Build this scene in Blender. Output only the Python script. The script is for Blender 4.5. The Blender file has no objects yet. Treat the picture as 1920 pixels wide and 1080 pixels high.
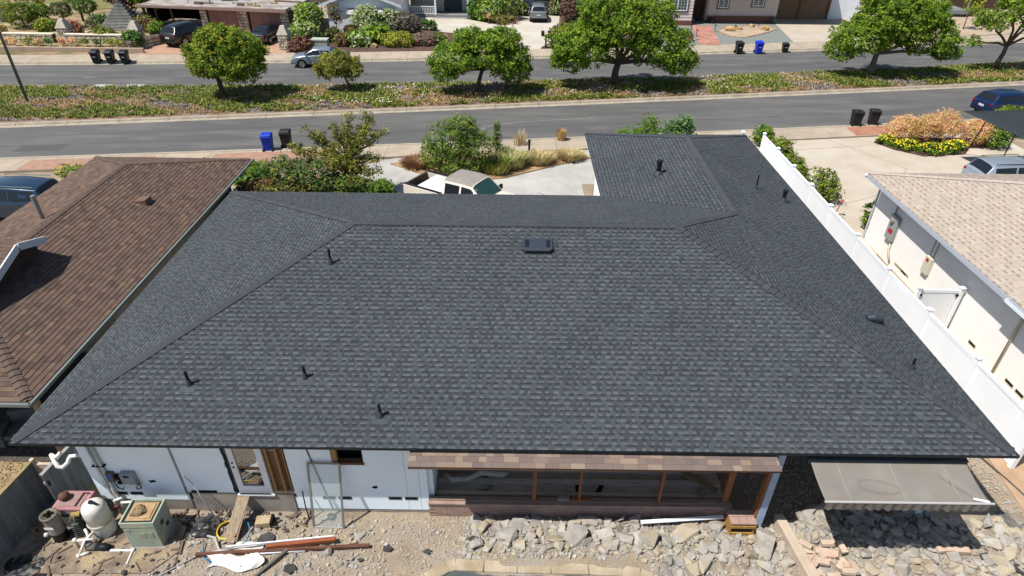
import bpy, bmesh, math, random
from mathutils import Vector, Matrix, noise as mnoise
R=math.radians
sc=bpy.context.scene
C=sc.collection
random.seed(7)

# ---------------------------------------------------------------- camera
CAM_Z=14.0
PITCH,YAW,ROLL=R(33.677),R(-0.1076),R(0.6438)
FPX=1181.58
cam=bpy.data.cameras.new('camera'); camo=bpy.data.objects.new('camera',cam); C.objects.link(camo)
cam.sensor_fit='HORIZONTAL'; cam.sensor_width=36.0; cam.lens=36.0*FPX/1920.0
cam.clip_start=0.1; cam.clip_end=2000
def _ray(a,b):
    cr,sr=math.cos(ROLL),math.sin(ROLL)
    x=(cr*a+sr*b)/FPX; yy=(-sr*a+cr*b)/FPX
    y=math.cos(PITCH)-yy*math.sin(PITCH); z=-math.sin(PITCH)-yy*math.cos(PITCH)
    c,s=math.cos(YAW),math.sin(YAW)
    return Vector((c*x+s*y,-s*x+c*y,z))
_f=_ray(0,0); _r=(_ray(FPX,0)-_f); _d=(_ray(0,FPX)-_f)
camo.matrix_world=Matrix(((_r.x,-_d.x,-_f.x,0),(_r.y,-_d.y,-_f.y,0),(_r.z,-_d.z,-_f.z,CAM_Z),(0,0,0,1)))
sc.camera=camo

# ---------------------------------------------------------------- world, sun, exposure
SUN_EL=R(61.0); SX,SY=0.89,0.456          # horizontal direction in which shadows fall
w=bpy.data.worlds.new('World'); sc.world=w; w.use_nodes=True
nt=w.node_tree; bg=nt.nodes['Background']
sky=nt.nodes.new('ShaderNodeTexSky'); sky.sky_type='NISHITA'; sky.sun_disc=False
sky.sun_elevation=SUN_EL; sky.sun_rotation=math.atan2(-SX,-SY); sky.air_density=1.0; sky.dust_density=0.6
nt.links.new(sky.outputs[0],bg.inputs[0]); bg.inputs[1].default_value=0.09
sl=bpy.data.lights.new('sun','SUN'); sl.energy=5.0; sl.angle=R(0.53); sl.color=(1.0,0.96,0.90)
so=bpy.data.objects.new('sun',sl); C.objects.link(so); so.location=(-20,-10,40)
so.rotation_euler=Vector((SX*math.cos(SUN_EL),SY*math.cos(SUN_EL),-math.sin(SUN_EL))).to_track_quat('-Z','Y').to_euler()
sc.view_settings.view_transform='Standard'; sc.view_settings.look='None'
sc.view_settings.exposure=0.42; sc.view_settings.gamma=1.0; sc.view_settings.use_curve_mapping=False
sc.cycles.max_bounces=6; sc.cycles.diffuse_bounces=3; sc.cycles.glossy_bounces=3; sc.cycles.transmission_bounces=5; sc.cycles.transparent_max_bounces=8
sc.cycles.caustics_reflective=False; sc.cycles.caustics_refractive=False

# ---------------------------------------------------------------- materials
MATS={}
def srgb(r,g,b):
    f=lambda c:(c/255/12.92 if c/255<=0.04045 else ((c/255+0.055)/1.055)**2.4)
    k=.64; return (k*f(r),k*f(g),k*f(b))
def whi(r,g,b): return tuple(min(.86,q*1.34) for q in srgb(r,g,b))
def M(name,col=(.5,.5,.5),rough=.8,col2=None,ns=0,lo=.35,hi=.65,bump=0,bs=40,metal=0,attr=False,spec=.3,fine=0,fs=120,coat=0,stretch=None,col3=None,ns3=.5):
    """procedural material: colour noise between col and col2 (and large patches of col3), fine value grain, bump; attr multiplies by the mesh colour"""
    if name in MATS: return MATS[name]
    m=bpy.data.materials.new(name); m.use_nodes=True; n=m.node_tree.nodes; l=m.node_tree.links
    b=n['Principled BSDF']; b.inputs['Roughness'].default_value=rough; b.inputs['Metallic'].default_value=metal
    b.inputs['Specular IOR Level'].default_value=spec; b.inputs['Coat Weight'].default_value=coat
    g=n.new('ShaderNodeNewGeometry'); pos=g.outputs['Position']
    if stretch:
        vm=n.new('ShaderNodeVectorMath'); vm.operation='MULTIPLY'; vm.inputs[1].default_value=stretch
        l.new(pos,vm.inputs[0]); pos=vm.outputs[0]
    cur=None
    def rgb(c):
        x=n.new('ShaderNodeRGB'); x.outputs[0].default_value=(*c[:3],1); return x.outputs[0]
    def noise(s,det=5):
        x=n.new('ShaderNodeTexNoise'); x.inputs['Scale'].default_value=s; x.inputs['Detail'].default_value=det
        l.new(pos,x.inputs['Vector']); return x.outputs['Fac']
    def mix(a,bb,fac,mode='MIX'):
        x=n.new('ShaderNodeMix'); x.data_type='RGBA'; x.blend_type=mode
        l.new(a,x.inputs[6]); l.new(bb,x.inputs[7])
        if isinstance(fac,float): x.inputs[0].default_value=fac
        else: l.new(fac,x.inputs[0])
        return x.outputs[2]
    def ramp(fac,a,bb):
        x=n.new('ShaderNodeMapRange'); x.inputs[1].default_value=a; x.inputs[2].default_value=bb; l.new(fac,x.inputs[0]); return x.outputs[0]
    cur=rgb(col)
    if col2 is not None: cur=mix(cur,rgb(col2),ramp(noise(ns or 3),lo,hi))
    if col3 is not None: cur=mix(cur,rgb(col3),ramp(noise(ns3,4),.48,.66))
    if attr:
        a=n.new('ShaderNodeVertexColor'); a.layer_name='Col'; cur=mix(cur,a.outputs['Color'],1.0,'MULTIPLY')
    if fine:
        x=ramp(noise(fs,2),.25,.75); y=n.new('ShaderNodeMapRange'); y.inputs[3].default_value=1-fine; y.inputs[4].default_value=1+fine
        l.new(x,y.inputs[0]); z=n.new('ShaderNodeVectorMath'); z.operation='SCALE'; l.new(cur,z.inputs[0]); l.new(y.outputs[0],z.inputs['Scale']); cur=z.outputs[0]
    l.new(cur,b.inputs['Base Color'])
    if bump:
        x=n.new('ShaderNodeBump'); x.inputs['Strength'].default_value=bump; x.inputs['Distance'].default_value=.02
        l.new(noise(bs,4),x.inputs['Height']); l.new(x.outputs[0],b.inputs['Normal'])
    MATS[name]=m; return m
def MGLASS(name,tint=(.02,.025,.03),rough=.04,alpha=1.0):
    if name in MATS: return MATS[name]
    m=bpy.data.materials.new(name); m.use_nodes=True; b=m.node_tree.nodes['Principled BSDF']
    b.inputs['Base Color'].default_value=(*tint,1); b.inputs['Roughness'].default_value=rough; b.inputs['Specular IOR Level'].default_value=.35
    b.inputs['Alpha'].default_value=alpha
    MATS[name]=m; return m
def MLEAF(name,trans=.35):
    if name in MATS: return MATS[name]
    m=bpy.data.materials.new(name); m.use_nodes=True; n=m.node_tree.nodes; l=m.node_tree.links
    b=n['Principled BSDF']; b.inputs['Roughness'].default_value=.55; b.inputs['Specular IOR Level'].default_value=.25
    a=n.new('ShaderNodeVertexColor'); a.layer_name='Col'; l.new(a.outputs[0],b.inputs['Base Color'])
    t=n.new('ShaderNodeBsdfTranslucent'); l.new(a.outputs[0],t.inputs[0])
    x=n.new('ShaderNodeMixShader'); x.inputs[0].default_value=trans; l.new(b.outputs[0],x.inputs[1]); l.new(t.outputs[0],x.inputs[2])
    l.new(x.outputs[0],n['Material Output'].inputs[0]); MATS[name]=m; return m

# ---------------------------------------------------------------- mesh helpers
def rotm(rx=0,ry=0,rz=0): return Matrix.Rotation(rz,3,'Z')@Matrix.Rotation(ry,3,'Y')@Matrix.Rotation(rx,3,'X')
class MB:
    def __init__(s): s.v=[]; s.f=[]; s.c=[]
    def add(s,vs,fs,col=None):
        o=len(s.v); s.v.extend([tuple(p) for p in vs]); s.f.extend([tuple(i+o for i in f) for f in fs]); s.c.extend([col]*len(fs)); return s
    def face(s,vs,col=None): return s.add(vs,[tuple(range(len(vs)))],col)
    def box(s,c,d,rot=None,col=None,taper=1.0):
        hx,hy,hz=d[0]/2,d[1]/2,d[2]/2
        vs=[Vector((x*hx*(taper if z>0 else 1),y*hy*(taper if z>0 else 1),z*hz)) for x in(-1,1) for y in(-1,1) for z in(-1,1)]
        if rot is not None:
            m=rot if isinstance(rot,Matrix) else Matrix.Rotation(rot,3,'Z'); vs=[m@v for v in vs]
        c=Vector(c); vs=[v+c for v in vs]
        return s.add(vs,[(0,1,3,2),(4,6,7,5),(0,4,5,1),(2,3,7,6),(0,2,6,4),(1,5,7,3)],col)
    def bb(s,x0,x1,y0,y1,z0,z1,col=None): return s.box(((x0+x1)/2,(y0+y1)/2,(z0+z1)/2),(abs(x1-x0),abs(y1-y0),abs(z1-z0)),None,col)
    def beam(s,p0,p1,w,h,col=None,up=(0,0,1)):
        p0,p1=Vector(p0),Vector(p1); d=(p1-p0).normalized(); u=Vector(up)
        if abs(d.dot(u))>.97: u=Vector((0,1,0))
        a=d.cross(u).normalized()*w/2; b=a.cross(d).normalized()*h/2
        vs=[p+i*a+j*b for p in(p0,p1) for i,j in((-1,-1),(1,-1),(1,1),(-1,1))]
        return s.add(vs,[(0,1,2,3),(7,6,5,4),(0,4,5,1),(1,5,6,2),(2,6,7,3),(3,7,4,0)],col)
    def tube(s,pts,r,n=8,col=None,cap=True):
        pts=[Vector(p) for p in pts]; rs=r if isinstance(r,(list,tuple)) else [r]*len(pts)
        vs=[];prev=None
        for i,p in enumerate(pts):
            d=(pts[min(i+1,len(pts)-1)]-pts[max(i-1,0)]).normalized()
            if prev is None: a=d.orthogonal().normalized()
            else:
                a=prev-d*prev.dot(d); a=a.normalized() if a.length>1e-6 else d.orthogonal().normalized()
            prev=a; b=d.cross(a)
            vs+=[p+(a*math.cos(2*math.pi*k/n)+b*math.sin(2*math.pi*k/n))*rs[i] for k in range(n)]
        fs=[(i*n+k,i*n+(k+1)%n,(i+1)*n+(k+1)%n,(i+1)*n+k) for i in range(len(pts)-1) for k in range(n)]
        if cap: fs+=[tuple(range(n-1,-1,-1)),tuple((len(pts)-1)*n+k for k in range(n))]
        return s.add(vs,fs,col)
    def prism(s,poly,z0,z1,col=None):
        n=len(poly); vs=[(x,y,z0) for x,y in poly]+[(x,y,z1) for x,y in poly]
        return s.add(vs,[tuple(range(n-1,-1,-1)),tuple(range(n,2*n))]+[(i,(i+1)%n,n+(i+1)%n,n+i) for i in range(n)],col)
    def lathe(s,prof,n=16,o=(0,0,0),m=None,col=None):
        vs=[];o=Vector(o)
        for r,z in prof:
            for k in range(n):
                v=Vector((r*math.cos(2*math.pi*k/n),r*math.sin(2*math.pi*k/n),z))
                if m: v=m@v
                vs.append(v+o)
        fs=[(i*n+k,i*n+(k+1)%n,(i+1)*n+(k+1)%n,(i+1)*n+k) for i in range(len(prof)-1) for k in range(n)]
        fs+=[tuple(range(n-1,-1,-1)),tuple((len(prof)-1)*n+k for k in range(n))]
        return s.add(vs,fs,col)
    def mesh(s,name,mat,smooth=False,off=(0,0,0)):
        me=bpy.data.meshes.new(name); ox,oy,oz=off
        me.from_pydata([(x-ox,y-oy,z-oz) for x,y,z in s.v],[],s.f)
        if any(c is not None for c in s.c):
            a=me.color_attributes.new('Col','FLOAT_COLOR','CORNER'); buf=[]
            for f,c in zip(s.f,s.c):
                if c is None: c=(1,1,1)
                if isinstance(c[0],(tuple,list)):
                    for q in c: buf+=[q[0],q[1],q[2],1.0]
                else: buf+=[c[0],c[1],c[2],1.0]*len(f)
            a.data.foreach_set('color',buf)
        if isinstance(mat,(list,tuple)):
            for q in mat: me.materials.append(q)
        elif mat: me.materials.append(mat)
        if smooth: me.polygons.foreach_set('use_smooth',[True]*len(me.polygons))
        me.update(); return me
    def build(s,name,mat,parent=None,smooth=False,world=True):
        if not s.v: return None
        xs=[p[0] for p in s.v]; ys=[p[1] for p in s.v]; zs=[p[2] for p in s.v]
        c=((min(xs)+max(xs))/2,(min(ys)+max(ys))/2,min(zs))
        o=bpy.data.objects.new(name,s.mesh(name,mat,smooth,c)); C.objects.link(o); o.location=c
        if parent is not None:
            o.parent=parent
            if world: o.matrix_parent_inverse=wm(parent).inverted()
        return o
def wm(o):
    m=Matrix.LocRotScale(o.location,o.rotation_euler,o.scale)
    return (wm(o.parent)@o.matrix_parent_inverse@m) if o.parent else m
def inst(name,me,parent=None,loc=(0,0,0),mat3=None,scale=(1,1,1),world=True):
    o=bpy.data.objects.new(name,me); C.objects.link(o)
    q=(mat3.to_quaternion() if mat3 is not None else Matrix.Identity(3).to_quaternion())
    o.location=loc; o.rotation_euler=q.to_euler(); o.scale=scale
    if parent is not None:
        o.parent=parent
        if world: o.matrix_parent_inverse=wm(parent).inverted()
    return o
def tag(o,label,cat,group=None):
    o['label']=label; o['category']=cat
    if group: o['group']=group
    return o
def kind(o,k,label=None):
    o['kind']=k
    if label: o['label']=label
    return o
def root(name,label,cat,loc=(0,0,0),rz=0,group=None):
    o=bpy.data.objects.new(name,None); C.objects.link(o); o.location=loc; o.rotation_euler=(0,0,rz); o.empty_display_size=.3
    return tag(o,label,cat,group)
def rnd(a,b): return random.uniform(a,b)
def vary(c,k=.12,h=.03):
    f=1+rnd(-k,k); return tuple(max(0,x*f*(1+rnd(-h,h))) for x in c)
def smoothmod(o,lv=1):
    m=o.modifiers.new('sub','SUBSURF'); m.levels=lv; m.render_levels=lv; return o
def bevel(o,wd=.01,seg=1):
    m=o.modifiers.new('bev','BEVEL'); m.width=wd; m.segments=seg; m.limit_method='ANGLE'; return o
# ================================================================ SETTING: ground, roads, kerbs, walks
def quad_fit(pts):   # least squares y=a+bx+cx^2
    S=[0]*5;T=[0]*3
    for x,y in pts:
        x/=10
        for k in range(5): S[k]+=x**k
        for k in range(3): T[k]+=y*x**k
    A=Matrix(((S[0],S[1],S[2]),(S[1],S[2],S[3]),(S[2],S[3],S[4]))); a=A.inverted()@Vector(T)
    return lambda x:a[0]+a[1]*x/10+a[2]*x*x/100
K1=quad_fit([(-29.08,33.42),(-15.45,34.97),(-7.2,36.09),(-.17,37.4),(16.39,39.76),(23.8,40.82)])       # near road, house side
K2=quad_fit([(-32.87,38.95),(-17.32,41.27),(-.23,44.19),(18.98,47.59),(40.75,51.44)])                  # median, near side
K3=quad_fit([(-38.61,47.32),(-19.78,48.37),(-.28,50.11),(20.74,52.92),(45.21,58.13)])                  # median, far side
K4=quad_fit([(-43.0,53.76),(-22.16,55.23),(-.34,57.8),(23.46,61.19),(50.94,66.7)])                     # far road, far side
def K5(x): return K4(x)+2.62                                                                          # back of the far pavement
def K0(x): return K1(x)-1.95                                                                          # back of the near pavement
def strip(mb,fa,fb,z,x0=-75,x1=75,n=60,col=None,za=None):
    for i in range(n):
        a=x0+(x1-x0)*i/n; b=x0+(x1-x0)*(i+1)/n
        mb.face([(a,fa(a),z),(b,fa(b),z),(b,fb(b),za if za is not None else z),(a,fb(a),za if za is not None else z)],col)
m_soil=M('soil',srgb(178,158,130),.95,srgb(156,138,116),ns=.8,bump=.5,bs=9,fine=.2,fs=26,col3=srgb(186,170,146),ns3=.35)
mb=MB(); mb.face([(-400,-60,0),(400,-60,0),(400,500,0),(-400,500,0)]); kind(mb.build('ground',m_soil),'structure')
def road_mat():
    m=M('asphalt',srgb(110,109,107),.9,srgb(100,99,98),ns=.35,bump=.25,bs=60,fine=.12,fs=55,stretch=(.25,1,1),col3=srgb(120,118,114),ns3=.9)
    return m
mb=MB(); strip(mb,lambda x:K1(x)-.1,lambda x:K2(x)+.1,.008); kind(mb.build('road_near',road_mat()),'structure')
mb=MB(); strip(mb,lambda x:K3(x)-.1,lambda x:K4(x)+.1,.008); kind(mb.build('road_far',road_mat()),'structure')
m_kerb=M('kerb_concrete',srgb(196,184,164),.9,srgb(172,160,142),ns=1.5,bump=.2,bs=40,fine=.08,fs=60)
m_walk=M('pavement_concrete',srgb(198,183,162),.9,srgb(184,168,146),ns=1.1,fine=.06,fs=50,bump=.15,bs=50,col3=srgb(206,193,174),ns3=.25)
def kerb(name,f,side,x0,x1,seg=3.05,wd=.32):
    r=bpy.data.objects.new(name,None); C.objects.link(r); r.location=(0,f(0),0); kind(r,'structure')
    x=x0;k=0
    while x<x1:
        a=x+.012; b=min(x+seg,x1)-.012; m=MB()
        ya,yb=f(a),f(b); s=side
        prof=[(-.42,.012),(-.05,.02),(.0,.13),(.16,.145),(.16,-.05),(-.42,-.05)]
        vs=[(a,ya+s*p,z) for p,z in prof]+[(b,yb+s*p,z) for p,z in prof]; n=len(prof)
        m.add(vs,[tuple(range(n)),tuple(range(2*n-1,n-1,-1))]+[(i,(i+1)%n,n+(i+1)%n,n+i) for i in range(n)])
        m.build('kerb_stone',m_kerb,r); x+=seg;k+=1
kerb('kerb_house_side',K1,-1,-30,38); kerb('kerb_median_near_side',K2,1,-38,48)
kerb('kerb_median_far_side',K3,-1,-42,52); kerb('kerb_far_side',K4,1,-46,58)
def slabs(name,fa,fb,x0,x1,seg,z,mat,gap=.02,sk=0.0,zb=-.04,piece='slab'):
    r=bpy.data.objects.new(name,None); C.objects.link(r); r.location=((x0+x1)/2,fa((x0+x1)/2),0); kind(r,'structure')
    x=x0
    while x<x1-.1:
        a,b=x+gap/2,min(x+seg,x1)-gap/2; dz=rnd(-.004,.004)
        m=MB(); v=vary((1,1,1),.045,.01)
        m.prism([(a,fa(a)),(b,fa(b)),(b+sk,fb(b+sk)),(a+sk,fb(a+sk))],zb,z+dz,v); m.build(piece,mat,r); x+=seg
    return r
m_walka=M('pavement_slab',srgb(198,183,162),.9,srgb(184,168,146),ns=1.1,fine=.07,fs=50,bump=.15,bs=50,attr=True)
slabs('pavement_far',lambda x:K4(x)+.165,K5,-46,58,2.6,.14,m_walka)
slabs('pavement_near',K0,lambda x:K1(x)-.165,-30,31,2.5,.135,m_walka)
# hairline seams and pale scuffs on the asphalt
m_seam=M('asphalt_seam',srgb(84,84,86),.95); m_scuff=M('road_scuff',srgb(150,146,138),.9,srgb(128,126,122),ns=4)
mb=MB()
for f0,f1 in((K1,K2),(K3,K4)):
    for t in(.36,.63): 
        g=lambda x,t=t:f0(x)+(f1(x)-f0(x))*t; strip(mb,g,lambda x:g(x)+.035,.0125,-45,55,50)
for i in range(26):
    x=rnd(-35,40); f0,f1=random.choice(((K1,K2),(K3,K4))); t=rnd(.1,.9); y=f0(x)+(f1(x)-f0(x))*t; a=rnd(-.3,.8); L=rnd(.6,2.4)
    mb.beam((x,y,.0126),(x+L*math.cos(a),y+L*math.sin(a),.0126),.025,.001)
for i in range(34):   # wandering sealed cracks
    x=rnd(-40,44); f0,f1=random.choice(((K1,K2),(K3,K4))); t=rnd(.05,.95); y=f0(x)+(f1(x)-f0(x))*t; a=random.choice((rnd(-.25,.35),rnd(1.2,1.9))); p=(x,y)
    for k in range(random.randint(3,7)):
        L0=rnd(.3,.8); a+=rnd(-.45,.45); q=(p[0]+L0*math.cos(a),p[1]+L0*math.sin(a))
        if not(f0(q[0])+.2<q[1]<f1(q[0])-.2): break
        mb.beam((*p,.0127),(*q,.0127),.02,.001); p=q
kind(mb.build('road_seams',m_seam),'structure')
mp=MB()
for i in range(9):
    x=rnd(-34,38); f0,f1=random.choice(((K1,K2),(K3,K4))); t=rnd(.1,.7); y=f0(x)+(f1(x)-f0(x))*t; w_,h_=rnd(.8,2.6),rnd(.5,1.3); s_=.12
    mp.face([(x,y,.0115),(x+w_,y+w_*s_,.0115),(x+w_,y+w_*s_+h_,.0115),(x,y+h_,.0115)])
kind(mp.build('road_patches',M('asphalt_patch',srgb(98,98,98),.92,srgb(90,90,91),ns=3,fine=.12,fs=50)),'structure')
mb=MB()
def scuff(path,wd):
    for (x0,y0),(x1,y1) in zip(path[:-1],path[1:]):
        d=Vector((x1-x0,y1-y0,0)).normalized(); nn=Vector((-d.y,d.x,0))*wd*rnd(.4,1)/2; z=.0145
        mb.face([(x0-nn.x,y0-nn.y,z),(x1-nn.x,y1-nn.y,z),(x1+nn.x,y1+nn.y,z),(x0+nn.x,y0+nn.y,z)])
scuff([(-4.6,37.6),(-3.6,38.6),(-2.4,39.6),(-1.0,40.3),(.6,40.9),(2.6,41.3),(5.4,41.9),(8,42.1)],.16)
scuff([(-3.4,38.4),(-2.6,39.0),(-1.9,39.5)],.3); scuff([(10,41.6),(13,42.1),(16,42.4)],.1)
scuff([(-19.6,53.3),(-18.9,54.3)],.1); scuff([(-20.5,53.6),(-19.2,53.7)],.1); scuff([(-18.2,53.0),(-17.0,53.1)],.12); scuff([(-12,49.6),(-10.5,49.9)],.35);scuff([(-34,50),(-33,50.2)],.2)
kind(mb.build('road_scuffs',m_scuff),'structure')
# manhole patch on the far road
tag(MB().box((-22.2,53.9,.018),(1.7,1.0,.012)).build('road_patch',M('patch_concrete',srgb(142,138,131),.9,srgb(130,126,118),ns=3)),'pale square concrete patch in the far road by the silver sedan','road patch')
tag(MB().lathe([(.33,.0),(.33,.012),(.3,.016)],20,(-22.0,53.9,.022)).build('manhole_cover',M('rust_iron',srgb(120,92,80),.8,srgb(96,78,70),ns=9)),'round rusty manhole cover set in the concrete road patch','manhole')
# ================================================================ MAIN HOUSE: roof
EZ=3.1; XL,XR,YR,YF,XW,YW=-11.336,11.436,9.790,23.092,3.483,30.256
PITCHS=1/3.; SL=math.sqrt(1+PITCHS**2)
RUN=(YF-YR)/2; HW=(XR-XW)/2
RZ=EZ+RUN*PITCHS; WZ=EZ+HW*PITCHS
HB=(0.0,YR+.6,0)
house=root('house','wide single storey house with charcoal shingle hip roof and stripped white rear wall','house',(0,16,0))

def shingle_mesh(mb,L,e,cols,th=.006,o=(0,0,0),ax=((1,0,0),(0,1,0),(0,0,1)),x0=0,x1=None,per=.21,tone=1.0):
    """one laminated shingle strip of length L; exposed height e; teeth alternate with recessed gaps"""
    x1=L if x1 is None else x1
    U,V,N=[Vector(a) for a in ax]; O=Vector(o)
    P=lambda u,v,n:O+U*u+V*v+N*n
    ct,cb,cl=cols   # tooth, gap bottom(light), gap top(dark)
    x=-rnd(0,per*.6); tooth=random.random()<.5
    while x<L:
        wdt=per*rnd(.30,.72) if tooth else per*rnd(.32,.78)
        if random.random()<.1: wdt*=1.7
        a,b=max(x,x0),min(x+wdt,x1)
        if b-a>.0015:
            k=tone*(1+rnd(-.10,.10))
            if tooth:
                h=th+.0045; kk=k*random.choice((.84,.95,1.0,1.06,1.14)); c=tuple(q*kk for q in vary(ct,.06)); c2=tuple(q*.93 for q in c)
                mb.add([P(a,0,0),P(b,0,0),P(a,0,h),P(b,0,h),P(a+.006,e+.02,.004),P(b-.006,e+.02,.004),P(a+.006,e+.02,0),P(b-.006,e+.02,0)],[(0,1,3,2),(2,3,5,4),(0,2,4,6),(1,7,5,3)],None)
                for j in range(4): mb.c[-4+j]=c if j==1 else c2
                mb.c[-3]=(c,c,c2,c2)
            else:
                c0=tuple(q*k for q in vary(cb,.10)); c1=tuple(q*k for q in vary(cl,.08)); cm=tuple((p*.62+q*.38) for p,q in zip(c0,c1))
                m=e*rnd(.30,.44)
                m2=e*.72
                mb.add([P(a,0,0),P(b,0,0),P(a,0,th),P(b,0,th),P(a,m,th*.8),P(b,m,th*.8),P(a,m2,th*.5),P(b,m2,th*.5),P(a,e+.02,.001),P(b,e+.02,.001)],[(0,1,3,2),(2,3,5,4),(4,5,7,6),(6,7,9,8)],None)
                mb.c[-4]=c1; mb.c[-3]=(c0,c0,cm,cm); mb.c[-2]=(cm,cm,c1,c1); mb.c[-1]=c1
        x+=wdt; tooth=not tooth
class Roofer:
    def __init__(s,parent,mat,cols,e,slen=1.0,per=.195,nvar=14,maxp=300,vtone=.06,tints=None):
        s.parent,s.mat,s.cols,s.e,s.slen,s.per,s.maxp,s.vt=parent,mat,cols,e,slen,per,maxp,vtone
        s.var=[]; s.cand=[]; s.field=MB()
        for i in range(nvar):
            mb=MB(); shingle_mesh(mb,slen,e,cols,per=per,tone=1+rnd(-vtone,vtone)); s.var.append(mb.mesh('shingle',mat))
    def slope(s,O,U,V,run,lo,hi,parts=False,ybias=0):
        """O eave origin, U along the eave, V up the slope (unit), run = horizontal run, lo/hi(t) along-eave bounds at horizontal run t"""
        O,U,V=Vector(O),Vector(U).normalized(),Vector(V).normalized(); N=U.cross(V)
        if N.z<0: N=-N
        sl=run*SL; k=0; h=V.length
        n=int(sl/s.e)
        for k in range(n+1):
            v=k*s.e; t0=v/SL; t1=min((v+s.e)/SL,run); ta=(t0+t1)/2
            if t0>=run-.02: break
            a,b=min(lo(t0),lo(t1)),max(hi(t0),hi(t1))
            a,b=lo(ta),hi(ta)
            x=a-((k*.37+rnd(0,.1))%1.0)*s.slen
            while x<b:
                x0,x1=max(0,a-x),min(s.slen,b-x)
                if x1-x0>.02:
                    o=O+U*x+V*(v+rnd(-.004,.004))+N*.004
                    if parts and x0<=0 and x1>=s.slen: s.cand.append((o,U,V,N,k))
                    else: shingle_mesh(s.field,s.slen,min(s.e,sl-v),s.cols,o=o,ax=(U,V,N),x0=x0,x1=x1,per=s.per,tone=1+rnd(-s.vt,s.vt))
                x+=s.slen
    def finish(s):
        s.cand.sort(key=lambda q:(q[0]-Vector((0,0,CAM_Z))).length)
        for i,(o,U,V,N,k) in enumerate(s.cand):
            if i<s.maxp: inst('shingle',random.choice(s.var),s.parent,o,Matrix((U,V,N)).transposed())
            else: shingle_mesh(s.field,s.slen,s.e,s.cols,o=o,ax=(U,V,N),per=s.per,tone=1+rnd(-s.vt,s.vt))
        kind(s.field.build('shingle_field',s.mat,s.parent),'stuff')
def caps(parent,mat,p0,p1,na,nb,col,exp=.205,wd=.165,lift=.036,tone=.10,ln=.3,count=[0]):
    """folded cap shingles laid from p0 (low end) to p1 over the joint of two roof planes whose outward-down directions are na, nb"""
    p0,p1=Vector(p0),Vector(p1); d=(p1-p0); L=d.length; d.normalize(); na,nb=Vector(na),Vector(nb)
    def side(n):
        n=n-d*n.dot(d); return n.normalized()
    a,b=side(na),side(nb); up=-(a+b).normalized() if (a+b).length>.05 else Vector((0,0,1))
    if up.z<0: up=-up
    mes=[]
    for q in range(5):
        mb=MB(); kk=1+rnd(-tone,tone); c=tuple(x*kk for x in col); c2=tuple(x*.6 for x in c)  # butt ends get a darker tone, drawing the shadow line under each cap
        vs=[]
        for t,z,w1 in((0,lift,wd),(ln,lift*.1,wd*.76)):
            vs+=[a*w1+d*t+up*z,up*(z+.008)+d*t,b*w1+d*t+up*z]
        lo=[a*wd-up*.01,up*(.0),b*wd-up*.01]
        vs+=lo
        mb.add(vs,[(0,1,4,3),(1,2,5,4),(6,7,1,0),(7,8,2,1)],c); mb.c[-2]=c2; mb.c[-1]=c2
        mes.append(mb.mesh('ridge_cap',mat))
    k=0; st=.14 if p1.z-p0.z>.5 else 0
    while st+k*exp<L-.12:
        inst('ridge_cap',random.choice(mes),parent,p0+d*(st+k*exp)+up*.008); k+=1

m_shing=M('charcoal_shingle',(1,1,1),.93,attr=True,fine=.16,fs=140,bump=.3,bs=220,spec=.15,col2=(.91,.92,.93),ns=.5,lo=.38,hi=.62)
deckm=M('roof_deck',srgb(58,60,64),.95)
soff=M('soffit_dark',srgb(62,56,50),.9)
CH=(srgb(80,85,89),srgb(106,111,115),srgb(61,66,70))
R1=(XL+RUN,YR+RUN,RZ); R2=(XR-RUN,YR+RUN,RZ); W1=((XW+XR)/2,YF-HW,WZ); W2=((XW+XR)/2,YW-HW,WZ)
A,B,Cc,D,E,F=(XL,YR,EZ),(XR,YR,EZ),(XL,YF,EZ),(XW,YF,EZ),(XW,YW,EZ),(XR,YW,EZ)
mb=MB(); dz=lambda p,z=-.012:(p[0],p[1],p[2]+z)
for poly in([A,B,R2,R1],[Cc,A,R1],[D,Cc,R1,R2,W1],[E,D,W1,W2],[F,E,W2],[B,F,W2,W1,R2]): mb.face([dz(p) for p in poly])
L6=[A,B,F,E,D,Cc]
for p,q in zip(L6,L6[1:]+L6[:1]): mb.face([dz(p,-.07),dz(q,-.07),dz(q),dz(p)])
roof=mb.build('roof',deckm,house)
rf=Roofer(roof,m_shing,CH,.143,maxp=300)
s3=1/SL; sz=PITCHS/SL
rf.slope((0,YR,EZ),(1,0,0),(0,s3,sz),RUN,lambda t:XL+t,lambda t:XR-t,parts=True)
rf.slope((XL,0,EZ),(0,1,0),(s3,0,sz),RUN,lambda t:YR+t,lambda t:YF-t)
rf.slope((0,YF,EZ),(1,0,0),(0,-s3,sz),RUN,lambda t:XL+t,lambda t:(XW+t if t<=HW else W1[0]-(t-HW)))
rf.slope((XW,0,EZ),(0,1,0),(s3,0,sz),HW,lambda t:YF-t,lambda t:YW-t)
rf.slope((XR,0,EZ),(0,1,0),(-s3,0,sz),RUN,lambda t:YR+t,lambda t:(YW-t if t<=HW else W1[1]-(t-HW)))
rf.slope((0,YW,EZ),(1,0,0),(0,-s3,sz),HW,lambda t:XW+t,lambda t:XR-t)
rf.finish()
cc=srgb(79,84,88)
dn=lambda x,y:(x,y,-PITCHS*math.hypot(x,y))
caps(roof,m_shing,A,R1,dn(-1,0),dn(0,-1),cc); caps(roof,m_shing,B,R2,dn(1,0),dn(0,-1),cc)
caps(roof,m_shing,Cc,R1,dn(-1,0),dn(0,1),cc); caps(roof,m_shing,W1,R2,dn(1,0),dn(0,1),cc)
caps(roof,m_shing,R1,R2,dn(0,-1),dn(0,1),cc); caps(roof,m_shing,W2,W1,dn(-1,0),dn(1,0),cc)
caps(roof,m_shing,E,W2,dn(-1,0),dn(0,1),cc); caps(roof,m_shing,F,W2,dn(1,0),dn(0,1),cc)
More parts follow.
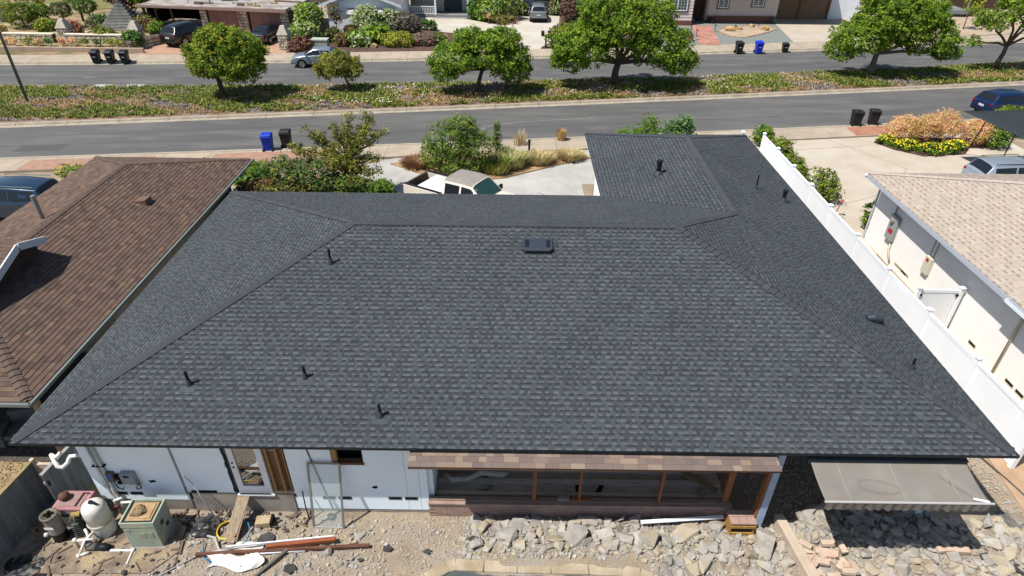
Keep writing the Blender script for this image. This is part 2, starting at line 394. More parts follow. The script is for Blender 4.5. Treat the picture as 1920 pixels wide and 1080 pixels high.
# drip edge
mdrip=M('drip_edge_dark',srgb(40,48,54),.5,metal=.3)
for p,q in zip(L6,L6[1:]+L6[:1]):
    v=(Vector(q)-Vector(p)).normalized(); n=Vector((v.y,-v.x,0))*.012
    MB().beam(Vector(p)+n-Vector((0,0,.03)),Vector(q)+n-Vector((0,0,.03)),.012,.06).build('drip_edge',mdrip,roof)
def roofz(x,y):
    return EZ+PITCHS*min(y-YR,max(min(x-XL,YF-y) if x<XW or YF-y>0 else -9, min(x-XW,YW-y) if x>XW else -9) if False else 1e9, XR-x)
# vents
m_blk_=M('black_void',srgb(14,13,12),1.0); m_vent=M('vent_black',srgb(34,38,44),.55,metal=.2); m_flash=M('flashing_slate',srgb(68,75,86),.6,srgb(62,68,80),ns=6)
def vent_pipe(x,y,z,h,nv,r=.035,name='vent_pipe',cap=False):
    """pipe with base flashing on slope whose downhill unit direction is nv"""
    g=Vector((nv[0],nv[1],-PITCHS)).normalized(); sd=Vector((-nv[1],nv[0],0)); N=g.cross(sd); N=N if N.z>0 else -N
    P=Vector((x,y,z))
    mb=MB(); mb.tube([P-Vector((0,0,.05)),P+Vector((0,0,h))],r,12)
    if cap:
        mb.tube([P+Vector((0,0,h)),P+Vector((0,0,h+.02)),P+Vector((0,0,h+.10)),P+Vector((0,0,h+.12))],[r*1.1,r*1.2,r*1.2,r*1.1],14)
        for k in range(6):
            a=k*math.pi/3; mb.box(P+Vector((math.cos(a)*r*1.2,math.sin(a)*r*1.2,h+.06)),(.02,.02,.08),a)
    o=mb.build(name,m_vent,house,smooth=False)
    f=MB(); w=.19; q=lambda u,v,n:P+sd*u+g*v+N*n
    f.add([q(-w,.05,.012),q(w,.05,.012),q(w,.22,.02),q(-w,.22,.02),q(-w,.22,.0),q(w,.22,0)],[(0,1,2,3),(3,2,5,4)])
    f.tube([q(0,0,0),P+Vector((0,0,.09)),P+Vector((0,0,.16))],[r*2.3,r*1.7,r*1.15],12)
    f.build('flashing',m_flash,o,smooth=False)
zr=lambda y:EZ+(y-YR)*PITCHS
for x,y,h in((-7.75,11.26,.42),(-5.07,14.91,.48),(-3.05,10.53,.38),(-5.01,11.48,.36)): vent_pipe(x,y,zr(y),h,(0,-1))
vent_pipe(9.3,22.38,EZ+(XR-9.3)*PITCHS,.57,(1,0),.028); vent_pipe(10.09,12.21,EZ+(XR-10.09)*PITCHS,.34,(1,0),.032)
vent_pipe(5.75,23.55,EZ+(5.75-XW)*PITCHS,.48,(-1,0),.095,'flue_vent',True)
vent_pipe(10.3,22.0,EZ+(XR-10.3)*PITCHS,.36,(1,0),.075,'flue_vent',True)
# low slant-back exhaust hood near the right eave
x,y=10.06,14.25; z=EZ+(XR-x)*PITCHS; g=Vector((1,0,-PITCHS)).normalized(); N=Vector((PITCHS,0,1)).normalized(); P=Vector((x,y,z))
hd=MB(); hd.tube([P-g*.2+N*.03,P-g*.05+N*.09,P+g*.2+N*.14],[.07,.12,.135],16,cap=True)
hd.add([P+g*u+Vector((0,v,0))+N*n_ for u,v,n_ in((-.12,-.12,0),(-.12,.12,0),(.14,.12,0),(.14,-.12,0),(.14,.12,.13),(.14,-.12,.13))],[(0,3,5),(1,4,2),(2,4,5,3)])
ho=hd.build('exhaust_hood',M('vent_slate',srgb(66,74,86),.5,metal=.15),house,smooth=False)
MB().tube([P+g*.2+N*.14,P+g*.206+N*.1415],.115,16).build('mouth',m_blk_,ho)
MB().add([P+g*u+Vector((0,v,0))+N*.012 for u,v in((-.3,-.2),(.3,-.2),(.3,.2),(-.3,.2))],[(0,1,2,3)]).build('flashing',m_flash,ho)
# slant-back box vent below the ridge
x,y=.68,15.62; z=zr(y); g=Vector((0,-1,-PITCHS)).normalized(); N=Vector((0,-PITCHS,1)).normalized(); P=Vector((x,y,z)); U=Vector((1,0,0))
q=lambda u,v,n:P+U*u+g*v+N*n
bv=MB(); w=.43
bv.add([q(-w,-.28,.03),q(w,-.28,.03),q(w,.22,.14),q(w-.09,.3,.14),q(-w+.09,.3,.14),q(-w,.22,.14),q(-w,-.28,.0),q(w,-.28,0),q(w,.22,.0),q(w-.09,.3,0),q(-w+.09,.3,0),q(-w,.22,0)],
  [(0,1,2,3,4,5),(6,7,1,0),(7,8,2,1),(8,9,3,2),(9,10,4,3),(10,11,5,4),(11,6,0,5)])
m_bv=M('vent_slate',srgb(66,74,86),.5,metal=.15)
bo=bv.build('box_vent',m_bv,house); bevel(bo,.012,2)
for sg in(-1,1):
    MB().add([q(sg*(w-.13)-.055,v,.045+(v+.28)*.22+n) for v in(-.18,.14) for n in(0,)]+[q(sg*(w-.13)+.055,v,.045+(v+.28)*.22) for v in(-.18,.14)],[(0,1,3,2)]).build('louvre',m_vent,bo)
MB().add([q(-w+.03,.24,.147),q(w-.03,.24,.147),q(w-.12,.285,.147),q(-w+.12,.285,.147)],[(0,1,2,3)]).build('lip',m_flash,bo)
# ================================================================ MAIN HOUSE: body and rear wall
RW=10.39; WXL,WXR=-10.47,10.62; PX0,PX1=-2.08,6.2   # rear wall plane, side walls, porch opening
m_white=M('white_sheathing',(.79,.87,.93),.85,(.74,.83,.90),ns=1.2,fine=.02,fs=30,bump=.05,bs=20)
m_conc=M('old_concrete',srgb(186,176,162),.95,srgb(150,142,132),ns=2.2,bump=.4,bs=25,fine=.15,fs=40)
m_inner=M('dark_inside',srgb(226,210,192),.95,srgb(196,180,164),ns=2)
m_blk=M('black_void',srgb(14,13,12),1.0)
m_stud=M('stud_wood',srgb(196,154,98),.8,srgb(176,132,80),ns=5,stretch=(4,4,.5))
m_cedar=M('orange_wood',srgb(168,112,76),.8,srgb(142,92,62),ns=6,stretch=(5,5,.6))
m_ply=M('plywood_brown',srgb(158,124,92),.85,srgb(146,112,82),ns=3)
m_oldwood=M('dark_boards',srgb(236,216,194),.9,srgb(200,180,160),ns=4,stretch=(.6,5,5))
m_frame=M('white_paint',whi(238,240,243),.45,whi(228,231,235),ns=3)
m_strip=M('dirty_batten',srgb(190,190,190),.9,srgb(130,122,114),ns=3)
# side and front walls
mb=MB()
mb.bb(WXL,WXL+.15,RW+.15,YF-.6,.0,EZ-.175); mb.bb(WXL,XW+.6,YF-.75,YF-.6,0,EZ-.18)
mb.bb(XW+.6,XW+.75,YF-.6,YW-.6,0,EZ-.185); mb.bb(XW+.75,WXR,YW-.75,YW-.6,0,EZ-.175); mb.bb(WXR-.15,WXR,RW+.02,YW-.75,0,EZ-.18)
mb.build('side_wall',m_white,house)
MB().face([dz(p,-.071) for p in reversed(L6)]).build('soffit',M('soffit_bounce',srgb(206,198,188),.9,srgb(186,178,168),ns=2),house)  # separate underside added in a pale tone to bounce light into the porch
# rear wall of the closed rooms, pieces around the openings
rw=MB()
for x0,x1,z0,z1 in((WXL,-8.25,.42,2.93),(-8.21,-6.98,.72,2.93),(-5.5,-4.36,.14,2.93),(-4.36,-3.59,.14,1.9),(-3.59,-2.612,.14,2.93),(-2.604,-2.283,.14,2.93),(-2.275,PX0,.14,2.93),(-6.88,-5.5,2.75,2.93),(-4.36,-3.59,2.75,2.93)):
    rw.bb(x0,x1,RW,RW+.14,z0,z1)
rear=rw.build('rear_wall',m_white,house)
MB().bb(PX0-.01,PX0+.12,RW+.145,13.6,.1,2.93).build('return_wall',m_white,house)
fd=MB(); fd.bb(WXL+.02,-8.1,RW+.01,RW+.3,0,.419); fd.bb(-8.1,-5.52,RW-.02,RW+.3,-.05,.71); fd.bb(-5.52,PX0,RW+.01,RW+.3,0,.138)
fnd=fd.build('foundation',m_conc,house)
MB().bb(-6.92,-5.45,RW-.012,RW+.05,.60,.715).build('rotten_sill',M('rotten_sill',srgb(112,70,44),.9,srgb(74,52,38),ns=6),fnd)
MB().bb(-8.1,-7.45,RW-.006,RW+.02,.72,.80).build('bare_strip',m_blk,rear)
for x in(-8.23,): MB().bb(x-.02,x+.035,RW-.012,RW+.04,.1,2.92).build('batten',m_strip,rear)
MB().beam((-4.98,RW-.004,2.9),(-4.60,RW-.004,.15),.045,.012).build('batten',m_strip,rear)
for i in range(14):   # ragged torn paper edge by the door
    z=.75+i*.155; MB().bb(-6.99+rnd(-.02,.01),-6.94+rnd(-.01,.015),RW-.006,RW+.02,z,z+.16).build('torn_edge',M('torn_paper',srgb(52,50,50),.9),rear)
for x,z in((-9.0,1.12),(-3.42,1.0)):
    m=MB(); m.face([(x+math.cos(k)*rnd(.05,.14),RW-.004,z+math.sin(k)*rnd(.03,.08)) for k in(0,.9,1.7,2.6,3.4,4.3,5.3)]); m.build('hole',m_blk,rear)
# crawl-space vents
m_ventf=M('vent_grille',srgb(96,98,102),.8,srgb(74,74,76),ns=20)
for x0,x1,z in((-10.02,-9.75,.6),(-9.68,-9.36,.6),(-4.79,-4.46,.52),(-4.40,-4.05,.52),(-3.11,-2.77,.53),(-2.69,-2.36,.53)):
    v=MB().bb(x0,x1,RW-.008,RW+.03,z,z+.11).build('crawl_vent',m_ventf,house)
    MB().bb(x0+.03,x1-.03,RW-.010,RW,z+.035,z+.095).build('mesh_screen',m_blk,v)
# patio door with glass
dr=MB(); x0,x1,z0,z1=-6.86,-6.02,.74,2.75
dr.bb(x0,x0+.15,RW-.03,RW+.06,z0,z1); dr.bb(x1-.15,x1,RW-.03,RW+.06,z0,z1); dr.bb(x0+.15,x1-.15,RW-.03,RW+.06,z0,z0+.28); dr.bb(x0+.15,x1-.15,RW-.03,RW+.06,z1-.2,z1); dr.bb(x0-.05,x1+.05,RW-.07,RW+.1,z0-.05,z0)
door=dr.build('patio_door',m_frame,house)
MB().bb(x0+.15,x1-.15,RW+.0,RW+.02,z0+.28,z1-.2).build('pane',M('mirror_pane',(.32,.33,.33),.03,metal=1.0),door)
MB().bb(x0+.02,x1-.02,RW-.074,RW-.07,z0+.02,z0+.06).build('kick_strip',m_blk,door)
for z in(1.72,1.88): MB().tube([(x0+.07,RW-.045,z),(x0+.07,RW-.02,z)],.025,10).build('lock_hole',m_blk,door)
# open stud bay
sb=MB(); sb.bb(-5.98,-5.5,RW+.1,RW+.13,.72,2.75); bay=sb.build('sheathing_panel',m_ply,house)
for x in(-5.97,-5.72,-5.53): MB().bb(x,x+.06,RW+.0,RW+.098,.80,2.75).build('stud',m_stud,bay)
MB().bb(-5.98,-5.48,RW-.005,RW+.095,.72,.80).build('bottom_plate',M('plate_wood',srgb(206,176,140),.8),bay)
MB().bb(-5.91,-5.72,RW+.085,RW+.099,2.2,2.215).build('seam',m_frame,bay)
# window opening
wo=MB(); wo.bb(-4.36,-3.59,RW+.3,RW+.34,1.85,2.8); wn=wo.build('window_opening',m_blk,house)
MB().bb(-4.35,-4.22,RW-.012,RW+.10,1.92,2.75).build('jamb',m_stud,wn); MB().bb(-4.36,-3.57,RW-.03,RW+.12,1.85,1.915).build('sill',M('sill_wood',srgb(126,92,70),.85),wn)
# conduits and boxes on the left end of the wall
for x,r in((-10.14,.035),(-10.03,.045)):
    MB().tube([(x,RW-.05,2.9),(x,RW-.05,.75),(x+.12,RW-.09,.45),(x+.14,RW-.09,.1)],r,10).build('conduit',M('conduit_grey',whi(206,206,200),.6,whi(190,190,184),ns=5),house,smooth=True)
MB().bb(-10.24,-9.92,RW-.10,RW-.0,1.735,1.75).build('conduit_strap',m_blk,house)
jb=bevel(MB().bb(-9.64,-9.3,RW-.14,RW-.0,1.05,1.52).build('junction_box',M('box_grey',whi(150,160,162),.6,whi(138,148,150),ns=6),house),.015,2)
MB().bb(-9.54,-9.4,RW-.143,RW-.139,1.40,1.48).build('label_plate',m_vent,jb)
tb=bevel(MB().bb(-10.0,-9.83,RW-.12,RW-.0,1.2,1.5).build('timer_box',M('timer_grey',srgb(118,112,104),.6),house),.012,2)
MB().bb(-9.98,-9.85,RW-.124,RW-.119,1.34,1.46).build('timer_face',M('timer_blue',srgb(50,110,190),.5),tb)
rl=MB().bb(-9.80,-9.69,RW-.09,RW,1.1,1.4).build('relay',m_blk,house); MB().lathe([(.04,0),(.04,.02)],12,(-9.745,RW-.1,1.28),rotm(R(90))).build('dial',M('brass',srgb(170,140,80),.4,metal=.6),rl)
for p in([(-9.9,RW-.06,1.2),(-9.86,RW-.07,.95),(-9.75,RW-.07,.88),(-9.66,RW-.06,1.05)],[(-9.45,RW-.06,1.05),(-9.38,RW-.07,.9),(-9.28,RW-.07,.93),(-9.28,RW-.06,1.1)]): MB().tube(p,.014,6).build('cable',m_vent,house)
# opened room: floor joists, subfloor, back wall, posts, brick plinth, porch roof strip
mb=MB(); mb.bb(PX0+.12,WXR-.15,13.6,13.75,0,2.93); mb.bb(PX0,WXR-.15,13.0,13.6,2.6,2.93); mb.build('inner_wall',m_inner,house)
mb=MB(); mb.bb(PX0+.125,5.62,RW+.1,13.59,.0,.26); fl=mb.build('subfloor',M('subfloor_dirt',srgb(236,222,204),.95,srgb(204,190,174),ns=3,bump=.4,bs=15),house)
for i in range(6):
    y=10.66+i*.42; w_=rnd(.08,.13); MB().bb(PX0+.13,5.6+rnd(-.3,0),y,y+w_,.28,.42+rnd(0,.03)).build('joist',m_oldwood,fl)
for i in range(26):
    x,y=rnd(-1.7,5.2),rnd(10.9,12.8); MB().box((x,y,.29+rnd(0,.03)),(rnd(.1,.5),rnd(.04,.12),.05),rnd(0,3)).build('debris',random.choice((m_oldwood,m_conc,m_blk)),fl)
MB().bb(PX0+.02,5.62,RW-.03,RW+.09,.505,.585).build('sill_board',M('sill_board',srgb(170,146,126),.9,srgb(146,124,108),ns=4,stretch=(.6,5,5)),house)
m_post=m_cedar
for x,y,wd in((.60,RW+.03,.10),(1.75,RW+.03,.06),(3.78,RW+.03,.07),(5.47,RW+.05,.15)): MB().bb(x-wd/2,x+wd/2,y-.05,y+.05,.586,2.93).build('post',m_post,house)
MB().bb(1.55,2.0,RW-.03,RW+.08,.587,.64).build('block',m_cedar,house); MB().bb(1.2,1.5,RW-.02,RW+.08,.587,.66).build('block',m_conc,house)
MB().bb(6.07,6.13,9.93,10.1,.62,2.93).build('post',m_post,house); MB().bb(6.135,6.30,9.90,9.97,.22,2.93).build('post_trim',M('blue_trim',srgb(176,200,228),.6,srgb(164,188,216),ns=4),house)
# brick plinth, course by course
m_brick=M('plinth_brick',srgb(196,164,150),.9,srgb(182,150,136),ns=3,bump=.3,bs=50,attr=True,fine=.1,fs=60)
m_mortar=M('mortar',srgb(176,160,146),.95)
pl=MB().bb(PX0,5.62,RW-.09,RW+.08,0,.495).build('brick_plinth',m_mortar,house)
bvar=[]
for i in range(6): bvar.append(MB().bb(-.148,.148,-.05,.05,0,.062,vary((1,1,1),.12,.04)).mesh('brick',m_brick))
for r_ in range(7):
    x=PX0+.15-(.15 if r_%2 else 0)
    while x<5.6:
        if x-.15>PX0-.02: inst('brick',random.choice(bvar),pl,(x,RW-.05,.008+r_*.07))
        x+=.306
MB().bb(PX0-.01,5.64,RW-.13,RW-.032,.5,.55).build('cap_course',M('cap_brick',srgb(188,160,146),.9,srgb(168,140,128),ns=3),pl)
# narrow brown shingled strip roof over the opening
m_brsh=M('tan_shingle',(1,1,1),.93,attr=True,fine=.2,fs=120,spec=.15)
sd=MB(); sd.add([(-2.29,9.43,2.90),(6.02,9.45,2.90),(6.02,10.2,3.01),(-2.29,10.2,3.01),(-2.29,9.43,2.83),(6.02,9.45,2.83),(6.02,10.2,2.94),(-2.29,10.2,2.94)],[(0,1,2,3),(7,6,5,4),(4,5,1,0),(5,6,2,1),(6,7,3,2),(7,4,0,3)])
strip_roof=sd.build('porch_roof',M('porch_fascia',srgb(120,92,70),.9),house)
g=Vector((0,.77,.11)).normalized(); N=Vector((0,-.11,.77)).normalized(); tn=[srgb(136,119,109),srgb(150,130,116),srgb(128,114,107),srgb(156,136,120),srgb(132,117,109)]
for k in range(4):
    x=-2.3-rnd(0,.15)
    while x<6.0:
        w_=rnd(.16,.42); a,b=max(x,-2.3),min(x+w_,6.03); o=Vector((0,9.425,2.908))+g*(k*.145)
        if b-a>.03:
            P=lambda u,v,n:Vector((u,0,0))+o+g*v+N*n
            MB().add([P(a,0,0),P(b-.004,0,0),P(a,0,.012),P(b-.004,0,.012),P(a,.165,.003),P(b-.004,.165,.003)],[(0,1,3,2),(2,3,5,4)],vary(random.choice(tn),.1,.03)).build('shingle',m_brsh,strip_roof)
        x+=w_
# header beam over the right bay, awning
MB().bb(6.35,10.47,RW+.05,RW+.2,2.45,2.93).build('header_beam',M('blue_trim',srgb(176,200,228)),house)
awn=root('awning','grey beige retractable patio awning with scalloped valance below the dark roof','awning',(9.0,10.2,2.2))
m_awn=M('awning_canvas',srgb(152,147,138),.9,srgb(140,135,127),ns=1.6,fine=.05,fs=60,bump=.06,bs=8,col3=srgb(146,137,124),ns3=1.1)
AX0b,AX1b,AX0f,AX1f=6.88,10.45,6.86,10.44; nx,ny=96,24
cv=MB(); vs=[]
for j in range(ny+1):
    t=j/ny
    for i in range(nx+1):
        s_=i/nx; x=(AX0b*(1-t)+AX0f*t)+s_*((AX1b-AX0b)*(1-t)+(AX1f-AX0f)*t)
        z=2.74-.14*t-.04*math.sin(math.pi*t)-.02*math.sin(math.pi*s_*2)*math.sin(math.pi*t)
        d=abs((s_-.80)-(t-.35)*.28)          # sagging fold near the right arm
        if t>.3: z-=.16*math.exp(-(d/.014)**2)*(1-abs(t-.65)/.4 if abs(t-.65)<.4 else 0)
        vs.append((x,9.92-1.03*t,z))
cv.add(vs,[(j*(nx+1)+i,j*(nx+1)+i+1,(j+1)*(nx+1)+i+1,(j+1)*(nx+1)+i) for j in range(ny) for i in range(nx)])
cvo=cv.build('canopy',m_awn,awn,smooth=True)
so_=cvo.modifiers.new('thick','SOLIDIFY'); so_.thickness=.006
for s_ in(.165,.5,.835):
    p=[(AX0b*(1-t)+AX0f*t+s_*((AX1b-AX0b)*(1-t)+(AX1f-AX0f)*t),9.92-1.03*t,2.748-.14*t-.04*math.sin(math.pi*t)-.02*math.sin(math.pi*s_*2)*math.sin(math.pi*t)) for t in(0,.25,.5,.75,.98)]
    MB().tube(p,.006,5).build('seam',M('awning_seam',srgb(186,176,162),.9),cvo)
for rx,ry,ph in((.52,.26,0),(.6,.31,.15)):   # ring-shaped water stain, lies in the cloth
    p=[]
    for k in range(25):
        a=2*math.pi*k/24+ph; t=.62+ry*.75*math.sin(a)*.8; s_=.37+rx*.2*math.cos(a)*(1+.1*math.sin(3*a))+.05*math.sin(a)
        t=min(max(t,.05),.95)
        p.append((AX0b*(1-t)+AX0f*t+s_*((AX1b-AX0b)*(1-t)+(AX1f-AX0f)*t),9.92-1.03*t,2.745-.14*t-.04*math.sin(math.pi*t)-.02*math.sin(math.pi*s_*2)*math.sin(math.pi*t)))
    MB().tube(p,.005,4).build('stain_ring',M('stain',srgb(122,114,102),.95),cvo)
MB().tube([(AX0f-.02,8.88,2.60),(AX1f+.08,8.88,2.60)],.028,10).build('front_bar',M('awning_bar',srgb(196,194,190),.5),awn)
va=MB(); n=96; top=[];bot=[]
for i in range(n+1):
    s_=i/n; x=AX0f+s_*(AX1f-AX0f); y=8.858+.012*math.sin(i*1.1)
    top.append((x,y,2.60)); bot.append((x,y-.012*math.sin(i*.7),2.34+.05*abs(math.cos(math.pi*i/5.0))))
va.add(top+bot,[(i,i+1,n+2+i,n+1+i) for i in range(n)]); va.build('valance',M('awning_valance',srgb(128,123,116),.9,srgb(112,107,101),ns=3),awn)
for x in(7.2,10.1):
    MB().tube([(x,9.95,2.62),(x+(.35 if x<9 else -.35),9.4,2.52),(x,8.92,2.54)],.022,8).build('folding_arm',m_frame,awn)
MB().bb(6.84,10.5,9.9,10.03,2.66,2.78).build('cassette',M('cassette',srgb(70,84,92),.6),awn)
MB().beam((10.1,8.97,2.645),(10.42,8.90,2.63),.05,.02).build('bracket',m_frame,awn)

# ================================================================ REAR YARD
m_gravel=[M('rubble_grey',srgb(190,184,175),.95,srgb(160,154,146),ns=4,col3=srgb(184,174,158),ns3=2.6,bump=.5,bs=18,fine=.12,fs=40),
          M('rubble_pale',srgb(204,197,186),.95,srgb(182,174,162),ns=3,col3=srgb(192,178,154),ns3=2.2,bump=.5,bs=18,fine=.1,fs=40),
          M('rubble_tan',srgb(200,186,160),.95,srgb(182,168,146),ns=2.5,bump=.5,bs=18,fine=.14,fs=40)]
m_slate=M('slate_piece',srgb(86,84,82),.9,srgb(66,64,63),ns=5)
def chunk(n=14,fl=.5,jag=.35):
    bm=bmesh.new()
    for i in range(n):
        v=Vector((rnd(-1,1),rnd(-1,1),rnd(-1,1))); v=v.normalized()*(1-jag*random.random()); v.x=max(-.8,min(.8,v.x*1.15)); v.y=max(-.7,min(.7,v.y)); v.z=max(-.6,min(.6,v.z))*fl
        bm.verts.new(v)
    r=bmesh.ops.convex_hull(bm,input=bm.verts)
    for v in [e for e in r['geom_interior'] if isinstance(e,bmesh.types.BMVert)]: bm.verts.remove(v)
    bm.verts.ensure_lookup_table(); bm.verts.index_update()
    vs=[v.co.copy() for v in bm.verts]; fs=[tuple(v.index for v in f.verts) for f in bm.faces]; bm.free()
    zmin=min(v.z for v in vs); return [Vector((v.x,v.y,v.z-zmin*.6)) for v in vs],fs
CHK=[chunk(random.choice((10,13,16)),random.choice((.45,.6,.8))) for i in range(24)]
CHM=[]
for vs,fs in CHK:
    for m in m_gravel:
        CHM.append(MB().add(vs,fs).mesh('concrete_chunk',m))
def hgt(x,y):   # rubble heap relief
    h=.0
    if x>-1.6: h=max(h,.34*max(0,1-abs(y-9.45)/.95)*min(1,(x+1.6)/1.2)*(1 if x<6.3 else .75))
    if 7.2<x<10.9: h=max(h,.34*max(0,1-abs(y-9.9)/1.2))
    if x>10: h=max(h,.22*max(0,1-abs(y-9.3)/1.0))
    return h*(0.8+.4*mnoise.noise((x*1.3,y*1.3,0)))
# lumpy heap base under the chunks
hb=MB(); nx,ny=110,34; vs=[]
for j in range(ny+1):
    for i in range(nx+1):
        x=-13+27*i/nx; y=7.6+3.2*j/ny; e=min(1,min(j,ny-j)/3,min(i,nx-i)/3)
        vs.append((x,y,-.02+e*(.03+hgt(x,y)*.8+.03*mnoise.noise((x*2.3,y*2.3,3)))))
hb.add(vs,[(j*(nx+1)+i,j*(nx+1)+i+1,(j+1)*(nx+1)+i+1,(j+1)*(nx+1)+i) for j in range(ny) for i in range(nx)])
kind(hb.build('rubble_ground',M('rubble_dirt',srgb(176,159,135),.97,srgb(158,143,124),ns=1.4,bump=.6,bs=22,fine=.25,fs=30,col3=srgb(168,158,146),ns3=.9),smooth=True),'structure')
RG={'heap':('broken concrete chunk in the rubble heap before the brick plinth','concrete chunks before the plinth'),
    'shade':('broken concrete chunk heaped in the shade of the awning','concrete chunks in the awning shade'),
    'right':('broken tan concrete chunk in the rubble at the right corner','concrete chunks at the right corner'),
    'left':('small broken concrete piece on the dirt near the pool heater and door','concrete pieces near the heater')}
spots=[]
def chunk_label(key,x,y,s,q):
    sz_='small' if s<.15 else 'medium' if s<.23 else 'large'; tone=('grey','pale','tan')[q]
    if key=='heap':
        row='against the brick plinth' if y>9.75 else 'by the pool coping' if y<9.2 else 'mid heap'; col='left of the first post' if x<.6 else 'below the two thin left posts' if x<2.3 else 'below the third post' if x<4 else 'near the plywood box'
        return '%s %s concrete chunk %s, %s'%(sz_,tone,row,col)
    if key=='shade': return '%s %s concrete chunk in the awning shade, %s %s'%(sz_,tone,'left' if x<8.6 else 'middle' if x<9.8 else 'right','upper row' if y>9.9 else 'lower row')
    if key=='right': return '%s %s concrete chunk in the %s rubble, %s'%(sz_,tone,'sunlit lower' if y<9.2 else 'upper','right of the loose bricks' if x<9.4 else 'below the awning front' if x<11.3 else 'at the right corner')
    return '%s %s concrete piece on the dirt, %s'%(sz_,tone,'by the leaning plank' if x<-6.2 else 'by the glass panel' if x<-4.4 else 'right of the glass panel')
def scatter(key,n,x0,x1,y0,y1,s0,s1,pal=1):
    tries=0;got=0
    while got<n and tries<n*30:
        tries+=1; x,y=rnd(x0,x1),rnd(y0,y1); s=rnd(s0,s1)*(1 if random.random()<.7 else 1.25)
        if 8.55>y and -2.1<x<3.6: continue
        if y<9.1+s*.8 and -2.2<x<3.7: continue
        if any((x-a)**2+(y-b)**2<(.50*(s+c))**2 for a,b,c in spots): continue
        if 5.3<x<6.5 and y>9.55: continue
        if 6.72<x<7.1: continue
        spots.append((x,y,s)); got+=1
        q=random.choice((0,0,1,1,2)) if pal==1 else random.choice((1,2,2,1,0)) if pal==2 else 0
        rot=rotm(rnd(-.5,.5),rnd(-.45,.45),rnd(0,6.3))
        o=inst('concrete_chunk',CHM[random.randrange(24)*3+q],None,(x,y,hgt(x,y)*.8+.015),rot,(s*rnd(.8,1.35),s*rnd(.7,1.1),s*rnd(.7,1.2)))
        tag(o,chunk_label(key,x,y,s,q),'rubble',RG[key][1])
scatter('heap',12,-.6,6.6,8.8,10.0,.28,.36); scatter('heap',120,-.9,6.7,8.65,10.18,.11,.24)
scatter('shade',58,7.55,10.9,9.2,10.55,.15,.32,0); scatter('right',78,7.2,13.2,8.1,10.3,.12,.27,2); scatter('left',30,-8.3,-3.2,8.7,10.1,.06,.13)
# finer stones, too many to count
fm=[MB() for _ in range(3)]
def pebbles(n,x0,x1,y0,y1,s0,s1,wt=(1,1,1),nz=None):
    for i in range(n):
        x,y=rnd(x0,x1),rnd(y0,y1)
        if nz and mnoise.noise((x*.9,y*.9,7))<nz: continue
        if y<9.05 and -1.9<x<3.4: continue
        s=rnd(s0,s1); vs,fs=random.choice(CHK); m=rotm(rnd(-.6,.6),rnd(-.6,.6),rnd(0,6.3)); o=Vector((x,y,hgt(x,y)*.8+rnd(0,.012)))
        fm[random.choices((0,1,2),wt)[0]].add([m@(v*s)+o for v in vs],fs)
pebbles(1400,-1.2,6.7,8.6,10.2,.045,.10,(4,2,1)); pebbles(800,7.1,13.2,8.0,10.4,.06,.14,(2,2,2)); pebbles(220,7.3,11,9.2,10.5,.07,.13,(4,1,0)); pebbles(220,-8.4,-3,8.5,10.1,.05,.09,(3,2,1))
pebbles(2600,-8.6,-2.2,8.4,10.3,.012,.045,(3,2,1)); pebbles(2300,-2.2,6.7,8.5,10.25,.015,.06,(3,2,1)); pebbles(1300,6.3,13.2,8.0,10.4,.02,.07,(1,2,2))
pebbles(800,-12,-8.4,8.4,9.6,.01,.035,(1,1,2)); pebbles(900,-2.4,2,8.9,10.2,.012,.04,(4,1,1)); pebbles(1500,6.2,8.6,10.2,12.8,.02,.05,(1,3,0)); pebbles(700,7.0,8.4,9.4,10.4,.012,.05,(3,2,0))
for q,b in enumerate(fm): kind(b.build('rubble_gravel',m_gravel[q]),'stuff',('fine grey rubble stones on the rear yard','fine pale rubble stones on the rear yard','fine tan rubble stones on the rear yard')[q])
# flat dark slate and tile scraps
for i,(x,y,s,rz) in enumerate(((-6.05,9.55,.26,.5),(-3.0,9.3,.16,.1),(-2.0,9.25,.13,.2),(-5.25,8.75,.2,1.2),(-3.6,9.0,.1,1.3),(-7.0,9.0,.2,.6),(8.7,8.6,.3,.9),(12.3,8.9,.26,2.1),(11.6,9.2,.24,.3),(-.9,9.5,.16,.4),(9.4,8.35,.22,.4))):
    n=random.choice((4,5,5,6)); m=MB(); m.prism([(x+s*rnd(.7,1.1)*math.cos(rz+k*6.283/n),y+s*.7*rnd(.7,1.1)*math.sin(rz+k*6.283/n)) for k in range(n)],hgt(x,y)*.8+.05,hgt(x,y)*.8+.075)
    tag(m.build('slate_scrap',m_slate),('flat dark slate scrap by the concrete block','flat dark slate scrap right of the timber ends','small dark slate scrap on bare dirt below the plinth corner','dark slate scrap below the grey pole','small dark slate scrap between timbers and coping','dark slate scrap under the crumpled sheet','dark slate scrap below the loose bricks','dark slate scrap near the right board edging','dark slate scrap right of the awning shadow','dark slate scrap before the left end of the plinth','dark slate scrap at the bottom right of the bricks')[i],'slate scrap','dark slate scraps')
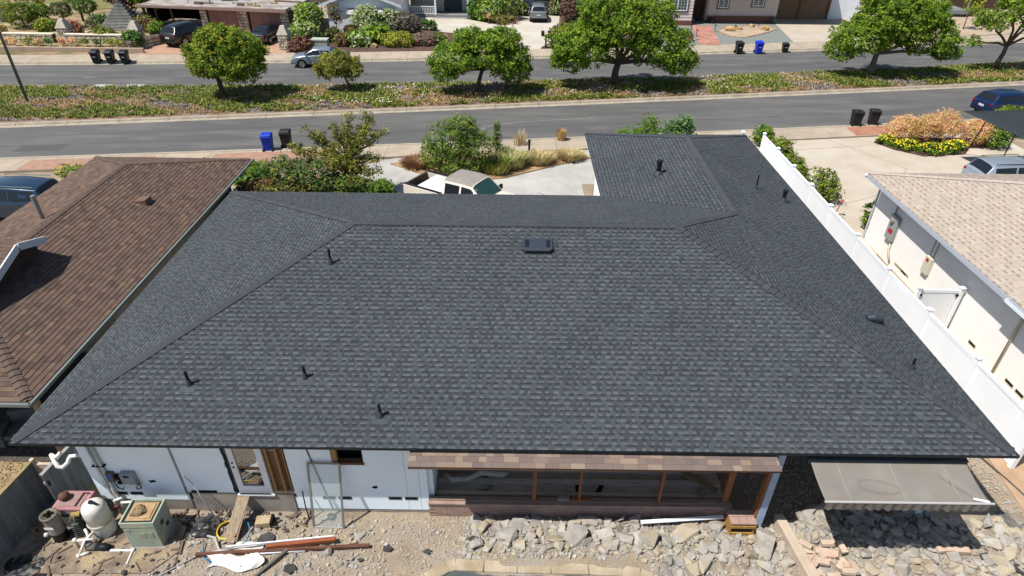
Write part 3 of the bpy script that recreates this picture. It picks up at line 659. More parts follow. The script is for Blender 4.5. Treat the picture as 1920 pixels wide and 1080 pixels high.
# pool: coping stones, tile band, water
path=[(-2.6,8.15),(-2.05,8.66),(-1.55,8.98),(-1.3,9.05),(-.6,9.02),(.2,9.0),(1.0,8.99),(1.9,8.98),(2.7,8.95),(3.15,8.86),(3.45,8.74),(3.7,8.55),(4.0,8.2)]
pool=root('swimming_pool','kidney shaped pool edge with pale concrete coping at the bottom of the yard','pool',(.8,8.6,0))
m_cop=M('coping_concrete',srgb(206,190,164),.9,srgb(176,158,130),ns=2.2,bump=.3,bs=25,fine=.12,fs=40)
for (x0,y0),(x1,y1) in zip(path[:-1],path[1:]):
    d=Vector((x1-x0,y1-y0,0)); n_=Vector((d.y,-d.x,0)).normalized()*.32; e=d.normalized()*.006
    p=[(x0+e.x,y0+e.y),(x1-e.x,y1-e.y),(x1-e.x+n_.x*.95,y1-e.y+n_.y*.95),(x0+e.x+n_.x*.95,y0+e.y+n_.y*.95)]
    bevel(MB().prism(p,-.1,.11).build('coping_stone',m_cop,pool),.03,2)
inn=[]
for i,(x,y) in enumerate(path):
    a=path[max(i-1,0)]; b=path[min(i+1,len(path)-1)]; d=Vector((b[0]-a[0],b[1]-a[1],0)).normalized(); inn.append((x+d.y*.30,y-d.x*.30))
tb_=MB(); 
for a,b in zip(inn[:-1],inn[1:]): tb_.face([(a[0],a[1],-.25),(b[0],b[1],-.25),(b[0],b[1],.08),(a[0],a[1],.08)])
tb_.build('tile_band',M('pool_tile',srgb(84,96,102),.4,srgb(64,74,80),ns=8),pool)
MB().face([(x,y,.045) for x,y in inn]+[(4.2,4,.045),(-2.8,4,.045)]).build('water',M('pool_water',srgb(108,114,114),.1,srgb(88,96,98),ns=1.2,spec=.5),pool)
# ================================================================ POOL EQUIPMENT AND YARD CLUTTER
m_pvc=M('white_pvc',whi(226,224,216),.45,whi(208,205,196),ns=4)
m_green=M('heater_green',whi(160,172,158),.55,whi(148,160,146),ns=2.5,fine=.04,fs=30,col3=whi(172,174,150),ns3=3)
m_grnd=M('heater_dark_panel',srgb(66,76,68),.6)
ht=root('pool_heater','grey green boxy pool heater with open rusty top beside the white tank','pool heater',(-8.9,9.62,0),.04)
def L(mb,name,mat,par,sm=False): return mb.build(name,mat,par,smooth=sm,world=False)
hw,hd,hh=.385,.34,1.0
bevel(L(MB().bb(-hw,hw,-hd,hd,.05,.80),'cabinet',m_green,ht),.012,2)
bevel(L(MB().bb(-hw-.012,hw+.012,-hd-.012,hd+.012,.803,.94),'upper_band',m_green,ht),.012,2)
L(MB().bb(-hw+.04,hw-.04,-hd+.04,hd-.04,.94,.955),'top_recess',M('heater_recess_dark',srgb(48,50,46),.8),ht)  # dark sheet filling the sunken top inside the rims
for i,(a,b) in enumerate(((.30,.965),(.25,.985))):
    L(MB().bb(-a,a,-a*.87,a*.87,.955,b),'top_tray',M('tray_tan',srgb(206,176,136),.8,srgb(186,150,108),ns=6),ht)
for i in range(4):
    x0=(-hw,hw,-hw,hw)[i]
for x,s in((-hw,.03),(hw,.03)): L(MB().bb(x-.02,x+.02,-hd-.014,hd+.014,.94,.985),'rim',m_green,ht)
for y in(-hd,hd): L(MB().bb(-hw+.021,hw-.021,y-.014,y+.014,.94,.983),'rim',m_green,ht)
for x,z,w_,h_ in((-.27,.66,.10,.09),(.02,.42,.15,.17),(.21,.43,.13,.17)): L(MB().bb(x-w_/2,x+w_/2,-hd-.008,-hd,z,z+h_),'label_plate',M('plate_olive',srgb(176,176,146),.6),ht)
for y,z in((-.05,.55),(.1,.3)): L(MB().bb(hw,hw+.006,y-.06,y+.06,z,z+.14),'side_panel',m_grnd,ht)
L(MB().bb(-hw-.05,hw+.05,-hd-.04,hd+.04,0,.05),'plinth',m_conc,ht)
vs,fs=chunk(18,.45); L(MB().add([v*.24+Vector((-.06,-.02,.985)) for v in vs],fs),'leaf_nest',M('dry_leaves',srgb(170,148,112),.95,srgb(120,100,76),ns=12),ht)
tk=root('filter_tank','tall white rounded pool filter tank with clamp ring and black valve','filter tank',(-10.15,9.72,0),.0)
L(MB().lathe([(.23,.0),(.25,.05),(.265,.12),(.27,.44),(.27,.46)],28),'lower_tank',m_pvc,tk,True)
L(MB().lathe([(.27,.46),(.29,.465),(.295,.49),(.29,.515),(.27,.52)],28),'clamp_ring',M('clamp_cream',srgb(214,206,186),.6,srgb(196,186,164),ns=3),tk,True)
L(MB().lathe([(.27,.52),(.27,.9),(.262,.98),(.23,1.05),(.15,1.10),(.03,1.115)],28),'dome',m_pvc,tk,True)
L(MB().tube([(-.02,0,1.10),(-.02,0,1.15),(.08,-.02,1.16),(.16,-.03,1.11)],.03,8).box((0,0,1.16),(.08,.08,.05)),'air_valve',m_vent,tk)
ft=root('cartridge_filter','slim grey cartridge filter canister with black base by the leaning fence','filter canister',(-11.13,9.52,0))
L(MB().lathe([(.17,.0),(.17,.3),(.18,.34)],20),'base_can',m_vent,ft,True)
L(MB().lathe([(.185,.34),(.19,.36),(.18,.4),(.175,.86),(.18,.9)],20),'body_can',M('canister_taupe',whi(140,132,122),.6,whi(128,120,112),ns=3),ft,True)
L(MB().lathe([(.19,.9),(.20,.91),(.20,.935),(.16,.945),(.15,.92)],20),'rim',M('canister_rim',srgb(120,112,96),.5),ft,True)
L(MB().box((0,0,.95),(.2,.05,.04),.5).box((0,0,.95),(.2,.05,.04),2.0).lathe([(.05,.9),(.05,.97)],10),'lid_knob',m_blk,ft)
L(MB().bb(-.11,.11,-.182,-.176,.58,.66),'label_plate',m_frame,ft)
L(MB().lathe([(.05,0),(.055,.06),(.04,.09)],12,(-.16,-.12,.33),rotm(R(70),0,R(-50))),'port_cap',m_pvc,ft,True)
pk=root('pump_cabinet','low pink topped equipment cabinet with a round stone on its lid','cabinet',(-10.9,10.05,0))
bevel(L(MB().bb(-.34,.34,-.24,.24,0,.72),'case',M('cabinet_grey',srgb(120,116,110),.8,srgb(104,100,96),ns=3),pk),.01)
bevel(L(MB().bb(-.39,.39,-.28,.28,.72,.80),'lid_edge',M('pink_paint',srgb(196,140,146),.7,srgb(180,128,134),ns=3),pk),.012,2)
L(MB().bb(-.31,.28,-.2,.2,.8,.812),'lid_tray',M('tray_pinkgrey',srgb(176,150,144),.8,srgb(160,130,126),ns=5),pk)
L(MB().bb(.16,.19,-.2,.2,.812,.85).bb(.19,.31,.17,.2,.812,.85),'lid_rib',M('pink_dark',srgb(120,84,88),.8),pk)
L(MB().bb(-.34,.34,-.286,-.281,.62,.71),'drip_plate',M('cabinet_light',srgb(176,168,156),.8),pk)
st=MB().lathe([(.02,0),(.10,.02),(.13,.08),(.12,.14),(.07,.18),(.02,.19)],14,(-11.1,10.08,.812)).build('round_stone',M('red_stone',srgb(120,84,72),.9,srgb(98,68,60),ns=7,bump=.4,bs=20),smooth=True); tag(st,'round reddish stone resting on the pink cabinet lid','stone')
# finned manifold between the tank and canister
mf=root('valve_manifold','finned dark valve manifold with rods between canister and tank','manifold',(-10.68,9.62,0))
for k in range(7): L(MB().box((0,.0+k*.0,.12+k*.07),(.24-.015*k,.22,.018),rotm(R(12),0,.3)),'fin',M('fin_green',srgb(92,98,90),.7,srgb(74,80,74),ns=6),mf)
L(MB().tube([(0,.03,.05),(0,.05,.62)],.09,12),'core',m_grnd,mf)
for x in(-.08,.02): L(MB().tube([(x,-.06,.6),(x+.05,.0,.8)],.013,6),'rod',M('steel_rod',srgb(170,166,156),.4,metal=.6),mf)
L(MB().box((.02,.06,.72),(.2,.14,.05),.3),'cap_plate',M('mustard',srgb(176,150,84),.7),mf)
# pump and PVC pipes
pp=root('pool_pump','black pool pump with white PVC pipes lying on the dirt pad','pump',(-10.05,9.2,0))
P=lambda pts,r=.03:[(x+10.05,y-9.2,z) for x,y,z in pts]
L(MB().tube([(-.02,.02,.12),(.28,.0,.12)],.085,14),'motor',m_vent,pp,True)
L(MB().tube([(-.26,.03,.12),(-.03,.03,.12)],.10,14).tube([(-.2,.03,.15),(-.2,.03,.26)],.08,12),'strainer_pot',M('strainer',srgb(120,118,110),.6),pp,True)
L(MB().bb(-.3,.34,-.1,.12,0,.03),'base_plate',m_oldwood,pp)
for pts in([(-10.25,9.28,.2),(-10.32,9.4,.42),(-10.4,9.47,.44)],[(-10.55,9.24,.05),(-10.55,9.24,.32),(-10.1,9.28,.34)],[(-10.42,9.0,.05),(-10.3,9.22,.34),(-10.2,9.5,.36)],[(-10.44,9.0,.06),(-10.2,9.08,.1)],[(-9.85,9.16,.06),(-9.2,9.18,.05),(-9.16,8.78,.04)]):
    L(MB().tube(P(pts),.034,10),'pipe',m_pvc,pp,True)
for x,y,z in((-10.55,9.24,.33),(-10.42,9.0,.06),(-9.2,9.18,.05)): L(MB().lathe([(.02,-.05),(.048,-.045),(.048,.045),(.02,.05)],10,(x+10.05,y-9.2,z)),'elbow',m_pvc,pp,True)
ub=root('pvc_loop','white PVC pipe loop standing above the fence top under the eave','pipe',(-11.15,10.5,1.5))
L(MB().tube([(-.16,.05,.35),(-.13,.0,.42),(-.02,-.02,.36),(.06,0,.42),(.1,.03,.47)],.05,10),'upper_bend',m_pvc,ub,True)
L(MB().tube([(-.14,.02,.38),(-.02,-.1,.12),(.08,-.1,.08),(.18,.0,.14),(.22,.08,.28)],.055,10),'lower_bend',m_pvc,ub,True)
L(MB().tube([(.22,.08,.28),(.45,.1,.3),(.69,.1,.3)],.045,10),'wall_pipe',m_pvc,ub,True)
fm_=root('wall_manifold','cluster of white pipe fittings and red valve against the wall left of the heater','pipe fittings',(-9.55,10.22,0))
for pts in([(-.5,.02,.05),(-.5,.02,.55),(-.3,.05,.62)],[(-.35,0,.1),(-.32,0,.5),(.1,.02,.52),(.4,.02,.55)],[(-.2,-.06,.1),(-.15,-.05,.38),(.05,-.08,.4)],[(.05,-.12,.05),(.0,-.1,.3),(.18,-.1,.33)]): L(MB().tube(pts,.034,9),'pipe',m_pvc,fm_,True)
for x,y,z in((-.12,-.12,.42),(.06,-.16,.32),(.16,-.14,.44),(-.28,-.1,.3)): L(MB().lathe([(.03,0),(.05,.01),(.05,.07),(.03,.08)],10,(x,y,z),rotm(R(70),0,rnd(-1,1))),'fitting',random.choice((m_vent,m_pvc,m_conc)),fm_)
L(MB().lathe([(.05,-.03),(.075,0),(.05,.05)],12,(-.42,-.1,.42)),'valve_wheel',M('valve_red',srgb(126,60,50),.7),fm_)
# left grey board fence and its gate
m_fb=M('fence_grey_board',srgb(138,144,146),.85,srgb(112,118,122),ns=2.5,attr=True,stretch=(2,2,.4)); m_cap=M('fence_cap',srgb(176,160,112),.85,srgb(150,136,96),ns=4)
def board_fence(name,label,p0,p1,h,n,lean=0,posts=True,capm=None):
    p0,p1=Vector(p0),Vector(p1); d=p1-p0; Lg=d.length; u=d.normalized(); nrm=Vector((-u.y,u.x,0))
    r=root(name,label,'fence' if 'gate' not in name else 'gate',p0)
    w_=Lg/n
    for k in range(n):
        a=p0+u*(k*w_+.006); b=p0+u*((k+1)*w_-.006); hh_=h+rnd(-.01,.01); t=nrm*(.012+rnd(0,.006)); ln=nrm*lean
        vs=[a-t,b-t,b+t,a+t]; vs=[v.copy() for v in vs]+[v+Vector((0,0,hh_))+ln for v in vs]
        MB().add(vs,[(3,2,1,0),(4,5,6,7),(0,1,5,4),(1,2,6,5),(2,3,7,6),(3,0,4,7)],vary((1,1,1),.1,.02)).build('board',m_fb,r)
    for z in(.35,h-.3): MB().beam(p0+Vector((0,0,z))+nrm*(.04+lean*z/h),p1+Vector((0,0,z))+nrm*(.04+lean*z/h),.04,.09).build('rail',m_oldwood,r)
    MB().beam(p0+Vector((0,0,h+.02))+nrm*lean,p1+Vector((0,0,h+.02))+nrm*lean,.09,.035).build('cap_rail',capm or m_cap,r)
    if posts:
        for p in(p0,p1): MB().bb(p.x-.045,p.x+.045,p.y-.045,p.y+.045,0,h+.06).build('post',m_oldwood,r)
    return r
board_fence('board_fence','weathered grey board fence with tan cap rail left of the pool equipment',(-12.25,8.4,0),(-12.02,10.66,0),1.5,9,capm=m_cap)
gt=board_fence('board_gate','dark grey board gate with pale top rail ajar beside the house corner',(-11.5,10.2,0),(-11.3,11.75,0),1.5,8,posts=False,capm=M('gate_cap',srgb(170,172,168),.8))
MB().bb(-11.47,-11.44,10.23,10.26,1.1,1.25).build('latch',m_blk,gt)
tag(MB().bb(-12.06,-11.52,10.62,10.69,0,1.42).build('fence_return',m_oldwood),'dark short fence return panel between the board fence and gate','fence panel')
# leaf litter behind the fence
m_lit=M('litter_tan',srgb(206,178,128),.95,srgb(186,156,108),ns=3,attr=True)
lt=MB()
for i in range(6500):
    x,y=rnd(-16.5,-11.55),rnd(9.6,12.6); s=rnd(.018,.045); m=rotm(rnd(-.5,.5),rnd(-.5,.5),rnd(0,6.3)); o=Vector((x,y,rnd(.012,.03)))
    lt.add([m@Vector(p)*s+o for p in((-1,-.4,0),(1,-.4,0),(1,.4,0),(-1,.4,0))],[(0,1,2,3)],vary((1,1,1),.25,.08))
kind(lt.build('leaf_litter',m_lit),'stuff','tan wood chips and dry leaves covering the side strip left of the fence')
# planks, beams, poles, hose
m_grw=M('weathered_plank',srgb(178,160,136),.9,srgb(150,132,110),ns=5,stretch=(5,.6,2),bump=.3,bs=20)
pk2=root('weathered_plank','wide weathered grey plank leaning from the ground to the door sill','plank',(-6.9,9.45,0))
MB().beam((-6.95,9.42,.06),(-6.78,10.36,.66),.29,.04).build('board',m_grw,pk2); MB().beam((-6.79,9.44,.065),(-6.655,10.33,.665),.07,.03).build('split_strip',m_grw,pk2)
rd=MB().tube([(-8.05,10.3,1.45),(-7.9,10.27,1.2),(-7.36,9.92,.03)],[.012,.016,.018],7).build('leaning_rod',M('rod_white',srgb(214,214,214),.4),smooth=True); tag(rd,'thin white rod leaning from the ground against the bare wall','rod')
m_red=M('red_timber',srgb(178,100,62),.8,srgb(140,78,50),ns=4,stretch=(.5,5,5)); m_rust=M('brown_timber',srgb(124,84,66),.85,srgb(96,64,52),ns=4,stretch=(.5,5,5))
tag(MB().beam((-5.95,9.24,.17),(-4.30,9.47,.17),.09,.10).build('timber_beam',m_red),'short bright orange timber lying on top of the beam pile','timber')
tag(MB().beam((-7.6,9.06,.09),(-3.46,9.36,.10),.08,.08).build('timber_beam',m_rust),'long dark red timber stretched across the rubble under the orange one','timber')
tag(MB().beam((-6.9,9.20,.20),(-4.35,9.53,.21),.03,.06).build('white_batten',m_frame),'long white batten beside the orange timber','batten')
tag(MB().beam((-6.3,9.1,.07),(-5.0,9.22,.07),.03,.04).build('white_batten',m_frame),'short white batten below the dark red timber','batten')
tag(MB().beam((-5.42,9.22,.12),(-6.15,8.35,.05),.07,.05).build('grey_pole',M('pole_grey',srgb(116,108,98),.8)),'square grey pole lying diagonally below the timbers','pole')
tag(MB().beam((-7.5,9.12,.05),(-8.5,8.35,.03),.03,.03).build('grey_pole',M('pole_light',srgb(170,166,160),.7)),'thin pale pole lying at the pad edge right of the pump','pole')
tag(MB().tube([(-7.55,9.6,.06),(-7.3,9.5,.12),(-7.1,9.2,.08),(-6.8,9.22,.06)],.03,8).build('pale_pipe',M('pipe_silver',srgb(196,196,192),.5),smooth=True),'bent silver pipe lying beside the yellow hose','pipe')
def coil(name,label,c,r0,n,mat,rr,wob=.03):
    p=[]
    for k in range(int(n*22)):
        a=k*2*math.pi/22; r=r0*(1+.12*math.sin(k*.31))+rnd(-.006,.006); p.append((c[0]+r*math.cos(a),c[1]+r*.95*math.sin(a),c[2]+.03+.02*math.sin(k*.5)+.012*k/22*2))
    return tag(MB().tube(p,rr,6).build(name,mat,smooth=True),label,'hose')
coil('garden_hose','coiled bright yellow garden hose beside the leaning plank',(-7.1,9.74,.02),.27,3.2,M('hose_yellow',srgb(238,206,40),.45),.017)
tag(MB().tube([(-6.75,9.98,.2),(-6.6,9.88,.2),(-6.5,9.7,.12),(-6.52,9.45,.1),(-6.6,9.35,.09)],.015,7).build('blue_hose',M('hose_blue',srgb(40,140,206),.4),smooth=True),'blue flexible hose arching right of the leaning plank','hose')
tag(MB().tube([(-7.55,9.42,.08),(-7.5,9.2,.06),(-7.42,9.02,.05),(-7.15,8.86,.06)],.015,7).build('blue_hose',M('hose_blue',srgb(40,140,206)),smooth=True),'blue hose piece running under the dark red timber','hose')
# crumpled white plaster sheet
sh=MB(); nx,ny=14,10; vs=[]
for j in range(ny+1):
    for i in range(nx+1):
        u,v=i/nx,j/ny; x=-7.25+1.25*u+.12*math.sin(v*5); y=8.72+.42*v+.08*math.sin(u*7)
        vs.append((x,y,.05+.10*abs(mnoise.noise((u*3.2,v*3.0,1)))+.08*math.sin(math.pi*v)*(.5+.5*math.sin(u*9))))
sh.add(vs,[(j*(nx+1)+i,j*(nx+1)+i+1,(j+1)*(nx+1)+i+1,(j+1)*(nx+1)+i) for j in range(ny) for i in range(nx)])
o=sh.build('plastic_sheet',M('sheet_white',whi(226,222,214),.7,whi(208,203,192),ns=5)); o.modifiers.new('t','SOLIDIFY').thickness=.012; tag(o,'crumpled white sheet lying below the dark red timber','sheet')
sh=MB(); vs=[]
for j in range(7):
    for i in range(9):
        u,v=i/8,j/6; vs.append((-6.75+.7*u,9.22+.2*v,.06+.1*abs(mnoise.noise((u*3,v*3,5)))))
sh.add(vs,[(j*9+i,j*9+i+1,(j+1)*9+i+1,(j+1)*9+i) for j in range(6) for i in range(8)])
o=sh.build('plastic_sheet',M('sheet_white')); o.modifiers.new('t','SOLIDIFY').thickness=.012; tag(o,'small crumpled white sheet between the plank and timbers','sheet')
cb=root('concrete_block','pale cut concrete block with dark broken end beneath the patio door','block',(-6.25,10.0,0),.12)
bevel(L(MB().bb(-.2,.17,-.13,.13,0,.2),'block_body',M('block_tan',srgb(204,186,150),.9,srgb(186,166,128),ns=4,bump=.3,bs=20),cb),.02,2)
L(MB().bb(.17,.23,-.15,.13,0,.21),'dark_end',m_blk,cb)
tag(MB().bb(-7.05,-6.95,9.55,9.75,0,.17).bb(-6.84,-6.8,9.5,9.85,0,.2).build('scrap_crate',m_stud),'small broken wooden crate beneath the leaning plank','crate')
for x,y,l in((-4.62,10.2,'dark crushed metal can by the foot of the leaning glass panel'),(-7.9,10.05,'dark crumpled scrap under the wall right of the heater')):
    vs,fs=chunk(16,.7); tag(MB().add([v*.13+Vector((x,y,.03)) for v in vs],fs).build('crushed_can',M('dark_scrap',srgb(60,60,60),.4,srgb(120,120,120),ns=9,metal=.4)),l,'scrap')
# black tarpaulin heaps beside the heater
for x0,y0,w_,l in((-8.3,9.55,1.0,'black plastic tarpaulin heaped right of the pool heater'),(-12.0,8.35,1.0,'black plastic tarpaulin heaped at the foot of the board fence')):
    sh=MB(); vs=[]
    for j in range(9):
        for i in range(13):
            u,v=i/12,j/8; vs.append((x0+w_*u+.08*math.sin(v*6),y0+.6*v,.03+.16*abs(mnoise.noise((u*3+x0,v*2.5,9)))*math.sin(math.pi*min(.95,max(.05,u)))))
    sh.add(vs,[(j*13+i,j*13+i+1,(j+1)*13+i+1,(j+1)*13+i) for j in range(8) for i in range(12)])
    o=sh.build('tarpaulin',M('tarp_black',srgb(38,38,40),.5,srgb(54,54,56),ns=5)); o.modifiers.new('t','SOLIDIFY').thickness=.01; tag(o,l,'tarpaulin')
# dirt pad of the equipment
mb=MB(); mb.prism([(-11.5,8.55),(-8.55,8.6),(-8.1,9.15),(-8.2,9.9),(-11.4,9.95),(-11.75,9.2)],0,.042); kind(mb.build('equipment_pad',M('pad_dirt',srgb(170,152,130),.95,srgb(122,108,94),ns=2.2,bump=.6,bs=22,fine=.3,fs=26,col3=srgb(186,164,130),ns3=1.3)),'structure')
# framed glass panel leaning on the wall
gp=root('glass_panel','tall framed glass sliding panel leaning against the white rear wall','glass panel',(-4.6,9.92,0))
a,b,c_,d_=Vector((-4.98,9.92,.02)),Vector((-4.22,9.9,.02)),Vector((-4.16,10.32,1.95)),Vector((-4.93,10.32,1.95))
m_alu=M('aluminium',srgb(170,170,166),.4,metal=.6)
for p,q,nm in((a,b,'bottom_rail'),(b,c_,'stile'),(c_,d_,'top_rail'),(d_,a,'stile')): MB().beam(p,q,.05,.035,up=(0,1,.2)).build(nm,m_alu,gp)
MB().face([a,b,c_,d_]).build('pane',MGLASS('clear_pane',(.62,.74,.74),.03,.22),gp)
tag(MB().tube([(-5.22,10.28,.95),(-5.2,10.2,.5),(-5.15,10.12,.1)],.016,7).build('iron_bar',m_vent),'thin dark iron bar standing left of the glass panel','bar')
# plywood box on the plinth end, boards
bx=root('plywood_box','open fronted plywood box with brick lid at the end of the brick plinth','box',(5.78,9.95,0))
m_yel=M('plywood_yellow',srgb(196,150,78),.8,srgb(176,130,62),ns=4)
mb=MB(); mb.bb(5.47,5.51,9.76,10.14,.06,.55); mb.bb(6.05,6.09,9.76,10.14,.06,.55); mb.bb(5.51,6.05,9.78,10.14,.06,.1); mb.bb(5.51,6.05,10.1,10.14,.1,.55); mb.build('case',m_yel,bx)
MB().bb(5.47,6.09,9.74,9.775,.42,.5).build('front_rail',m_yel,bx); MB().bb(5.47,6.09,9.74,9.775,.14,.24).build('front_rail',m_yel,bx); MB().bb(5.51,6.05,10.0,10.09,.12,.52).build('dark_inside',m_blk,bx)
for i in range(3):
    for j in range(2): MB().bb(5.46+i*.215,5.665+i*.215,9.75+j*.21,9.95+j*.21,.552,.60,vary((1,1,1),.1,.03)).build('lid_brick',m_brick,bx)
tag(MB().beam((3.3,9.98,.30),(5.42,10.14,.34),.10,.025).build('white_board',m_frame),'long white trim board lying along the foot of the brick plinth','board')
tag(MB().beam((4.45,11.45,.66),(5.36,10.72,.58),.2,.03).build('loose_board',M('loose_board',srgb(150,126,98),.85)),'brown board leaning across the right end of the open room','board')
tag(MB().beam((4.9,10.62,.48),(5.1,10.8,.5),.1,.05).build('wood_offcut',m_grw),'small pale wood offcut beside the leaning brown board','offcut')
sh=MB().tube([(-1.75,11.2,.56),(-1.5,11.0,.58),(-1.1,11.05,.58),(-.8,11.25,.6),(-.2,11.2,.58),(.0,11.35,.57)],[.05,.09,.07,.1,.09,.04],8).build('cloth_bundle',M('cloth_white',srgb(206,200,190),.9,srgb(176,170,160),ns=6),smooth=True); tag(sh,'twisted dirty white cloth lying on the joists at the left of the open room','cloth')
# low concrete footing, brick stack
m_foot=M('footing',srgb(218,200,178),.92,srgb(204,184,162),ns=2.5,bump=.3,bs=25,fine=.1,fs=40)
ft_=bevel(MB().prism([(6.74,10.25),(6.98,10.3),(7.35,8.1),(7.05,8.05)],-.02,.33).build('footing_wall',m_foot),.03,2); tag(ft_,'narrow pale concrete footing wall running toward the camera through the rubble','footing')
kind(MB().prism([(7.05,10.2),(8.15,10.35),(8.25,9.5),(7.1,9.5)],0,.16).build('slab_ground',M('crushed_slab',srgb(196,190,182),.95,srgb(172,166,160),ns=5,bump=.7,bs=20,fine=.2,fs=35)),'structure')
m_pb=M('pale_brick',srgb(220,196,174),.9,srgb(208,182,160),ns=4,bump=.2,bs=40,attr=True)
pbm=[bevel_me for bevel_me in [MB().box((0,0,.045),(.3,.14,.09),None,vary((1,1,1),.1,.04)).mesh('loose_brick',m_pb) for _ in range(4)]]
for i in range(26):
    x,y=7.65+rnd(-.42,.45)*1.1,9.1+rnd(-.55,.4); o=inst('loose_brick',random.choice(pbm),None,(x,y,.1+.09*(i%3)),rotm(rnd(-.2,.2),rnd(-.2,.2),random.choice((.1,-.2,.9,1.6,-.5))+rnd(-.2,.2)))
    tag(o,'pale salmon brick %s of the tumbled pile, %s, %s'%(('at the bottom','in the middle','on top')[i%3],'house side' if y>9.25 else 'mid pile' if y>8.85 else 'camera side','by the footing' if x<7.5 else 'centre' if x<7.8 else 'right'),'brick','tumbled pale bricks')
for x,y,rz in((10.6,9.35,.1),(11.0,9.33,-.05)): tag(inst('loose_brick',pbm[1],None,(x,y,.22),rotm(0,0,rz),(1.3,1.1,1)),'pale brick at the right edge of the awning shadow','brick','bricks at the awning shadow edge')
# mossy boards, strip and pipe along the right side of the house
bw=root('board_edging','weathered grey board edging lying along the right side of the rear yard','edging',(12.9,9.6,0))
for k in range(4): MB().beam((12.78-.05*k+.12*k,10.62-.0*k,.05),(13.3+.12*k-.05*k,8.2,.05),.075,.03).build('board',M('grey_splinter',srgb(150,146,138),.9,srgb(96,94,90),ns=7,stretch=(5,.8,2)),bw)
tag(MB().tube([(13.45,12.6,.06),(13.75,11.6,.07),(14.0,10.6,.05)],.02,6).build('thin_pipe',M('pipe_dark',srgb(110,104,98),.6),smooth=True),'thin grey pipe on the soil beside the white vinyl fence','pipe')
rt=MB()
for i in range(260):
    x=rnd(12.9,13.5); y=rnd(10.6,13.2); rt.add([v*rnd(.02,.05)+Vector((x,y,.02)) for v in CHK[i%24][0]],CHK[i%24][1])
kind(rt.build('side_gravel',m_gravel[1]),'stuff','pale stones along the right side strip')
mb=MB(); mb.prism([(13.4,9.3),(15.6,9.3),(15.0,12.8),(13.75,12.8)],0,.03); kind(mb.build('side_slab',M('tan_slab',srgb(204,172,142),.9,srgb(190,156,124),ns=1.8,fine=.06,fs=30)),'structure')

# mixed small litter on the pad and along the foot of the wall
for q,(mat_,lab) in enumerate(((M('splinter_grey',srgb(128,112,98),.9),'dark wood splinters littering the equipment pad'),(m_conc,'grey mortar crumbs littering the equipment pad'),(m_slate,'black tile crumbs littering the equipment pad'))):
    b=MB()
    for i in range(90):
        x,y=(rnd(-11.9,-8.0),rnd(8.5,10.2)) if i<55 else (rnd(-8.6,-5.2),rnd(9.7,10.34))
        if -9.35<x<-8.45 and 9.2<y<10.05: continue
        if q==0: b.box((x,y,.06),(rnd(.06,.4),rnd(.015,.05),rnd(.01,.03)),rnd(0,3.1))
        else:
            vs,fs=random.choice(CHK); m_=rotm(rnd(-.5,.5),rnd(-.5,.5),rnd(0,6)); sc_=rnd(.02,.07 if q==1 else .09); b.add([m_@(v*sc_)+Vector((x,y,.045)) for v in vs],fs)
    kind(b.build('pad_litter',mat_),'stuff',lab)
# ================================================================ WHITE VINYL FENCE between main house and right neighbour
m_vin=M('white_vinyl',(.84,.85,.86),.4,(.80,.815,.83),ns=1.0)
vf=root('vinyl_fence','long white vinyl privacy fence beside the right eave of the charcoal roof','fence',(13.95,22,0))
fy=[33.9,31.7,29.4,27.2,25.0,22.4,19.8,17.2,14.7,12.15]; fx=lambda y:13.85+max(0,(19-y))*.042
for i,y in enumerate(fy):
    x=fx(y); p=MB().bb(x-.065,x+.065,y-.065,y+.065,0,1.88).build('fence_post',m_vin,vf)
    MB().add([(x-.085,y-.085,1.88),(x+.085,y-.085,1.88),(x+.085,y+.085,1.88),(x-.085,y+.085,1.88),(x-.085,y-.085,1.92),(x+.085,y-.085,1.92),(x+.085,y+.085,1.92),(x-.085,y+.085,1.92),(x,y,1.97)],[(0,1,5,4),(1,2,6,5),(2,3,7,6),(3,0,4,7),(4,5,8),(5,6,8),(6,7,8),(7,4,8)]).build('post_cap',m_vin,p)
    if i+1<len(fy):
        y2=fy[i+1]; x2=fx(y2)
        for z,h in((.12,.14),(1.74,.13)): MB().beam((x,y-.07,z),(x2,y2+.07,z),.05,h).build('rail',m_vin,vf)
        n=12
        for k in range(n):
            a=y-.07+(y2+.14-y)*k/n; b=y-.07+(y2+.14-y)*(k+1)/n; xa,xb=fx(a),fx(b)
            MB().beam((xa,a-.0012,.92),(xb,b+.0012,.92),.022,1.5).build('fence_board',m_vin,vf)
sp_=root('fence_stub','short white vinyl fence stub at the far corner of the garage roof','fence',(12.75,33.6,0))
for y in(34.2,32.9): 
    p=MB().bb(12.69,12.81,y-.06,y+.06,0,1.85 if y>34 else 1.3).build('fence_post',m_vin,sp_); MB().bb(12.66,12.84,y-.09,y+.09,1.85 if y>34 else 1.3,1.91 if y>34 else 1.36).build('post_cap',m_vin,p)
for k in range(6): MB().bb(12.74,12.76,32.97+k*.195,33.16+k*.195,.1,1.1).build('fence_board',m_vin,sp_)
MB().bb(12.72,12.78,32.96,34.14,1.1,1.2).build('rail',m_vin,sp_)
gt=root('vinyl_gate','white vinyl gate closing the passage between fence and right house','gate',(15.0,18.6,0))
for x in(14.35,15.85): 
    p=MB().bb(x-.06,x+.06,18.54,18.66,0,1.82).build('gate_post',m_vin,gt); MB().bb(x-.08,x+.08,18.52,18.68,1.82,1.87).build('post_cap',m_vin,p)
for z in(.2,1.7): MB().bb(14.42,15.78,18.575,18.625,z-.06,z+.06).build('rail',m_vin,gt)
for k in range(9): MB().bb(14.43+k*.149,14.575+k*.149,18.59,18.61,.26,1.64).build('gate_board',m_vin,gt)
for x in(14.45,15.74): MB().bb(x-.05,x+.05,18.55,18.575,1.5,1.58).build('hinge',m_blk,gt)

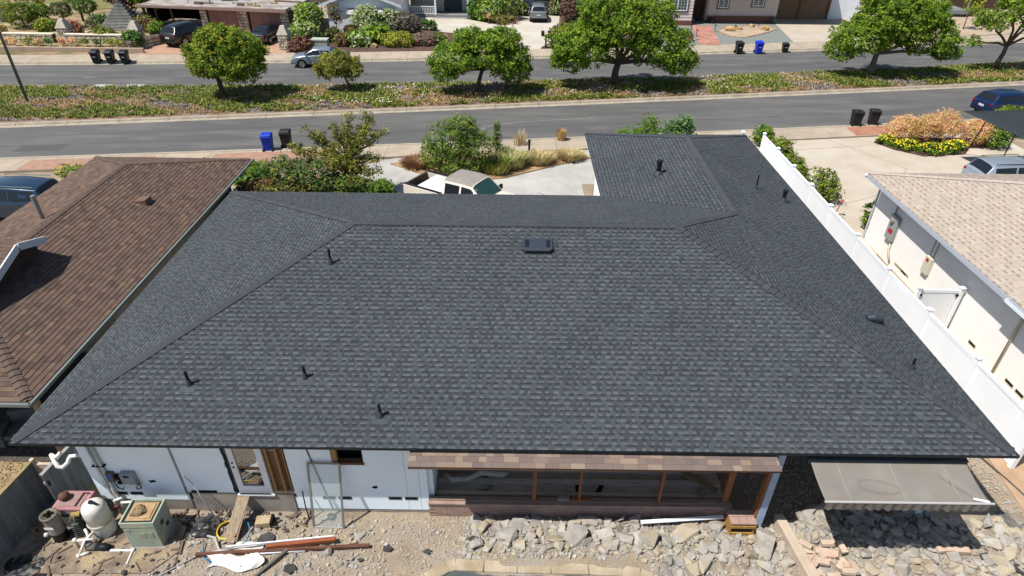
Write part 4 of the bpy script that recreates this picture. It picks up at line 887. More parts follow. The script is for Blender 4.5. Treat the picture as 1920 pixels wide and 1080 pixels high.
# ================================================================ RIGHT NEIGHBOUR (beige shingles)
NZ=3.0; NX,NY0,NY1=15.5,11.4,26.0; NRUN=5.2
nb=root('neighbour_house','cream neighbour house with pale beige shingle roof beyond the white fence','house',(20,19,0))
m_stucco=M('cream_stucco',(.82,.80,.76),.9,(.78,.76,.715),ns=2,bump=.15,bs=60)
nw=MB(); nw.bb(NX+.55,NX+11,NY0+.6,NY1-.6,0,NZ-.06); nwall=nw.build('wall',m_stucco,nb)
m_bgsh=M('beige_shingle',(1,1,1),.93,attr=True,fine=.1,fs=120,spec=.15)
rz_=NZ+NRUN*PITCHS; NXR=NX+2*NRUN
pa,pb,pc,pd=(NX,NY0,NZ),(NX,NY1,NZ),(NXR,NY1,NZ),(NXR,NY0,NZ); r1,r2=(NX+NRUN,NY0+NRUN,rz_),(NX+NRUN,NY1-NRUN,rz_)
mb=MB()
for poly in([pb,pa,r1,r2],[pc,pb,r2],[pa,pd,r1],[pd,pc,r2,r1]): mb.face([dz(p) for p in poly])
for p,q in((pa,pb),(pb,pc),(pc,pd),(pd,pa)): mb.face([dz(p,-.15),dz(q,-.15),dz(q),dz(p)])
mb.face([dz(p,-.15) for p in(pa,pb,pc,pd)])
nroof=mb.build('roof',M('pale_deck',srgb(170,150,132),.9),nb)
BG=(srgb(226,206,188),srgb(232,214,198),srgb(226,206,190))
class R3(Roofer): pass
def tab_mesh(mb,L,e,o,ax,x0,x1,tabs=(.33,),c=None,slot=None):
    U,V,N=[Vector(a) for a in ax]; O=Vector(o); P=lambda u,v,n:O+U*u+V*v+N*n
    x=0
    while x<L-.01:
        a,b=max(x+.003,x0),min(x+.33-.003,x1)
        if b-a>.02:
            cc_=vary(random.choice(((.345,.29,.235),(.355,.30,.245),(.335,.28,.228),(.365,.312,.26))),.06,.02)
            mb.add([P(a,0,0),P(b,0,0),P(a,0,.008),P(b,0,.008),P(a,e+.02,.002),P(b,e+.02,.002)],[(0,1,3,2),(2,3,5,4)],cc_)
            if random.random()<.8 and b-a>.2:     # darker blended granule dash
                s=a+rnd(.0,.1); t=min(b,s+rnd(.12,.2)); d=vary((.245,.185,.148),.1,.04)
                mb.add([P(s,.0,.0105),P(t,.0,.0105),P(s,e*.33,.0098),P(t,e*.33,.0098)],[(0,1,3,2)],d)
        x+=.33
bm_=MB(); var=[]
for i in range(10):
    t=MB(); tab_mesh(t,.99,.185,(0,0,0),((1,0,0),(0,1,0),(0,0,1)),0,.99); var.append(t.mesh('shingle',m_bgsh))
def bslope(O,U,V,run,lo,hi,parts):
    O,U,V=Vector(O),Vector(U),Vector(V); N=U.cross(V); N=N if N.z>0 else -N; e=.185; cand=[]
    for k in range(int(run*SL/e)+1):
        v=k*e; ta=(v+e/2)/SL
        if ta>run: break
        a,b=lo(ta),hi(ta); x=a-((k*.5)%1)*.33-(.99 if k%2 else .66)
        while x<b:
            x0,x1=max(0,a-x),min(.99,b-x)
            if x1-x0>.03:
                o=O+U*x+V*v+N*.004
                if parts and x0<=0 and x1>=.99: cand.append((o,U,V,N))
                else: tab_mesh(bm_,.99,e,o,(U,V,N),x0,x1)
            x+=.99
    cand.sort(key=lambda q:(q[0]-Vector((15.5,19,2.75))).length)
    for i,(o,U,V,N) in enumerate(cand):
        if i<300: inst('shingle',random.choice(var),nroof,o,Matrix((U,V,N)).transposed())
        else: tab_mesh(bm_,.99,e,o,(U,V,N),0,.99)
# -U keeps a right-handed frame for a slope that rises toward +X
bslope((NX,0,NZ),(0,-1,0),(s3,0,sz),NRUN,lambda t:-(NY1-t),lambda t:-(NY0+t),True)
bslope((0,NY1,NZ),(-1,0,0),(0,-s3,sz),NRUN,lambda t:-(NXR-t),lambda t:-(NX+t),False)
kind(bm_.build('shingle_field',m_bgsh,nroof),'stuff')
cb_=(.37,.315,.27)
caps(nroof,m_bgsh,pb,r2,dn(-1,0),dn(0,1),cb_,exp=.2); caps(nroof,m_bgsh,pa,r1,dn(-1,0),dn(0,-1),cb_,exp=.2); caps(nroof,m_bgsh,r2,r1,dn(-1,0),dn(1,0),cb_,exp=.2)
m_fas=M('fascia_bluegrey',srgb(206,212,220),.6)
MB().bb(NX-.03,NX-.004,NY0-.02,NY1+.02,NZ-.17,NZ-.005).build('fascia',m_fas,nb)
gut=MB(); gut.bb(NX-.14,NX-.032,NY0,16.3,NZ-.13,NZ-.12); gut.bb(NX-.15,NX-.14,NY0,16.3,NZ-.13,NZ-.02); gut.bb(NX-.14,NX-.032,16.28,16.3,NZ-.12,NZ-.02); gut.build('gutter',m_frame,nb)
MB().tube([(NX+.02,16.7,NZ-.13),(NX+.3,16.7,NZ-.4),(NX+.50,16.6,NZ-.6),(NX+.50,16.6,.1)],.045,10).build('downpipe',M('pipe_cream',srgb(222,214,190),.6),nb,smooth=True)
for p in((NX-.05,25.9),): MB().lathe([(.03,0),(.07,.03),(.07,.1),(.03,.13)],12,(p[0],p[1],NZ-.12)).build('floodlight',m_frame,nb)
# electrical panel, boxes, conduits, vents on the passage wall
wx=NX+.55
ep=bevel(MB().bb(wx-.16,wx,23.9,24.45,1.0,2.1).build('electric_panel',M('panel_grey',srgb(176,180,178),.5,srgb(166,170,168),ns=4),nb),.02,2)
MB().lathe([(.1,0),(.1,.08),(.07,.1)],16,(wx-.16,24.2,1.85),rotm(0,R(-90))).build('meter',m_conc,ep)
MB().bb(wx-.165,wx-.16,24.0,24.3,1.3,1.5).build('warning_label',M('label_red',srgb(206,40,40),.5),ep)
MB().tube([(wx-.09,24.35,2.1),(wx-.09,24.35,2.6)],.025,8).build('conduit',m_strip,ep)
bx2=bevel(MB().bb(wx-.14,wx,21.2,21.6,1.05,1.75).build('switch_box',M('box_cream',srgb(236,228,204),.5),nb),.015,2); MB().bb(wx-.145,wx-.14,21.35,21.5,1.55,1.68).build('warning_label',M('label_red'),bx2)
for y in(21.3,21.52): MB().tube([(wx-.05,y,1.75),(wx-.05,y,2.55)],.016,8).build('conduit',m_strip,bx2)
MB().tube([(wx-.06,24.0,1.0),(wx-.1,23.9,.6),(wx-.1,23.6,.3)],.04,8).build('conduit',M('pipe_cream'),nb,smooth=True)
for y in(22.6,17.9,15.9,15.4,13.9): 
    v=MB().bb(wx-.012,wx,y-.2,y+.2,.25,.4).build('crawl_vent',M('vent_cream',srgb(226,216,196),.7),nb); MB().bb(wx-.014,wx-.011,y-.17,y+.17,.28,.37).build('mesh_screen',m_blk,v)
MB().tube([(wx-.06,23.3,.42),(wx-.06,22.2,.42)],.02,6).build('gas_pipe',M('pipe_cream'),nb)
MB().bb(wx-.02,wx+.01,26.0,26.12,0,NZ-.1).build('corner_trim',m_fas,nb)

for o in nb.children:
    if o.name.split('.')[0] in('electric_panel','switch_box','conduit','crawl_vent','gas_pipe','corner_trim','downpipe'): o.location.y-=.55
# ================================================================ LEFT NEIGHBOUR (brown shingles)
BZ=2.7; BX,BY0,BY1=-12.15,11.5,27.45; BRUN=3.6; BS=PITCHS
lb=root('neighbour_house','neighbour house with brown shingle roof and pale gutter left of the charcoal roof','house',(-16,19,0))
m_brown=M('brown_shingle',(1,1,1),.93,attr=True,fine=.16,fs=120,spec=.12)
bz=BZ+BRUN*BS; BXL=BX-2*BRUN
pa,pb,pc,pd=(BX,BY0,BZ),(BX,BY1,BZ),(BXL,BY1,BZ),(BXL,BY0,BZ); r1,r2=(BX-BRUN,BY0+BRUN,bz),(BX-BRUN,BY1-BRUN,bz)
mb=MB()
for poly in([pa,pb,r2,r1],[pb,pc,r2],[pd,pa,r1],[pc,pd,r1,r2]): mb.face([dz(p,-.02) for p in poly])
for p,q in((pb,pa),(pc,pb),(pd,pc),(pa,pd)): mb.face([dz(p,-.16),dz(q,-.16),dz(q,-.02),dz(p,-.02)])
mb.face([dz(p,-.16) for p in(pd,pc,pb,pa)])
lroof=mb.build('roof',M('brown_deck',srgb(84,66,54),.9),lb)
lw=MB(); lw.bb(BXL+.6,BX-1.0,BY0+5.2,BY1-.6,0,BZ-.17); lw.build('wall',M('taupe_stucco',srgb(176,160,138),.9,srgb(164,148,126),ns=2),lb)
BRW=[srgb(114,94,83),srgb(122,101,87),srgb(106,89,80),srgb(115,97,87),srgb(130,107,90),srgb(99,83,75)]
def heavy(mb,L,e,o,ax,x0,x1):
    U,V,N=[Vector(a) for a in ax]; O=Vector(o); P=lambda u,v,n:O+U*u+V*v+N*n
    x=-rnd(0,.15)
    while x<L:
        w_=rnd(.14,.34); a,b=max(x,x0),min(x+w_,x1); h=.017+rnd(0,.005)
        if b-a>.015:
            c=vary(random.choice(BRW),.1,.03)
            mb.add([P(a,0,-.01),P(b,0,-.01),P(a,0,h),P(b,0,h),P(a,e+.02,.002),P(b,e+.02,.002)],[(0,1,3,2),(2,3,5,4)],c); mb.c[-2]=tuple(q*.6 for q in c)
        x+=w_
var=[]; fld=MB(); be=.143
for i in range(14):
    t=MB(); heavy(t,1.0,be,(0,0,0),((1,0,0),(0,1,0),(0,0,1)),0,1.0); var.append(t.mesh('shingle',m_brown))
def brslope(O,U,V,run,lo,hi,parts,skip=None):
    O,U,V=Vector(O),Vector(U),Vector(V); N=U.cross(V); N=N if N.z>0 else -N; cand=[]
    for k in range(int(run*SL/be)+1):
        v=k*be; ta=(v+be/2)/SL
        if ta>run: break
        a,b=lo(ta),hi(ta); x=a-((k*.43)%1)
        while x<b:
            x0,x1=max(0,a-x),min(1.0,b-x)
            if x1-x0>.02:
                o=O+U*x+V*v+N*.002
                if parts and x0<=0 and x1>=1: cand.append((o,U,V,N))
                else: heavy(fld,1.0,min(be,run*SL-v),o,(U,V,N),x0,x1)
            x+=1.0
    cand.sort(key=lambda q:(q[0]-Vector((0,4,CAM_Z))).length)
    for i,(o,U,V,N) in enumerate(cand):
        if i<300: inst('shingle',random.choice(var),lroof,o,Matrix((U,V,N)).transposed())
        else: heavy(fld,1.0,be,o,(U,V,N),0,1)
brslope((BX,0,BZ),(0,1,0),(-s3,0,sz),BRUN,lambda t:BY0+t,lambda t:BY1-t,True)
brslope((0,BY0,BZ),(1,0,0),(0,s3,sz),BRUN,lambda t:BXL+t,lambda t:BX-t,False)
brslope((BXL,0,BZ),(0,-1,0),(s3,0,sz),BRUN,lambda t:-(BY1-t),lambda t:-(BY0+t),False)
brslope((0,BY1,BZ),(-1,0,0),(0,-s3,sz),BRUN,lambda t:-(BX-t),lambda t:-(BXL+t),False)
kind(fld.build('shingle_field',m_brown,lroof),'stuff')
cbr=srgb(110,94,85)
for p,q,a,b in((pa,r1,(1,0),(0,-1)),(pb,r2,(1,0),(0,1)),(pc,r2,(-1,0),(0,1)),(pd,r1,(-1,0),(0,-1)),(r2,r1,(1,0),(-1,0))): caps(lroof,m_brown,p,q,dn(*a),dn(*b),cbr,exp=.22,wd=.14,lift=.04)
m_gut=M('gutter_pale',srgb(128,136,132),.6)
for p,q in((pa,pb),(pd,pa)):
    v=(Vector(q)-Vector(p)).normalized(); nrm=Vector((v.y,-v.x,0))*.05
    MB().beam(Vector(p)+nrm-Vector((0,0,.05))-v*.07,Vector(q)+nrm-Vector((0,0,.05))+v*.06,.08,.09).build('gutter',m_gut,lb)
MB().bb(-12.62,-12.48,11.98,12.12,0,BZ-.18).build('eave_post',M('post_tan',srgb(176,150,118),.8),lb)
# raised cross gable on the left part of that roof
gx,gy,gz_=-14.72,16.1,4.5
gb=MB(); yA,yB=gy-2.6,gy+1.08; za,zb_=gz_-2.6*BS,gz_-1.08*BS
gb.add([(gx,gy,gz_),(gx,yA,za),(gx,yB,zb_),(gx-6,gy,gz_),(gx-6,yA,za),(gx-6,yB,zb_)],[(0,1,4,3),(2,0,3,5)])
gb.add([(gx-.35,gy,gz_-.05),(gx-.35,yA,za-.05),(gx-.35,yB,zb_-.05),(gx-.35,yA,za-1.4),(gx-.35,yB,zb_-1.4)],[(0,1,3,4,2)])
gab=gb.build('gable',M('brown_deck'),lb)
f2=MB()
for sg,yE,zE in((-1,yA,za),(1,yB,zb_)):
    rn=abs(yE-gy); V=Vector((0,-sg*s3,sz)); U=Vector((1,0,0))*(-sg); N=U.cross(V); N=N if N.z>0 else -N
    for k in range(int(rn*SL/be)+1):
        for i in range(6):
            xx=(gx-6+i) if U.x>0 else -(gx-i); o=Vector((0,yE,zE))+V*(k*be)+Vector((U.x*xx*U.x if False else (gx-6+i if U.x>0 else gx-i),0,0))+N*.01
            heavy(f2,1.0,min(be,max(.02,rn*SL-k*be)),o,(U,V,N),0,1)
kind(f2.build('shingle_field',m_brown,gab),'stuff')
for p,q in(((gx+.03,gy,gz_+.02),(gx+.03,yA,za+.02)),((gx+.03,gy,gz_+.02),(gx+.03,yB,zb_+.02))): MB().beam(p,q,.05,.22).build('fascia',M('fascia_white',srgb(226,230,234),.6),gab)
MB().tube([(-16.35,19.4,3.3),(-16.35,19.4,4.6)],.075,12).build('flue_pipe',M('galvanised',srgb(176,180,182),.4,metal=.5),lb)
bxv=MB(); P0=Vector((-14.05,21.6,BZ+(BX+14.05)*BS)); bxv.add([P0+Vector(p) for p in((-.25,-.22,.10),(.2,-.22,.16),(.2,.22,.16),(-.25,.22,.10),(-.25,-.22,0),(.2,-.22,-.1),(.2,.22,-.1),(-.25,.22,0))],[(0,1,2,3),(0,4,5,1),(1,5,6,2),(2,6,7,3),(3,7,4,0)]); bxv.build('roof_vent',M('vent_brown',srgb(128,98,82),.7),lb)

kind(MB().bb(-19,-12.4,11.9,16.6,0,.035).build('patio_slab',M('patio_dark',srgb(96,90,84),.9,srgb(76,71,66),ns=2)),'structure')  # slab added in a dark tone, deepening the shade under the brown eave
sf=root('patio_sofa','grey cushioned patio sofa in the dark shade under the brown roof','sofa',(-13.6,12.9,.035),R(15))
m_sofa=M('sofa_grey',srgb(120,122,124),.9,srgb(104,106,108),ns=4); LS=lambda mb,n,m_: bevel(mb.build(n,m_,sf,world=False),.03,2)
LS(MB().bb(-.9,.9,-.4,.4,.12,.32),'base_frame',m_vent)
for x in(-.44,.44): LS(MB().bb(x-.42,x+.42,-.38,.3,.32,.48),'seat_cushion',m_sofa); LS(MB().bb(x-.42,x+.42,.26,.44,.34,.85),'back_cushion',m_sofa)
for x in(-.97,.97): LS(MB().bb(x-.09,x+.09,-.4,.42,.1,.62),'arm',m_sofa)
for x in(-.8,.8):
    for y in(-.32,.32): LS(MB().bb(x-.03,x+.03,y-.03,y+.03,0,.12),'leg',m_vent)
gr_=root('kettle_grill','dark covered barbecue grill in the shade under the brown roof','grill',(-14.9,12.6,.035)); G_=lambda mb,n: mb.build(n,m_vent,gr_,smooth=True,world=False)
G_(MB().lathe([(.03,.5),(.2,.55),(.28,.7),(.28,.74)],16),'bowl'); G_(MB().lathe([(.28,.745),(.26,.85),(.15,.95),(.03,.97)],16),'lid')
for k in range(3): a=k*2.094; G_(MB().tube([(math.cos(a)*.16,math.sin(a)*.16,.55),(math.cos(a)*.3,math.sin(a)*.3,0)],.015,6),'leg')
# ================================================================ ACROSS THE STREET: yards and houses
def flat(name,poly,z,mat,z0=-.05): return kind(MB().prism(poly,z0,z).build(name,mat),'structure')
m_mulch=M('mulch',srgb(112,86,74),.97,srgb(88,66,58),ns=4,bump=.6,bs=20,fine=.3,fs=25)
m_salm=M('salmon_paving',srgb(206,166,138),.9,srgb(192,148,120),ns=1.5,fine=.06,fs=30)
m_drive=M('drive_concrete',srgb(216,208,192),.9,srgb(206,196,178),ns=.8,fine=.05,fs=30,col3=srgb(222,214,200),ns3=.3)
m_drive2=M('drive_tan',srgb(210,198,180),.9,srgb(200,186,166),ns=.8,fine=.05,fs=30)
m_gravelyard=M('greygreen_gravel',srgb(150,154,146),.95,srgb(132,138,132),ns=6,bump=.5,bs=30,fine=.25,fs=14)
m_tan=M('tan_earth',srgb(202,182,156),.95,srgb(184,162,136),ns=.9,bump=.3,bs=8,fine=.12,fs=12)
flat('yard_left',[(-75,K5(-75)+.02),(-33.2,K5(-33.2)+.02),(-33.6,70),(-75,90)],.12,M('garden_ground',srgb(176,150,116),.95,srgb(120,116,66),ns=.45,lo=.42,hi=.58,bump=.4,bs=10,fine=.2,fs=14,col3=srgb(206,184,150),ns3=.3))
flat('driveway_salmon',[(-33.15,K5(-33.1)+.02),(-20.45,K5(-20.4)+.02),(-21.2,66.5),(-34.5,68)],.15,m_salm)
flat('bed_mulch',[(-20.4,K5(-20.4)+.02),(-1.2,K5(-1.2)+.02),(-2.2,63),(-4.4,66.3),(-7.2,67.2),(-9.8,68.9),(-13,70),(-20.4,68)],.15,m_mulch)
flat('driveway_white',[(-1.1,K5(-1.1)+.02),(2.3,K5(2.3)+.02),(2.4,61.5),(3.2,63.2),(4.4,69),(5.0,78),(.2,78),(-.6,71.8),(-1.5,70.8),(-6,74.5),(-13.8,75),(-13.8,70.2),(-9.8,69.0),(-7.2,67.3),(-4.3,66.4),(-2.1,63)],.13,m_drive)
flat('bed_right',[(2.4,K5(2.4)+.02),(11,K5(11)+.02),(12,74),(5.1,78),(4.5,69),(3.3,63.2),(2.5,61.5)],.16,m_mulch)
flat('gravel_yard',[(11.1,K5(11.1)+.02),(27.0,K5(27)+.02),(28.6,75.3),(12.1,74)],.12,m_gravelyard)
flat('driveway_tan',[(27.05,K5(27.05)+.02),(38,K5(38)+.02),(36.2,76.3),(28.65,76.3)],.14,m_drive2)
flat('yard_far_right',[(38.05,K5(38.05)+.02),(75,K5(75)+.02),(80,110),(36.3,110),(36.3,76)],.13,m_tan)
flat('lawn_behind',[(-75,70.5),(80,112),(80,140),(-75,140)],.08,M('dry_lawn',srgb(150,140,90),.95,srgb(120,120,70),ns=.6))
# brick walk with bricks told apart only as a pattern of small pavers
wk=bpy.data.objects.new('brick_walk',None); C.objects.link(wk); wk.location=(19,67,0); kind(wk,'structure')
m_pav=M('red_paver',srgb(204,150,130),.9,srgb(188,132,114),ns=2,attr=True)
pvm=[MB().bb(-.2,.2,-.19,.19,0,.05,vary((1,1,1),.16,.05)).mesh('paver',m_pav) for _ in range(6)]
for j in range(22):
    t=j/22; y=62.95+9.0*t; x0=17.5+1.35*t
    for i in range(5): inst('paver',random.choice(pvm),wk,(x0+.21+i*.41+(.2 if j%2 else 0)*.0,y+.2,.12),rotm(0,0,-.15))
# island of sand with brick edge
isl=[(20.9,69.0),(21.4,70.4),(23,71.3),(25.2,72.3),(26.9,72.0),(27.3,70.4),(26.2,69.2),(24.4,67.6),(22.7,66.3),(21.4,66.9)]
flat('sand_island',isl,.15,m_tan)
ed=root('brick_edging','curved brick edging around the sand island in the grey gravel yard','edging',(24,69,0))
for (x0,y0),(x1,y1) in zip(isl,isl[1:]+isl[:1]):
    n=max(2,int(math.hypot(x1-x0,y1-y0)/.5))
    for k in range(n): MB().beam((x0+(x1-x0)*(k+.05)/n,y0+(y1-y0)*(k+.05)/n,.17),(x0+(x1-x0)*(k+.95)/n,y0+(y1-y0)*(k+.95)/n,.12,),.12,.1).build('brick',m_salm,ed)
def boulder(x,y,s,label,mat=None,z=.12):
    vs,fs=chunk(20,.8,.2); o=MB().add([Vector((v.x*s,v.y*s,v.z*s))+Vector((x,y,z)) for v in vs],fs).build('boulder',mat or M('tan_rock',srgb(214,180,132),.9,srgb(186,150,104),ns=3,bump=.4,bs=12)); return tag(o,label,'boulder')
boulder(22.2,69.6,.6,'large tan boulder at the left of the sand island'); boulder(23.3,70.3,.5,'tan boulder second from the left on the sand island'); boulder(25.2,71.6,.4,'upright tan boulder at the back of the sand island'); boulder(26.0,70.1,.55,'flat pale boulder at the right of the sand island')
boulder(-13.1,60.5,.45,'pale boulder left of the yellow green mound in the mulch bed'); boulder(-11.4,60.7,.45,'tan boulder in front of the yellow green mound'); boulder(-8.5,64.4,.4,'orange tan boulder right of the dark domed bush'); boulder(-6.8,64.5,.5,'tall tan boulder beside the white driveway curve'); boulder(-7.6,62.5,.45,'round tan boulder half hidden by the street tree'); boulder(4.1,62.3,.5,'orange boulder behind the twin mailboxes')

def place(pts,o,u):   # local (along,front,z) -> world for a facade with origin o and direction u
    u=Vector((u[0],u[1],0)).normalized(); n=Vector((u.y,-u.x,0)); return [Vector((o[0],o[1],0))+u*a+n*b+Vector((0,0,c)) for a,b,c in pts]
class Facade:
    def __init__(s,o,u,base): s.o=o; s.u=Vector((u[0],u[1],0)).normalized(); s.n=Vector((s.u.y,-s.u.x,0)); s.z=base
    def P(s,a,b,c): return Vector((s.o[0],s.o[1],s.z))+s.u*a+s.n*b+Vector((0,0,c))
    def box(s,a0,a1,b0,b1,c0,c1,col=None,mb=None):
        mb=mb or MB(); vs=[s.P(a,b,c) for a in(a0,a1) for b in(b0,b1) for c in(c0,c1)]
        return mb.add(vs,[(0,1,3,2),(4,6,7,5),(0,4,5,1),(2,3,7,6),(0,2,6,4),(1,5,7,3)],col)
# ---- house with stone pillars and twin garage doors
F1=Facade((-31.0,66.2),(.975,-.222),.35)
h1=root('garage_house','low house with flat littered roof stone pillars and two pink garage doors','house',(-26,66,0))
m_pink=M('pink_door',srgb(176,138,126),.7,srgb(166,128,116),ns=2,stretch=(1,1,.2)); m_st=[M('pale_stone',whi(224,214,194),.9,whi(206,194,172),ns=3),M('grey_stone',whi(190,180,162),.9,whi(168,158,142),ns=3)]
m_grout=M('dark_grout',srgb(96,86,74),.95)
F1.box(-.2,9.6,-6,-.25,0,2.4).build('wall',M('brown_stucco',srgb(120,96,80),.9),h1)
MB_=F1.box(-6.6,-.3,-4.4,-4.2,0,2.3).build('carport_shade_back',m_blk,h1); F1.box(-6.7,-6.5,-4.2,-.6,0,1.9).build('carport_shade_side',m_blk,h1)  # black panels put in so the open carport reads as deep shade
for a in(-5.4,-3.6): F1.box(a-.07,a+.07,-.4,-.25,0,2.1).build('carport_post',M('post_brown',srgb(120,104,92),.8),h1)
rfp=MB(); rfp.add([F1.P(-6.2,1.0,1.98),F1.P(9.9,.9,2.22),F1.P(9.9,-9,2.6),F1.P(-4.5,-9,2.6),F1.P(-6.2,1.0,2.15),F1.P(9.9,.9,2.5),F1.P(9.9,-9,2.9),F1.P(-4.5,-9,2.9)],[(3,2,1,0),(4,5,6,7),(0,1,5,4),(1,2,6,5),(2,3,7,6),(3,0,4,7)])
r1o=rfp.build('roof',M('flat_roof_grey',srgb(196,188,180),.9,srgb(164,154,148),ns=1.2,col3=srgb(150,130,118),ns3=.8),h1)
fa=MB(); fa.add([F1.P(-6.22,1.03,1.93),F1.P(9.92,.93,2.17),F1.P(9.92,.93,2.46),F1.P(-6.22,1.03,2.12)],[(0,1,2,3)]); o=fa.build('fascia',M('fascia_mauve',srgb(166,140,128),.8),h1); o.modifiers.new('t','SOLIDIFY').thickness=.04
for i in range(46):
    a,b=rnd(-4.5,9.6),rnd(-8,.4); z=2.5-.04*b+ .02*a*.1; k=random.choice(((236,234,230),(180,150,96),(120,104,94),(206,200,194),(96,88,82)))
    F1.box(a,a+rnd(.4,3.4),b,b+rnd(.08,.3),z-.25+.0*a,z+rnd(.06,.14)).build('roof_debris',M('debris_%d'%k[0],srgb(*k),.8),r1o)
MB().tube([F1.P(1.2,-.2,2.4),F1.P(1.1,-.2,3.6)],.05,8).build('roof_pipe',m_vent,r1o)
for a0,a1 in((.75,4.0),(5.3,8.6)):
    d=F1.box(a0,a1,-.2,-.12,0,2.05).build('garage_door',m_pink,h1)
    n=12
    for k in range(n): F1.box(a0+(a1-a0)*(k+.08)/n,a0+(a1-a0)*(k+.92)/n,-.12,-.095,.06,1.15).build('panel',m_pink,d)
    F1.box(a0+.05,a1-.05,-.12,-.095,1.22,2.0).build('panel',m_pink,d)
def stonework(fac,parent,a0,a1,b,c0,c1,s=.26,depth=.05):
    c=c0
    while c<c1-.05:
        h=min(rnd(.7,1.15)*s,c1-c); a=a0
        while a<a1-.03:
            w_=min(rnd(.7,1.6)*s,a1-a)
            q=[(a+.02,c+.02),(a+w_-.02,c+.02+rnd(0,.03)),(a+w_-.02-rnd(0,.04),c+h-.02),(a+.02+rnd(0,.04),c+h-.02-rnd(0,.03))]
            m=MB(); t=depth*rnd(.6,1.1); m.add([fac.P(x,b,z) for x,z in q]+[fac.P(x,b+t,z) for x,z in q],[(4,5,6,7),(0,1,5,4),(1,2,6,5),(2,3,7,6),(3,0,4,7)]); m.build('stone',random.choice(m_st),parent)
            a+=w_
        c+=h
for a0,a1 in((-.05,.7),(4.1,5.2),(8.7,9.6)):
    p=F1.box(a0,a1,-.25,.05,0,2.1).build('stone_pillar',m_grout,h1); stonework(F1,p,a0,a1,.05,0,2.1,.3)
p=F1.box(.75,8.6,-.2,.0,2.06,2.25).build('stone_lintel',m_grout,h1); stonework(F1,p,.75,8.6,.0,2.06,2.25,.3)
# gate posts with pyramid tops, stone garden wall, low wall, stone pyramid
def gatepost(x,y,label,w_=.9,h=1.55,top=.75):
    r=root('gate_post',label,'gate post',(x,y,.12)); core=MB().bb(x-w_/2,x+w_/2,y-w_/2,y+w_/2,0,h).build('shaft',m_grout,r)
    f=Facade((x-w_/2,y-w_/2),(1,0),0); stonework(f,core,0,w_,0,.02,h,.26); f=Facade((x+w_/2,y-w_/2),(0,1),0); stonework(f,core,0,w_,0,.02,h,.26)
    MB().add([(x-w_*.56,y-w_*.56,h),(x+w_*.56,y-w_*.56,h),(x+w_*.56,y+w_*.56,h),(x-w_*.56,y+w_*.56,h),(x-.18,y-.18,h+top),(x+.18,y-.18,h+top),(x+.18,y+.18,h+top),(x-.18,y+.18,h+top)],[(0,1,5,4),(1,2,6,5),(2,3,7,6),(3,0,4,7),(4,5,6,7)]).build('cap',M('cap_pale',srgb(212,204,190),.9,srgb(196,186,170),ns=2),r)
gatepost(-20.75,59.2,'stone gate post with tapered cap right of the salmon driveway',.9,1.5,.7); gatepost(-34.9,60.9,'stone gate post with tapered cap left of the black SUV',.95,1.4,.7); gatepost(-42.1,61.9,'stone post with tapered cap in the middle of the garden wall',.95,1.3,.7)
gw=root('stone_garden_wall','rubble stone garden wall along the topiary yard','wall',(-40,61.2,0))
F2=Facade((-47.5,60.9),(1,-.02),.12)
for a0,a1 in((0,4.8),(5.9,11.6)):
    c=F2.box(a0,a1,-.5,-.02,0,.72).build('core',m_grout,gw); stonework(F2,c,a0,a1,-.02,0,.72,.34,.07)
    F2.box(a0,a1,-.5,.05,.72,.80).build('coping',m_st[0],gw)
F3=Facade((-34.3,57.9),(.45,.89),.12); rw_=root('ramp_wall','stone side wall rising along the left of the salmon driveway','wall',(-33.5,59.5,0)); c=F3.box(0,3.4,-.4,0,0,.85).build('core',m_grout,rw_); stonework(F3,c,0,3.4,0,0,.85,.3)
lw_=root('low_retaining_wall','low pinkish retaining wall behind the three bins','wall',(-39,57.6,0))
for i in range(5): 
    a=-46+i*2.65; MB().bb(a,a+2.62,57.45-.12*i*.1,57.7-.012*i,.0,.52).build('wall_panel',M('pink_render',srgb(208,184,162),.9,srgb(196,170,146),ns=1.2),lw_)
py=root('stepped_pyramid','grey stepped stone pyramid standing in the topiary garden','garden structure',(-39.7,67.6,0))
for k in range(10):
    s=2.0*(1-k/10.5); MB().box((-39.7,67.8,.25+k*.25),(s*2,s*1.6,.2),.12,taper=.93).build('step',M('pyramid_stone',srgb(150,150,144),.9,srgb(124,124,120),ns=2),py)
MB().box((-39.75,67.8,2.95),(.5,.5,.55)).build('top_block',M('pyramid_stone'),py)
tag(bevel(MB().bb(-56.3,-53.6,69.5,72,0,1.7).build('white_shed',M('shed_white',srgb(206,212,214),.6)),.05),'white box shed at the left edge behind the topiary trees','shed')
# ---- white gabled house
h2=root('white_house','white house with gable end front porch and dark entry doors','house',(-8,72,0))
m_wht=M('white_siding',(.78,.82,.86),.8,(.73,.77,.82),ns=2); m_grsh=M('grey_shingle_far',srgb(136,140,140),.95,srgb(110,114,116),ns=5,stretch=(1,3,3))
G=66.6
gm=MB(); pk_=(-15.3,G,3.95)
gm.add([(-18.6,G,0),(-12.0,G+.3,0),(-12.0,G+.3,2.75),(-15.3,G+.15,3.95),(-18.6,G,2.7)],[(0,1,2,3,4)]); gm.add([(-12.0,G+.3,0),(-12.0,76,0),(-12,76,2.75),(-12,G+.3,2.75)],[(0,1,2,3)]); gm.add([(-18.6,G,0),(-18.6,G,2.7),(-18.6,80,2.7),(-18.6,80,0)],[(0,1,2,3)])
gwl=gm.build('gable_wall',m_wht,h2); gwl.modifiers.new('t','SOLIDIFY').thickness=.12
gr=MB(); gr.add([(-15.3,G-.3,4.1),(-19.6,G-.3,2.52),(-19.6,82,2.52),(-15.3,82,4.1),(-11.3,G-.05,2.62),(-11.3,82,2.62)],[(0,1,2,3),(4,0,3,5)]); gro=gr.build('gable_roof',m_grsh,h2); gro.modifiers.new('t','SOLIDIFY').thickness=.08
